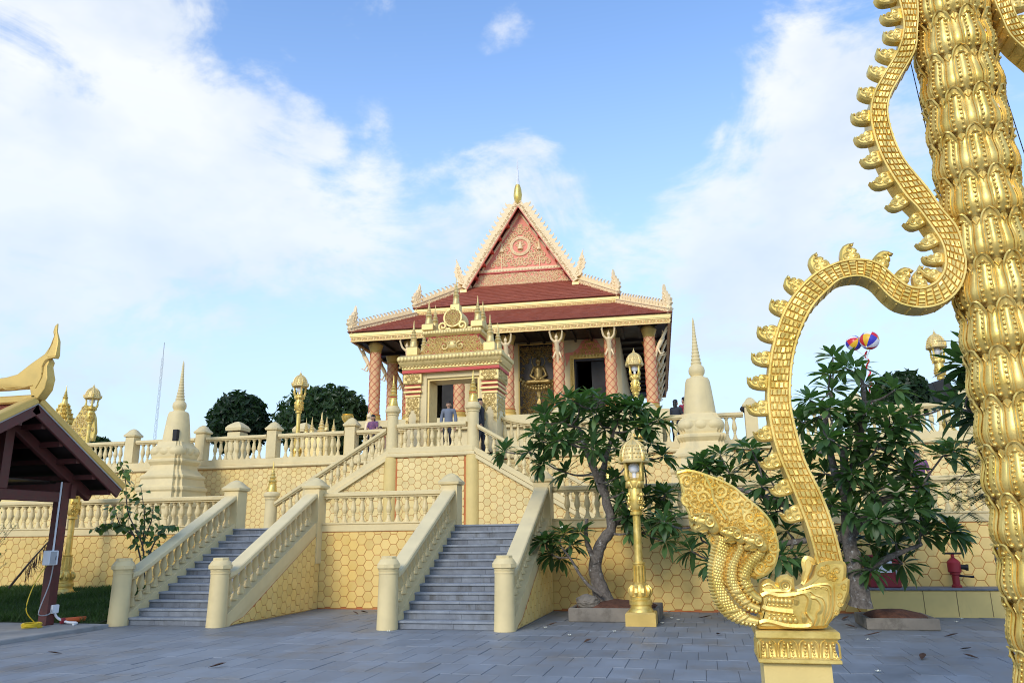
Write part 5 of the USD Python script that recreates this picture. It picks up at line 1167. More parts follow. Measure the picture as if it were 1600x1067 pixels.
# ------------------------------------------------------------------ lamp posts
def lamp(loc, lab, cat='street lamp'):
    t = thing('lamp_post', lab, cat, loc, 'golden lamp posts'); k = .00372; o = np.array(loc, float)
    L = lambda pr, n=16: MB().lathe([(r*k, (1028-y)*k) for y, r in pr], o, n)
    part('plinth', MB().loft([(-1, -1), (1, -1), (1, 1), (-1, 1)], [(78*k, 0), (78*k, 60*k), (72*k, 68*k)], o), 'gold_matt', t)
    part('base', L([(961, 66), (950, 62), (942, 55), (930, 54), (925, 60), (905, 60), (900, 52), (888, 52), (884, 56), (878, 50), (860, 50), (840, 46), (822, 34)], 20), 'gold', t)
    q = MB()
    for i in range(10):
        a = i*.6283; q.tube([o+[r*k*math.cos(a), r*k*math.sin(a), (1028-y)*k] for y, r in ((878, 50), (862, 56), (845, 54), (828, 42))], [.03, .045, .04, .02], 5)
    part('base_leaf', q, 'gold', t, kind='stuff')
    q = L([(822, 34), (818, 36), (812, 30), (725, 29), (720, 34), (712, 34), (710, 24)], 16)
    for i in range(12): a = i*.5236; q.tube([o+[30*k*math.cos(a), 30*k*math.sin(a), (1028-y)*k] for y in (810, 770, 728)], .016, 4)
    part('fluted_collar', q, 'gold', t)
    part('shaft', L([(712, 22), (465, 20)], 18), 'gold', t)
    part('vase', L([(467, 30), (464, 33), (448, 33), (445, 27), (435, 34), (410, 41), (380, 43), (350, 39), (325, 36), (318, 40), (300, 44), (285, 42), (272, 30), (268, 10)], 18), 'gold', t)
    q = MB()
    for i in range(4):
        a = i*math.pi/2+math.pi/4; rd = np.array([math.cos(a), math.sin(a), 0]); tg = np.array([-math.sin(a), math.cos(a), 0])
        curls(q, Polygon([(-.09, 0), (.09, 0), (.09, .42), (-.09, .42)]), o+rd*42*k*.96+[0, 0, (1028-440)*k], tg, (0, 0, 1), rd, .10, 4+i, r=.22)
        q.ball(o+rd*38*k+[0, 0, (1028-300)*k], 20*k, 2, (1, 1, 1.1))
        for s_ in (-1, 1): q.tube([o+rd*40*k+tg*s_*22*k+[0, 0, (1028-322)*k], o+rd*46*k+tg*s_*16*k+[0, 0, (1028-292)*k], o+rd*40*k+tg*s_*6*k+[0, 0, (1028-318)*k]], .02, 5)
    part('vase_relief', q, 'gold', t)
    for i in range(4):
        a = i*math.pi/2+math.pi/4; rd = np.array([math.cos(a), math.sin(a), 0])
        q = MB().tube([o+rd*r*k+[0, 0, (1028-y)*k] for y, r in ((285, 34), (275, 52), (255, 58), (225, 56), (200, 60), (182, 70))], [.045, .05, .04, .032, .036, .03], 7)
        q.tube([o+rd*r*k+[0, 0, (1028-y)*k] for y, r in ((182, 74), (172, 86), (150, 90), (140, 84))], [.035, .03, .02, .008], 6)
        part('arm', q, 'gold', t)
    part('bulb', MB().ball(o+[0, 0, (1028-215)*k], 30*k, 3).lathe([(10*k, (1028-270)*k), (12*k, (1028-235)*k)], o, 10), 'bulb', t)
    dm = part('dome', L([(180, 60), (190, 76), (188, 84), (180, 86), (172, 80), (150, 72), (120, 66), (95, 54), (75, 34), (66, 18), (60, 8)], 20), 'gold_pale', t)
    q = MB()
    for i in range(8):
        a = i*math.pi/4; q.tube([o+[r*k*math.cos(a), r*k*math.sin(a), (1028-y)*k] for y, r in ((176, 82), (150, 74), (120, 68), (95, 56), (75, 36), (62, 12))], .02, 4)
    for j, (y, r) in enumerate(((160, 76), (138, 71), (116, 66), (96, 56))):
        for i in range(24): a = i*math.pi/12+(j % 2)*math.pi/24; q.ball(o+[r*k*math.cos(a), r*k*math.sin(a), (1028-y)*k], .026*(r/76), 1, (1, 1, .8))
    part('dome_scales', q, 'gold_pale', dm, kind='stuff')
    part('finial', L([(64, 10), (58, 16), (52, 10), (45, 12), (38, 6), (22, 2), (10, 0)], 10), 'gold_pale', t)
    return t
lp = lamp((-1.27, 16.05, 0), 'golden lamp post with figured dome in front of the frangipani trunk')
for (x, y, z, lab) in ((-16.3, 17.75, .22, 'golden lamp post behind the brown pavilion post on the lawn'), (-14.92, 26.95, ZU, 'golden lamp post before the wide dark tree behind the upper balustrade'), (-24.3, 26.75, ZU, 'golden lamp post farthest left, beside the tiered golden spire'), (-1.93, 26.9, ZU, 'golden lamp post before the dark right veranda of the temple'), (7.87, 27.1, ZU, 'golden lamp post beside the black speaker near the lotus column')):
    copy_of(lp, 'lamp_post', lab, 'street lamp', (x, y, z), 0, 'golden lamp posts')
# ------------------------------------------------------------------ pavilion at the left edge
VX, AY, RZ, EY, EZ_ = -12.6, 12.45, 4.36, 14.95, 2.86
pv = thing('pavilion', 'brown timber pavilion with steep gable roof and golden horn finial at the left edge', 'pavilion', (-15.3, AY, 0))
sl_ = (RZ-EZ_)/(EY-AY); TXp = -13.2
yl = 2*AY-EY
for s_, e in ((1, EY), (-1, yl)):
    part('roof_slab', MB().slab([(AY, RZ-.02), (e, EZ_-.02), (e, EZ_-.10), (AY, RZ-.10)], (VX-.03, 0, 0), (0, 1, 0), (0, 0, 1), (1, 0, 0), -5.6, 0), 'dark_wood', pv)
    t_ = MB(); a, b = (VX-5.6, e, EZ_), (VX-.06, e, EZ_)
    slope(t_, (VX-5.6, e, EZ_), (VX-.12, e, EZ_), (VX-.12, AY, RZ), (VX-5.6, AY, RZ), .2, .22)
    part('roof_tiles', t_, 'roof_red', pv, kind='stuff', smooth=False)
    d = np.array([0, e-AY, EZ_-RZ]); d /= np.linalg.norm(d); u = np.array([0, -d[2], d[1]]); u *= np.sign(u[2])
    P0, P1 = np.array([VX, AY, RZ]), np.array([VX, e, EZ_])
    part('bargeboard', MB().bar(P0-u*.10-d*.0, P1-u*.10+d*.06, .06, .20, up=u, ch=.01), 'wood', pv)
    part('verge_trim', MB().bar(P0+u*.085-d*.1*0+[-.04, 0, 0], P1+u*.085+d*.08+[-.04, 0, 0], .22, .15, up=u, ch=.02), 'gold_matt', pv)
    part('verge_lead', MB().bar(P0+u*.004+[.015, 0, 0], P1+u*.004+d*.06+[.015, 0, 0], .07, .025, up=u), 'grey', pv)
    for k in range(5):
        q_ = P0+d*(.45+k*.58)-u*.20; part('purlin', MB().bar(q_+[-.04, 0, 0], q_+[-5.4, 0, 0], .10, .10), 'wood', pv)
    for x in (TXp, -15.6, -17.9):
        q0, q1 = np.array([x, AY+np.sign(d[1])*.06, RZ-.34]), np.array([x, e-d[1]*.22, EZ_-.27+.09]); part('rafter', MB().bar(q0, q1, .13, .20, up=u, ch=.01), 'wood', pv)
    for x in (TXp, -15.6, -17.9):
        y = AY+np.sign(d[1])*1.56; part('post', MB().box(x-.10, x+.10, y-.105, y+.105, .072, 2.95, ch=.012), 'wood', pv)
        part('post_bracket', MB().box(x-.06, x+.15, y-.04+np.sign(d[1])*.12, y+.1+np.sign(d[1])*.12, 2.62, 2.9), 'wood', pv)
for x in (TXp, -15.6, -17.9):
    part('tie_beam', MB().box(x-.07, x+.07, AY-1.62, AY+1.46, 2.53, 2.74, ch=.01), 'wood', pv)
    part('king_post', MB().box(x-.08, x+.08, AY-.10, AY+.10, 2.741, RZ-.4, ch=.01), 'wood', pv)
for y in (AY-1.56, AY+1.56): part('plate_beam', MB().bar((TXp-.1, y, 2.84), (-18, y, 2.84), .12, .16), 'wood', pv)
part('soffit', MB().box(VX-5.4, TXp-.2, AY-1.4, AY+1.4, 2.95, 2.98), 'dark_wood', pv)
part('tube_lamp', MB().tube([(-14.3, AY-1.2, 2.9), (-14.3, AY+1.2, 2.9)], .02, 6), 'white', pv)
part('ridge_cap', MB().bar((VX+.02, AY, RZ+.10), (VX-5.6, AY, RZ+.10), .20, .16, ch=.03), 'gold_matt', pv)
CH = [(0, 368), (22, 350), (50, 347), (110, 330), (180, 272), (250, 220), (288, 160), (295, 120), (289, 100), (298, 68), (312, 55), (308, 95), (319, 150), (310, 225), (300, 241), (270, 238), (280, 262), (270, 285), (276, 350), (262, 408), (225, 458), (190, 472), (178, 400), (100, 405), (30, 412), (-60, 415), (-60, 385)]
ch = np.array([on_y(x/3.44, 490+y/3.44, AY)[[0, 2]] for x, y in CH])
hf = part('horn_finial', MB().slab(np.vstack([ch]), (0, AY+.10, 0), (1, 0, 0), (0, 0, 1), (0, -1, 0), 0, .20, bev=.02).xf(lambda v: np.column_stack([v[:, 0], AY+(v[:, 1]-AY)*(1-.85*np.clip((v[:, 2]-ch[:, 1].min()-.30*np.ptp(ch[:, 1]))/(.6*np.ptp(ch[:, 1])), 0, 1)), v[:, 2]])), 'gold_matt', pv, smooth=50)
q = MB(); cv = lambda pts: plane_path((0, AY-.10, 0), (1, 0, 0), (0, 0, 1), (0, -1, 0), smooth_path(np.array([on_y(x/3.44, 490+y/3.44, AY-.1)[[0, 2]] for x, y in pts])), 0)
q.tube(cv([(10, 395), (40, 408), (100, 402), (175, 385)]), .014, 5); q.tube(cv([(300, 232), (250, 245), (228, 280), (222, 340), (190, 400)]), .016, 5)
part('finial_line', q, 'gold_matt', hf)
# electrics on the post
pyx, pyy = TXp+.10, AY+1.56
eb = thing('electric_box', 'pale grey electric box fixed to the pavilion post', 'electric box', (pyx, pyy-.1, 1.3))
part('case', MB().box(pyx-.06, pyx+.10, pyy-.33, pyy-.106, 1.26, 1.55, ch=.012), 'white', eb); part('door_seam', MB().box(pyx+.101, pyx+.106, pyy-.31, pyy-.15, 1.28, 1.53), 'grey', eb); part('lock', MB().box(pyx+.1065, pyx+.112, pyy-.175, pyy-.165, 1.36, 1.44), 'black', eb)
part('conduit', MB().tube([(pyx-.02, pyy-.13, 1.55), (pyx-.02, pyy-.13, 2.95)], .018, 8), 'white', eb)
part('cable_loop', MB().tube(smooth_path([(pyx+.02, pyy-.12, 1.27), (pyx+.02, pyy-.16, .9), (pyx+.03, pyy-.34, .42), (pyx+.04, pyy-.33, .30), (pyx+.05, pyy-.1, .30), (pyx+.03, pyy-.0, .42)]), .011, 6), 'grey', eb)
jb = thing('junction_box', 'small white junction box at the foot of the pavilion post', 'junction box', (pyx, pyy, .3))
part('case', MB().box(pyx+.002, pyx+.06, pyy-.03, pyy+.13, .30, .47, ch=.012), 'white', jb); part('pipe', MB().tube(smooth_path([(pyx+.03, pyy+.06, .30), (pyx+.06, pyy+.13, .20), (pyx+.22, pyy+.20, .12), (pyx+.42, pyy+.22, .105), (pyx+.50, pyy+.16, .10), (pyx+.52, pyy+.05, .09)]), .025, 8), 'white', jb)
yc = thing('power_cable', 'yellow power cable coiled on the pad beside the pavilion post', 'cable', (pyx-.05, pyy-.5, .08))
part('coil', MB().tube([(pyx+.1+(.13+.015*math.sin(t*3.1))*math.cos(t), pyy-.55+(.20+.02*math.sin(t*2.3))*math.sin(t), .09+.003*t) for t in np.linspace(0, 30, 150)], .011, 5), 'yellow_plastic', yc)
part('lead', MB().tube(smooth_path([(pyx+.1, pyy-.38, .12), (pyx+.02, pyy-.42, .18), (pyx-.02, pyy-.62, .45), (pyx-.02, pyy-.48, .95), (pyx-.01, pyy-.25, 1.27)]), .010, 5), 'yellow_plastic', yc)
ob = thing('extension_reel', 'orange plastic cylinder lying on the pad edge by the pavilion post', 'cylinder', (pyx+.1, pyy+.5, .1))
part('barrel', MB().tube([(pyx+.15, pyy+.22, .145), (pyx+.30, pyy+.62, .145)], .055, 10), 'orange_plastic', ob); part('cap', MB().tube([(pyx+.12, pyy+.15, .145), (pyx+.148, pyy+.215, .145)], .06, 10), 'red_metal', ob)

# ------------------------------------------------------------------ plants
def leaf_mesh(L, W, droop=.25, fold=.12, n=5):
    """leaf along +x from the origin, obovate, folded on its midrib"""
    t = np.linspace(0, 1, n+1); w = W*np.sin(np.pi*np.clip(t, 0, 1)**1.25)**.8*.5; w[0] = W*.05; w[-1] = .002
    z = -droop*L*t**2; V = np.vstack([np.column_stack([t*L, -w, z+fold*w*2]), np.column_stack([t*L, 0*w, z]), np.column_stack([t*L, w, z+fold*w*2])]); m_ = n+1; F = []
    for i in range(n):
        for r in (0, 1): a = r*m_+i; F += [(a, a+1, a+m_+1), (a, a+m_+1, a+m_)]
    return V, np.array(F)
def orient(V, p, d, up=(0, 0, 1), roll=0.):
    d = np.array(d, float); d /= np.linalg.norm(d); y = np.cross(up, d); l = np.linalg.norm(y); y = y/l if l > 1e-3 else np.array([0, 1., 0]); z = np.cross(d, y)
    c, s = math.cos(roll), math.sin(roll); y, z = y*c+z*s, z*c-y*s
    return np.array(p)+V[:, :1]*d+V[:, 1:2]*y+V[:, 2:]*z
def rosette(q, c, ax, n, L, W):
    out = []; ax = np.array(ax, float); ax /= np.linalg.norm(ax); a1 = np.cross(ax, (.3, .5, .8)); a1 /= np.linalg.norm(a1); a2 = np.cross(ax, a1)
    for k in range(n):
        an = k*2.39996+q.uniform(-.25, .25); f = k/n; el = .95*(1-f)-.30*f+q.uniform(-.15, .15); d = (a1*math.cos(an)+a2*math.sin(an))*math.cos(el)+ax*math.sin(el)
        l = L*q.uniform(.75, 1.1)*(.65+.35*min(1, f*2)); V, F = leaf_mesh(l, W*q.uniform(.85, 1.1), q.uniform(.10, .38), q.uniform(.06, .16))
        out.append((view_size(c)*l, orient(V, np.array(c)+d*.04, d, roll=q.uniform(-.4, .4)), F))
    return out
def frangipani(name, lab, loc, limbs, tips, L, W, n, seed, mat='leaf', cat='tree', flowers=0, spread=.9):
    """limbs: list of (points, radii); tips: points; each tip joins the nearest limb point by a branch"""
    t = thing(name, lab, cat, loc); q = random.Random(seed); tr = MB(); nodes = []
    for P, r in limbs:
        S = smooth_path(P, 5); rr = np.interp(np.linspace(0, 1, len(S)), np.linspace(0, 1, len(r)), r); S = S+np.array([[q.uniform(-1, 1) for _ in range(3)] for _ in S])*rr[:, None]*.12
        tr.tube(S, rr*np.array([q.uniform(.9, 1.1) for _ in rr]), 9); nodes += [(p, r_) for p, r_ in zip(S, rr)]
    part('trunk', tr, 'bark', t, smooth=60)
    br = MB(); its = []; cen = np.mean([p for p, _ in nodes], 0); cand = [(p, r_) for p, r_ in nodes if r_ < max(r for _, r in nodes)*.75] or nodes
    for p in sorted(tips, key=lambda p: min(np.linalg.norm(np.array(p)-x) for x, _ in cand)):
        p = np.array(p); b, r_ = min(cand, key=lambda x: np.linalg.norm(x[0]-p)+.9*max(0, x[0][2]-p[2]+.1)); m_ = .5*(b+p)+[q.uniform(-.08, .08), q.uniform(-.08, .08), -.06*np.linalg.norm(p-b)]
        S = smooth_path([b, m_, p], 4); br.tube(S, np.linspace(min(r_*.8, .035), .016, len(S)), 6); cand += [(x, .025) for x in S[4:]]
        ax = (p-b)/np.linalg.norm(p-b)*spread+np.array([0, 0, .75]); its += rosette(q, p, ax, n+q.randint(-2, 3), L, W)
        if q.random() < flowers:
            fl = MB()
            for k in range(7): fl.ball(p+np.array([q.uniform(-.07, .07), q.uniform(-.07, .07), .10+q.uniform(0, .07)]), .022, 1, (1, 1, .6))
            part('blossom', fl, 'petal', t)
    part('branches', br, 'bark', t, kind='stuff', smooth=60)
    def rest_(r):
        mb = MB(); [mb.add(V, F) for _, V, F in r]; part('foliage', mb, mat, t, kind='stuff', smooth=True)
    cap300(its, lambda it: part('leaf', MB().add(it[1], it[2]), mat, t, smooth=True), rest_); return t
qd = random.Random(77)
def P3(pts, Y, dy=0): return [on_y(x, y, Y+(qd.uniform(-dy, dy) if dy else 0)) for x, y in pts]
Y1 = 17.25; k1 = Y1/1238
def dens(tips, p, s): return list(tips)+[np.array(t)+np.array([qd.gauss(0, s), qd.gauss(0, s), qd.gauss(0, s*.8)]) for t in tips if qd.random() < p and t[2] > 1.5]
def planter(x0, x1, y0, y1, h, lab, mat='concrete', cat='planter'):
    t = thing('planter', lab, cat, ((x0+x1)/2, (y0+y1)/2, 0)); w_ = .09
    part('kerb', MB().box(x0, x1, y0, y0+w_, 0, h, ch=.015).box(x0, x1, y1-w_, y1, 0, h, ch=.015).box(x0, x0+w_, y0+w_+.001, y1-w_-.001, 0, h, ch=.015).box(x1-w_, x1, y0+w_+.001, y1-w_-.001, 0, h, ch=.015), mat, t)
    g_ = trimesh.creation.icosphere(3); v = g_.vertices*np.array([(x1-x0)/2-w_*.5, (y1-y0)/2-w_*.5, .15])+np.array([(x0+x1)/2, (y0+y1)/2, h-.05]); v[:, 2] += .08*(meshkit.fbm(v*3, 3)-.5)
    part('soil', (v, g_.faces), 'soil', t); return t
planter(-2.78, -.95, 16.45, 18.0, .27, 'low weathered concrete planter of red soil around the frangipani trunk', 'concrete_old')
rk = trimesh.creation.icosphere(3); v = rk.vertices*np.array([.27, .2, .17]); v *= .85*(.75+.6*meshkit.fbm(rk.vertices*1.8+5, 3))[:, None]; solo('rock', (v+np.array([-2.42, 16.75, .36]), rk.faces), 'concrete_old', 'rough weathered rock lying on the left end of the planter', 'rock', smooth=False)
limbs = [(P3([(946, 940), (934, 908), (930, 876), (941, 846), (955, 824), (948, 785), (939, 756)], Y1), [.20, .155, .135, .125, .11, .10, .10]),
         (P3([(939, 758), (922, 717), (913, 693), (905, 668)], Y1, .1), [.095, .075, .055, .03]), (P3([(939, 756), (943, 732), (950, 704), (960, 670)], Y1, .1), [.09, .07, .055, .03]), (P3([(930, 880), (916, 842), (917, 810)], Y1-.1), [.06, .05, .035]), (P3([(940, 930), (912, 906), (893, 875), (880, 858)], Y1-.35), [.04, .032, .028, .022]), (P3([(953, 826), (975, 806), (1000, 800)], Y1+.1), [.06, .05, .03])]
tips = P3([(828, 706), (850, 648), (878, 660), (866, 700), (905, 632), (898, 668), (932, 646), (922, 618), (955, 632), (966, 664), (985, 634), (992, 668), (1012, 662), (1016, 694), (962, 700), (930, 690), (984, 712), (892, 694), (846, 728), (884, 738), (1000, 640), (866, 628), (840, 676), (945, 672), (912, 700), (978, 690), (1005, 720), (858, 690), (938, 625), (965, 645)], Y1, .75)+P3([(978, 766), (1008, 774), (1040, 796), (1000, 802), (1046, 818), (968, 790), (1018, 826), (985, 832), (1032, 776), (960, 748)], Y1+.3, .5)+P3([(848, 846), (880, 834), (906, 832), (862, 866), (893, 852)], Y1-.4, .3)
frangipani('frangipani_tree', 'frangipani tree in the concrete planter right of the right stair', (-1.9, Y1, 0), limbs, dens(tips, .85, .38), .42, .11, 23, 3, flowers=.08)
Y2 = 15.6
planter(2.75, 3.95, 15.7, 16.9, .20, 'low earthy planter under the large frangipani behind the naga statue', 'concrete_old')
limbs = [(P3([(1345, 945), (1336, 890), (1325, 830), (1322, 770), (1318, 700)], Y2), [.20, .15, .12, .10, .07]), (P3([(1322, 780), (1300, 720), (1290, 660), (1300, 620)], Y2, .1), [.09, .07, .05, .03]), (P3([(1322, 760), (1345, 680), (1350, 620), (1345, 585)], Y2, .1), [.08, .06, .045, .03]), (P3([(1330, 850), (1250, 800), (1180, 770), (1120, 760)], Y2+.2, .1), [.09, .07, .05, .03]), (P3([(1328, 840), (1370, 790), (1410, 770)], Y2, .1), [.08, .06, .035]), (P3([(1338, 900), (1390, 870), (1440, 850)], Y2-.1, .1), [.06, .05, .03]), (P3([(1300, 840), (1200, 850), (1110, 850)], Y2+.2, .1), [.06, .05, .03])]
tips = P3([(1335, 575), (1350, 600), (1300, 610), (1265, 625), (1280, 650), (1320, 640), (1365, 630), (1390, 650), (1340, 660), (1255, 660), (1300, 690), (1330, 700), (1370, 690), (1400, 690), (1270, 700), (1350, 730), (1385, 730), (1420, 735), (1440, 760), (1400, 770), (1360, 770), (1320, 750), (1290, 740), (1430, 790), (1410, 815), (1370, 810), (1330, 800), (1300, 790), (1450, 800), (1440, 835), (1400, 850), (1360, 850), (1325, 850), (1410, 880), (1380, 880), (1340, 885), (1270, 780), (1285, 830), (1425, 650), (1415, 700), (1310, 870), (1360, 905 if 0 else 890)], Y2, 1.0)+P3([(1260, 740), (1230, 770), (1160, 700), (1125, 710), (1105, 730), (1140, 740), (1180, 720), (1190, 760), (1110, 770), (1085, 740), (1150, 780), (1100, 790), (1130, 810), (1080, 860), (1095, 835), (1110, 880), (1140, 860), (1170, 820), (1200, 800), (1230, 830), (1245, 870), (1180, 870), (1215, 880)], Y2+.35, .6)
frangipani('frangipani_tree', 'large spreading frangipani tree behind the body of the naga statue', (3.1, Y2, 0), limbs, dens(tips, .95, .45), .43, .115, 22, 9, mat='leaf', flowers=.06)
Y3 = 11.2
limbs = [([(4.3, Y3, -.05)]+P3([(1575, 900), (1568, 780), (1556, 690), (1548, 640)], Y3), [.12, .10, .08, .06, .04])]
frangipani('frangipani_tree', 'tall frangipani with long dark leaves half hidden behind the lotus column', (4.3, Y3, 0), limbs, P3([(1520, 545), (1508, 570), (1530, 580), (1515, 610), (1540, 600), (1505, 640), (1530, 650), (1545, 560), (1560, 620), (1545, 665), (1580, 590), (1575, 650)], Y3, .5), .46, .12, 16, 21, mat='leaf_dark')
# feathery tree
ft_ = thing('feathery_tree', 'small tree with fine feathery leaflets beside the lotus column', 'tree', (5.6, 14.0, 0)); q = random.Random(4); base = np.array([5.6, 14.0, 0]); topp = on_y(1556, 640, 14.0)
part('trunk', MB().tube(smooth_path([base, base*.5+topp*.5+[.08, 0, 0], topp]), np.linspace(.09, .04, 13), 8), 'bark', ft_)
tw, lf = MB(), MB()
for (x, y) in [(1500, 715), (1490, 745), (1510, 690), (1520, 740), (1495, 785), (1515, 800), (1535, 680), (1530, 720), (1540, 770), (1485, 690), (1548, 700), (1552, 750), (1505, 765), (1528, 655), (1480, 768)]:
    p = on_y(x, y, 14.0+q.uniform(-.5, .5)); b = base+(topp-base)*q.uniform(.55, .95); S = smooth_path([b, .5*(b+p)+[0, 0, .12], p], 4); tw.tube(S, np.linspace(.012, .004, len(S)), 5)
    for k in range(14):
        o_ = S[min(len(S)-1, 2+k*len(S)//11)]; d = np.array([q.uniform(-1, 1), q.uniform(-1, 1), q.uniform(-.5, .3)]); d /= np.linalg.norm(d); L = q.uniform(.18, .30)
        for j in range(8):
            for s_ in (-1, 1):
                V, F = leaf_mesh(.11, .038, .1, .0, 2); dd = np.cross(d, (0, 0, 1.))*s_+d*.35; lf.add(orient(V, o_+d*L*(j+1)/8+[0, 0, -.1*L*(j/8)**2], dd), F)
part('twigs', tw, 'twig', ft_); part('leaflets', lf, 'leaf_feather', ft_, kind='stuff', smooth=True)
# round dark trees on the upper terrace
def round_tree(px, py, rx, rz, Y, lab, seed, n=3600):
    c = on_y(px, py, Y); q = np.random.RandomState(seed); t = thing('round_tree', lab, 'tree', (c[0], Y, ZU)); s = Y/1238; rx *= s; rz *= s
    part('trunk', MB().tube(smooth_path([(c[0], Y, ZU-.05), (c[0]+.1, Y, ZU+1.2), (c[0], Y, c[2])]), np.linspace(.22, .08, 13), 8), 'bark', t)
    d = q.normal(size=(n, 3)); d /= np.linalg.norm(d, axis=1, keepdims=True); rad = (.60+.42*q.rand(n)**.6)*(.74+.42*meshkit.fbm(d*2.6+seed, 3)+.20*meshkit.noise(d*7, seed))
    p = c+d*rad[:, None]*[rx, rx, rz]; a = d+q.normal(size=(n, 3))*.7; a /= np.linalg.norm(a, axis=1, keepdims=True); b = np.cross(a, q.normal(size=(n, 3))); b /= np.linalg.norm(b, axis=1, keepdims=True); e = np.cross(a, b)
    L = .13+.15*q.rand(n, 1); V = np.stack([p-b*L, p-e*L*.42+a*.03, p+b*L-a*.04, p+e*L*.42+a*.03], 1).reshape(-1, 3); F = np.arange(n)[:, None]*4+np.array([0, 1, 2, 3])
    g_ = trimesh.creation.icosphere(3); gv = g_.vertices; gr_ = .48*(.78+.34*meshkit.fbm(gv*2.6+seed, 3)); 
    part('crown', MB().add(V, F).add(c+gv*gr_[:, None]*[rx, rx, rz], g_.faces), 'leaf_dark', t, kind='stuff', smooth=False)
round_tree(373, 662, 50, 54, 36, 'round dark tree left of the lamp behind the upper balustrade', 1)
round_tree(508, 662, 78, 62, 38, 'broad dark tree beside the temple corner behind the upper balustrade', 2, 5200)
round_tree(1410, 622, 38, 36, 33, 'small round dark tree behind the upper balustrade on the right', 3, 2400)
round_tree(150, 700, 26, 18, 34, 'low dark bush peeking over the upper balustrade at the far left', 4, 1200)
# sapling with heart leaves
Ys = 16.3; q = random.Random(12); sb = on_y(224, 905, Ys); sp = thing('sapling', 'slender sapling with heart shaped leaves behind the left stair newel', 'sapling', (sb[0], Ys, .1))
tw = MB(); stems = [P3([(226, 905), (222, 850), (200, 800), (196, 750), (188, 722)], Ys), P3([(224, 890), (206, 830), (172, 818), (150, 828)], Ys), P3([(224, 890), (240, 850), (256, 824), (268, 822)], Ys), P3([(222, 860), (226, 810), (220, 760)], Ys), P3([(208, 835), (188, 820), (178, 790)], Ys), P3([(222, 850), (236, 815), (240, 790)], Ys)]
for S in stems:
    S = smooth_path(S, 5); tw.tube(S, np.linspace(.022, .006, len(S)), 6)
    for k in range(3, len(S)):
        for _ in range(4 if k > 4 else 2):
            a = q.uniform(0, 6.28); d = np.array([math.cos(a), math.sin(a)*.7, q.uniform(-.3, .35)]); pe_ = S[k]+d*q.uniform(.05, .16); tw.tube([S[k], pe_], .003, 4)
            l = q.uniform(.10, .18); P = np.array([(0, 0, 0), (l*.15, l*.42, .0), (l*.55, l*.36, -.02), (l*1.05, 0, -.05), (l*.55, -l*.36, -.02), (l*.15, -l*.42, 0), (l*.5, 0, -.01)]); dd = d*.6+np.array([0, -.2, -.7*q.random()]); part('leaf', MB().add(orient(P, pe_, dd, roll=q.uniform(-.6, .6)), [(0, 1, 6), (1, 2, 6), (2, 3, 6), (3, 4, 6), (4, 5, 6), (5, 0, 6)]), 'leaf_sapling', sp, smooth=True)
part('stems', tw, 'twig', sp)
# bush and dead palm frond at the far left
bb = thing('bush', 'airy small leaved bush cut by the left edge in front of the wall', 'bush', (-17.6, 16.6, .3)); q = random.Random(8); tw, lf = MB(), MB()
for k in range(46):
    b = np.array([-18.3+q.uniform(-.25, .25), 16.6, .28]); p = on_y(q.uniform(-60, 24), q.uniform(795, 885), 16.6+q.uniform(-.3, .3)); S = smooth_path([b, .5*(b+p)+[0, 0, .1], p], 3); tw.tube(S, np.linspace(.010, .004, len(S)), 4)
    for j in range(22):
        V, F = leaf_mesh(q.uniform(.05, .09), .025, .1, .05, 2); d = np.array([q.uniform(-1, 1), q.uniform(-1, 1), q.uniform(-.3, 1)]); lf.add(orient(V, S[q.randint(2, len(S)-1)]+[q.uniform(-.05, .05) for _ in range(3)], d), F)
part('stems', tw, 'twig', bb); part('leaves', lf, 'leaf_sapling', bb, kind='stuff', smooth=True)
fr = thing('dead_frond', 'dry brown palm frond leaning against the wall behind the pavilion post', 'palm frond', on_y(14, 918, 17.4)); S = smooth_path(P3([(14, 918), (45, 880), (70, 852), (84, 838)], 17.4)); part('rib', MB().tube(S, np.linspace(.03, .012, len(S)), 6), 'twig', fr); lf = MB(); q = random.Random(2)
for k in range(5, len(S)):
    for _ in range(9): V, F = leaf_mesh(q.uniform(.25, .42), .02, .5, 0, 3); lf.add(orient(V, S[k], (q.uniform(-.2, 1), q.uniform(-.6, .6), q.uniform(-1.2, .1))), F)
part('leaflets', lf, 'dry_leaf', fr, kind='stuff')
# lawn
gx_, gy_ = R.uniform(-24, -12.35, 62000), R.uniform(14.42, 18.75, 62000)
gz = lambda x, y: .05+.38*np.clip((y-14.4)/4.2, 0, 1)**.8
hv_ = np.linspace(-26, -12.3, 24); yv_ = np.linspace(14.4, 18.78, 10); GV = np.array([(x, y, gz(x, y)+.02) for y in yv_ for x in hv_]); GF = [(i*24+j, i*24+j+1, (i+1)*24+j+1, (i+1)*24+j) for i in range(9) for j in range(23)]
solo('lawn_mound', MB().add(GV, GF).add(*MB().box(-26, -12.31, 14.38, 14.42, -.2, .07).arr()).add(*MB().slab([(14.4, 0), (18.78, 0), (18.78, .44), (16.5, .27), (14.4, .06)], (-12.30, 0, 0), (0, 1, 0), (0, 0, 1), (1, 0, 0), -.05, 0).arr()), 'grass_soil', 'sloping lawn bed between the pad and the wall', kind='structure')
h = R.uniform(.06, .17, len(gx_))*(.6+.8*meshkit.noise(np.column_stack([gx_*1.3, gy_*1.3, 0*gx_]), 3)); a = R.uniform(0, 6.28, len(gx_)); b = np.column_stack([gx_, gy_, gz(gx_, gy_)]); d = np.column_stack([np.cos(a), np.sin(a), 0*a]); ln = R.uniform(-.6, .6, (len(a), 2))*h[:, None]
V = np.stack([b-d*.006, b+d*.006, b+np.column_stack([ln*.4, h*.6])+d*.004, b+np.column_stack([ln, h])], 1).reshape(-1, 3); k = np.arange(len(a))[:, None]*4
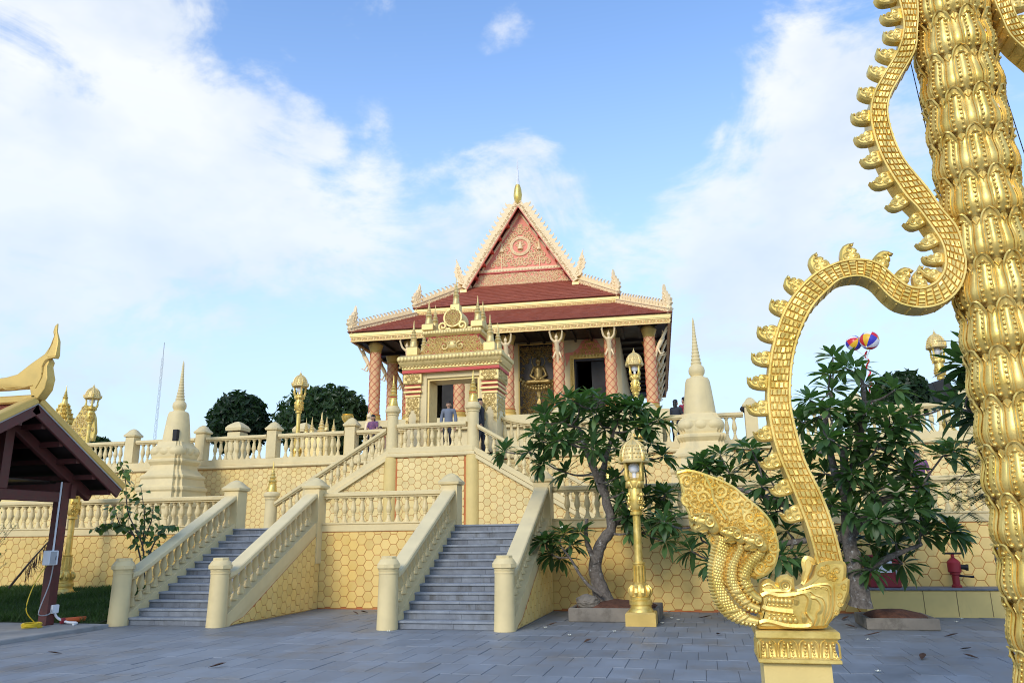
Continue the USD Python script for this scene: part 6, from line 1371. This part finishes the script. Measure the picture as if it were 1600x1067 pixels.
solo('lawn_grass', MB().add(V, np.vstack([k+[0, 1, 2], k+[0, 2, 3]])), 'grass', 'green grass blades of the lawn beside the left stair', 'grass', kind='stuff', smooth=False)
# litter on the paving
q = random.Random(31)
for i, (x, y) in enumerate([(845, 962), (853, 977), (912, 1003), (1315, 968), (1340, 980), (1350, 992), (1362, 968), (1445, 975), (1433, 966), (1400, 972), (1500, 1013), (1572, 948), (1590, 969), (1440, 1030), (1475, 994), (1530, 1028), (1290, 1002), (1375, 975), (97, 1020), (325, 1042), (575, 956), (560, 959), (1090, 965), (1120, 990)]):
    p = on_z(x, y, .012); V, F = leaf_mesh(q.uniform(.16, .3), q.uniform(.06, .1), -.15, .25, 4); a = q.uniform(0, 6.28); solo('fallen_leaf', MB().add(orient(V, p, (math.cos(a), math.sin(a), .05)), F), 'dry_leaf', 'dry brown leaf fallen on the grey paving', 'leaf', 'dry leaves scattered on the paving', smooth=True)
for (x, y) in [(852, 981), (890, 993), (960, 987), (1035, 974), (1050, 966), (1060, 969), (1045, 955), (1368, 982), (1356, 1000), (1451, 958), (1503, 967), (1495, 972), (1530, 963), (1423, 950), (1372, 1050), (607, 987)]:
    p = on_z(x, y, .012); f_ = thing('fallen_blossom', 'small white frangipani blossom fallen on the grey paving', 'flower', p, 'white blossoms scattered on the paving'); q2 = MB()
    for k in range(5): V, F = leaf_mesh(.045, .036, -.3, .1, 2); a = k*1.2566; part('petal', MB().add(orient(V, p+[0, 0, .004], (math.cos(a), math.sin(a), .25)), F), 'petal', f_, smooth=True)

# ------------------------------------------------------------------ people
def person(x, y, z, face, lab, top='cloth_grey', legs='cloth_dark', H=1.68, arms='down', woman=False, step=0.):
    t = thing('person', lab, 'person', (x, y, z)); s = H/1.7; c, sn = math.cos(face), math.sin(face)
    T = lambda f, l, u: np.array([x+(f*c-l*sn)*s, y+(f*sn+l*c)*s, z+u*s]); hw = .155 if woman else .18
    hip = {g: T(0, g*.09, .92) for g in (-1, 1)}; kn = {g: T(.03+g*step*.5, g*.10, .50) for g in (-1, 1)}; an = {g: T(-.02+g*step, g*.10, .09) for g in (-1, 1)}
    sh = {g: T(0, g*hw, 1.42) for g in (-1, 1)}
    if arms == 'down': el = {g: T(-.03, g*(hw+.09), 1.12) for g in (-1, 1)}; ha = {g: T(.08, g*(hw+.07), .84) for g in (-1, 1)}
    elif arms == 'rail': el = {g: T(.02, g*(hw+.14), 1.14) for g in (-1, 1)}; ha = {g: T(.26, g*(hw+.10), .98) for g in (-1, 1)}
    else: el = {g: T(.06, g*(hw+.06), 1.16) for g in (-1, 1)}; ha = {g: T(.28, g*.08, 1.10) for g in (-1, 1)}
    B = []
    for g in (-1, 1):
        B += [((hip[g], .095*s), (kn[g], .062*s)), ((kn[g], .062*s), (an[g], .042*s)), ((an[g], .04*s), (T(.13+g*step, g*.11, .04), .035*s)), ((sh[g], .055*s), (el[g], .042*s)), ((el[g], .042*s), (ha[g], .03*s)), ((ha[g], .032*s), (ha[g]+(ha[g]-el[g])*.22, .028*s))]
        hv = (ha[g]-el[g])/np.linalg.norm(ha[g]-el[g]); sd = T(0, 1, 0)-T(0, 0, 0); sd /= np.linalg.norm(sd)
        for k_, (o_, l_) in enumerate(((-.022, .075), (-.008, .09), (.008, .085), (.022, .065))): B.append(((ha[g]+hv*.06*s+sd*o_*s, .0095*s), (ha[g]+hv*(.06+l_)*s+sd*o_*s+[0, 0, -.015*s], .0075*s)))
        B.append(((ha[g]+hv*.02*s-sd*g*.025*s, .011*s), (ha[g]+hv*.07*s-sd*g*.055*s, .009*s)))
    B += [((T(0, 0, .95), .13*s), (T(.0, 0, 1.15), .115*s)), ((T(0, 0, 1.15), .115*s), (T(0, 0, 1.36), .125*s)), ((T(0, -hw*.75, 1.40), .07*s), (T(0, hw*.75, 1.40), .07*s)), ((T(0, 0, 1.40), .055*s), (T(.015, 0, 1.52), .05*s)), ((T(.02, 0, 1.60), .078*s), (T(.0, 0, 1.63), .085*s)), ((T(.035, 0, 1.54), .05*s), (T(.05, 0, 1.60), .055*s)), ((T(.095, 0, 1.585), .016*s), (T(.09, 0, 1.61), .010*s))]
    for g in (-1, 1): B.append(((T(0, g*.083, 1.60), .016*s), (T(-.01, g*.087, 1.575), .012*s)))
    body = part('body', MB().tm(bones(B, .035, 3)), 'skin', t, smooth=60)
    sleeve = lambda g: [((sh[g], .064*s), (sh[g]*.35+el[g]*.65, .054*s))]+([((sh[g]*.35+el[g]*.65, .06*s), (el[g]*.2+ha[g]*.8, .048*s))] if top in ('cloth_grey', 'cloth_dark', 'cloth_red') else [])
    part('shirt', MB().tm(bones([((T(0, 0, .93), .158*s), (T(0, 0, 1.15), .142*s)), ((T(0, 0, 1.15), .142*s), (T(0, 0, 1.35), .148*s)), ((T(0, -hw*.8, 1.395), .085*s), (T(0, hw*.8, 1.395), .085*s)), ((T(0, 0, 1.40), .08*s), (T(.005, 0, 1.455), .068*s))]+sleeve(-1)+sleeve(1), .04, 3)), top, t, smooth=60)
    part('trousers', MB().tm(bones([q_ for g in (-1, 1) for q_ in (((hip[g], .118*s), (kn[g], .082*s)), ((kn[g], .082*s), (an[g], .066*s)))]+[((T(0, -.06, .93), .13*s), (T(0, .06, .93), .13*s))], .04, 3)), legs, t, smooth=60)
    part('hair', MB().tm(bones([((T(-.03, 0, 1.66), .086*s), (T(.02, 0, 1.685), .070*s)), ((T(-.045, 0, 1.60), .064*s), (T(-.035, 0, 1.65), .078*s))]+([((T(-.06, 0, 1.58), .07*s), (T(-.07, 0, 1.40), .05*s))] if woman else []), .03, 2)), 'hair', body, smooth=60)
    part('shoes', MB().tm(bones([q_ for g in (-1, 1) for q_ in [((an[g]-[0, 0, .045*s], .048*s), (T(.13+g*step, g*.11, .035), .040*s))]], .03, 2)), 'black', t, smooth=60)
    fc = MB()
    for g in (-1, 1): fc.ball(T(.082, g*.032, 1.625), .011*s, 1)
    fc.tube([T(.085, -.025, 1.555), T(.094, 0, 1.553), T(.085, .025, 1.555)], .005*s, 4); part('face', fc, 'hair', body)
    return t
fwd = -math.pi/2+.15
p_ = on_y(701, 640, 23.75); person(p_[0], 23.75, ZU, fwd, 'man in a grey long sleeved shirt standing behind the landing rail', 'cloth_grey', 'cloth_dark', 1.62, 'down')
p_ = on_y(751, 640, 24.1); person(p_[0], 24.02, ZU, .1, 'man in dark clothes seen from the side beside the gate pillar', 'cloth_dark', 'cloth_navy' if 0 else 'cloth_dark', 1.70, 'down', step=.12)
p_ = on_y(583, 655, 25.5); person(p_[0], 25.5, ZU, fwd-.2, 'woman in a patterned navy blouse behind the upper rail left of the landing', 'cloth_navy', 'cloth_dark', 1.60, 'front', woman=True)
p_ = on_y(593, 655, 26.7); person(p_[0]+.05, 26.7, ZU, fwd+.4, 'small person in orange behind the woman in the navy blouse', 'cloth_orange', 'cloth_dark', 1.35, 'down', woman=True)
p_ = on_y(1056, 640, 25.75); person(p_[0], 25.75, ZU, 1.2, 'person in a black top with tied hair, back turned, by the right stupa', 'cloth_dark', 'cloth_dark', 1.62, 'front', woman=True)
p_ = on_y(1070, 640, 26.1); person(p_[0], 26.1, ZU, 2.4, 'person in a dark red shirt half hidden by the right stupa', 'cloth_red', 'cloth_dark', 1.74, 'down')
p_ = on_y(1433, 715, 21.6); person(p_[0], 21.6, ZL, fwd, 'person in a navy shirt on the lower terrace, mostly hidden by frangipani leaves', 'cloth_navy', 'cloth_dark', 1.66, 'down')
p_ = on_y(1165, 641, UY+.12); g_ = trimesh.creation.icosphere(2); v = g_.vertices*np.array([.17, .13, .12]); solo('bundle', (v+np.array([p_[0], UY+.12, UB+UH+.145+.10]), g_.faces), 'cloth_navy' if 0 else 'black', 'small black bundle lying on the upper rail beside a post', 'bag')

# ------------------------------------------------------------------ small things on the terraces
def beach_ball(c, r, lab, tilt):
    t = thing('beach_ball', lab, 'ball', c); cols = ['ball_red', 'ball_yellow', 'ball_blue', 'ball_white', 'ball_red', 'ball_yellow', 'ball_blue', 'ball_white']; n = 10
    Rm = trimesh.transformations.euler_matrix(*tilt)[:3, :3]
    for i in range(8):
        for hs in (0, 1):
            th = np.linspace(hs*math.pi/2, (hs+1)*math.pi/2, n//2+1); ph = np.linspace(i*math.pi/4, (i+1)*math.pi/4, 4); V = np.array([(r*math.sin(a)*math.cos(b), r*math.sin(a)*math.sin(b), r*math.cos(a)) for a in th for b in ph])@Rm.T+np.array(c); F = []
            for a in range(len(th)-1):
                for b in range(3): k = a*4+b; F += [(k, k+4, k+5), (k, k+5, k+1)]
            part('panel', MB().add(V, F), cols[(i+2*hs) % 8], t, smooth=True)
    part('valve', MB().ball(np.array(c)-Rm[:, 2]*r, .03, 1), 'ball_white', t)
bc1, bc2 = on_y(1334, 536, 26.5), on_y(1358.5, 532, 26.2)
beach_ball(bc1, .25, 'smaller striped beach ball at left, above the frangipani', (1.1, .3, .4)); beach_ball(bc2, .30, 'larger striped beach ball at right, above the frangipani', (.5, .5, 1.6))
bp = thing('ball_pole', 'pole with twisted pink and white ribbon below the beach balls', 'pole', (bc2[0]-.1, 26.4, ZU)); part('pole', MB().tube([(bc2[0]-.12, 26.4, ZU), (bc2[0]-.1, 26.4, bc2[2]-.32)], .02, 6), 'white', bp); part('ribbon', MB().tube([(bc2[0]-.1+.05*math.cos(a), 26.4+.05*math.sin(a), ZU+1.2+a*.06) for a in np.linspace(0, 40, 120) if ZU+1.2+a*.06 < bc2[2]-.3], .025, 5), 'ball_red', bp); part('crossbar', MB().tube([bc1-[0, 0, .2], (bc2[0]-.1, 26.4, bc2[2]-.5), bc2-[0, 0, .26]], .012, 5), 'white', bp)
sx_, sz_ = on_y(1472, 612, 26.2)[[0, 2]]; spk = thing('loudspeaker', 'black wedge shaped loudspeaker behind the upper rail at the right', 'loudspeaker', (sx_, 26.2, ZU)); part('cabinet', MB().slab([(-.30, .28), (.22, .42), (.28, -.3), (-.14, -.42)], (sx_, 26.2, sz_), (1, 0, 0), (0, 0, 1), (0, -1, 0), -.25, .2, bev=.02), 'black', spk); part('grille', MB().slab([(-.24, .22), (.17, .34), (.22, -.22), (-.10, -.34)], (sx_, 26.0, sz_), (1, 0, 0), (0, 0, 1), (0, -1, 0), .0, .012), 'dark', spk); part('stand', MB().tube([(sx_, 26.2, ZU), (sx_, 26.2, sz_-.36)], .03, 6), 'black', spk)
# fire cabinet and standpipe on the low ledge
hx = on_y(1490, 880, FY-.4)[0]; hy = thing('standpipe', 'red fire standpipe with hand wheel on the low yellow ledge', 'standpipe', (hx, FY-.4, .56)); part('barrel', MB().lathe([(.10, 0), (.10, .04), (.07, .06), (.07, .24), (.10, .26), (.10, .29), (.13, .31), (.13, .50), (.10, .54), (.05, .58), (.03, .60), (.03, .68)], (hx, FY-.4, .561), 14), 'red_metal', hy); part('outlet', MB().tube([(hx, FY-.4, .98), (hx+.22, FY-.46, .96)], .05, 8).tube([(hx+.2, FY-.455, .962), (hx+.25, FY-.467, .957)], .065, 8).tube([(hx, FY-.4, .80), (hx+.34, FY-.42, .77)], .025, 6), 'dark', hy); part('hand_wheel', MB().tube([(hx+.17*math.cos(a), FY-.4+.17*math.sin(a), 1.24) for a in np.linspace(0, 2*math.pi, 20)], .018, 5).tube([(hx-.17, FY-.4, 1.24), (hx+.17, FY-.4, 1.24)], .014, 5), 'dark', hy)
bx = on_y(1376, 868, FY-.3)[0]; fb = thing('hose_cabinet', 'dark red fire hose cabinet on the low ledge behind the frangipani', 'cabinet', (bx, FY-.3, .56)); part('case', MB().box(bx-.30, bx+.30, FY-.5, FY-.15, .561, 1.22, ch=.015), 'red_metal', fb); part('window', MB().box(bx-.20, bx+.16, FY-.512, FY-.501, .86, 1.10), 'white', fb); part('handle', MB().box(bx+.21, bx+.24, FY-.53, FY-.501, .8, .92), 'grey', fb)
# golden tiered spire and small shrine behind the upper rail
sx = on_y(105, 600, 29)[0]; gs = thing('golden_shrine', 'tiered golden spire with carved fan behind the pavilion roof', 'shrine', (sx, 29, ZU)); q = MB(); P = redent(.14); z = 0; r_ = .80; pr = []
for i in range(7): hh = .26*(1-.06*i); pr += [(r_*.82, z), (r_, z+hh*.25), (r_, z+hh*.5), (r_*.78, z+hh*.6), (r_*.74, z+hh)]; z += hh; r_ *= .80
zb = on_y(105, 650, 29)[2]; part('plinth', MB().loft(P, [(1.3, 0), (1.3, .6), (1.1, .7), (.8, zb-ZU-.9)], (sx, 29, ZU)), 'gold_pale', gs); part('tiers', q.loft(P, pr, (sx, 29, zb-.9)), 'gold', gs, smooth=20)
at = MB()
for i in range(6):
    for k in range(8): a = k*math.pi/4+.39; rr = .76*.8**i; at.lathe([(.07*.85**i, 0), (.015, .20*.88**i)], (sx+rr*math.cos(a), 29+rr*math.sin(a), zb-.9+sum(.26*(1-.06*j) for j in range(i))+.13), 6)
part('antefixes', at, 'gold', gs, kind='stuff'); part('spire', spire(MB(), (sx, 29, zb-.9+z-.02), .85, 1.0), 'gold', gs)
fx, fz = on_y(133, 658, 28.4)[[0, 2]]; fan = [(-.9, -.8), (-.55, .1), (-.1, .75), (.25, .62), (.5, .15), (.62, -.5), (.55, -.9)]
fa = part('fan', MB().slab([(fx+a, fz+b) for a, b in fan], (0, 28.4, 0), (1, 0, 0), (0, 0, 1), (0, -1, 0), -.1, .05, bev=.02), 'gold', gs); part('fan_relief', curls(MB(), Polygon([(fx+a, fz+b) for a, b in fan]), (0, 28.35, 0), (1, 0, 0), (0, 0, 1), (0, -1, 0), .22, 3, r=.2), 'gold_pale', fa)
sx = on_y(501, 660, 27.6)[0]; zt_ = on_y(503, 644, 27.6)[2]; ms = thing('small_shrine', 'small golden shrine of clustered spires peeking over the upper rail', 'shrine', (sx, 27.6, ZU)); part('plinth', MB().loft(P, [(.75, 0), (.75, .3), (.55, .4), (.5, zt_-ZU-1.0)], (sx, 27.6, ZU)), 'gold_pale', ms)
for dx, dy, hh, k_ in ((.05, 0, 1.15, 1.6), (-.45, -.3, .72, .8), (-.18, -.35, .72, .8), (.42, -.3, .55, .7), (.42, .3, .6, .7)): part('spire', spire(MB(), (sx+dx, 27.6+dy, zt_-hh+(.05 if hh < 1 else 0)-(.28 if hh < 1 else 0)), hh, k_), 'gold_pale', ms)
for (px, py, lab) in ((372, 668, 'inner cream post with pointed cap in front of the round dark tree'), (476, 670, 'inner cream post with pointed cap just right of the lamp before the broad tree')):
    c = on_y(px, py, 29.5); tp_ = thing('stone_post', lab, 'post', (c[0], 29.5, ZU)); part('post', MB().box(c[0]-.3, c[0]+.3, 29.2, 29.8, ZU, c[2]-.22, ch=.02), 'cream', tp_); part('cap', MB().loft([(-1, -1), (1, -1), (1, 1), (-1, 1)], [(.36, -.22), (.38, -.10), (.30, .02), (.12, .16), (.02, .2)], (c[0], 29.5, c[2]+.06)), 'cream', tp_)
def guardian(px, py, Y, z0, lab, h):
    c = on_y(px, py, Y); t = thing('guardian_statue', lab, 'statue', (c[0], Y, z0)); s = h/.8; P = lambda a, b, d: (c[0]+a*s, Y+b*s, z0+d*s+.25)
    part('plinth', MB().box(c[0]-.22, c[0]+.22, Y-.22, Y+.22, z0, z0+.27, ch=.02), 'relief', t)
    part('figure', MB().tm(bones([((P(0, .08, .12), .13*s), (P(0, 0, .40), .11*s)), ((P(0, 0, .40), .11*s), (P(0, -.05, .52), .07*s)), ((P(0, -.06, .60), .095*s), (P(0, -.07, .66), .085*s)), ((P(0, -.15, .58), .045*s), (P(0, -.10, .60), .06*s)), ((P(0, -.05, .70), .04*s), (P(0, -.05, .78), .015*s))]+[b_ for g in (-1, 1) for b_ in (((P(g*.10, -.05, .38), .05*s), (P(g*.11, -.16, .05), .045*s)), ((P(g*.13, .08, .10), .09*s), (P(g*.15, -.12, .04), .06*s)))], .04, 3)), 'relief', t, smooth=60)
    part('mane', MB().tube([P(.11*math.cos(a), -.02, .62+.11*math.sin(a)) for a in np.linspace(-.6, 3.7, 12)], .03*s, 5), 'gold_matt', t)
guardian(670, 650, 25.9, ZU+.75, 'small seated guardian statue seen through the left side of the gate', .75)
guardian(578, 655, 33.5, ZF-.9, 'small seated guardian statue at the left front corner column of the temple', 1.0)
c = on_y(543, 655, 27.3); kf = thing('golden_urn', 'small golden urn on a stand behind the upper rail near the landing', 'urn', (c[0], 27.3, ZU)); part('stand', MB().lathe([(.2, 0), (.12, .1), (.10, c[2]-ZU-.25), (.14, c[2]-ZU-.2)], (c[0], 27.3, ZU), 12), 'gold_pale', kf); part('bowl', MB().lathe([(.08, -.2), (.2, -.02), (.24, .12), (.18, .15), (.22, .19)], (c[0], 27.3, c[2]), 14), 'gold', kf)
# lattice mast far behind
ax_, zt_ = on_y(257, 535, 60)[0], on_y(257, 535, 60)[2]; an_ = thing('antenna_mast', 'thin grey lattice antenna mast rising far behind the left stupa', 'mast', (ax_, 60, ZU)); q = MB()
for k in range(3): a = k*2.094; q.tube([(ax_+.16*math.cos(a), 60+.16*math.sin(a), ZU), (ax_+.09*math.cos(a), 60+.09*math.sin(a), zt_-1.5)], .014, 4)
part('legs', q, 'grey', an_); q = MB()
for k in range(40):
    for j in range(3): a, b = j*2.094, (j+1)*2.094; z = ZU+k*(zt_-1.6-ZU)/40; q.tube([(ax_+.125*math.cos(a), 60+.125*math.sin(a), z), (ax_+.125*math.cos(b), 60+.125*math.sin(b), z+.33)], .008, 3)
part('bracing', q, 'grey', an_, kind='stuff'); part('tip_rod', MB().tube([(ax_, 60, zt_-1.6), (ax_, 60, zt_)], .03, 5), 'grey', an_)
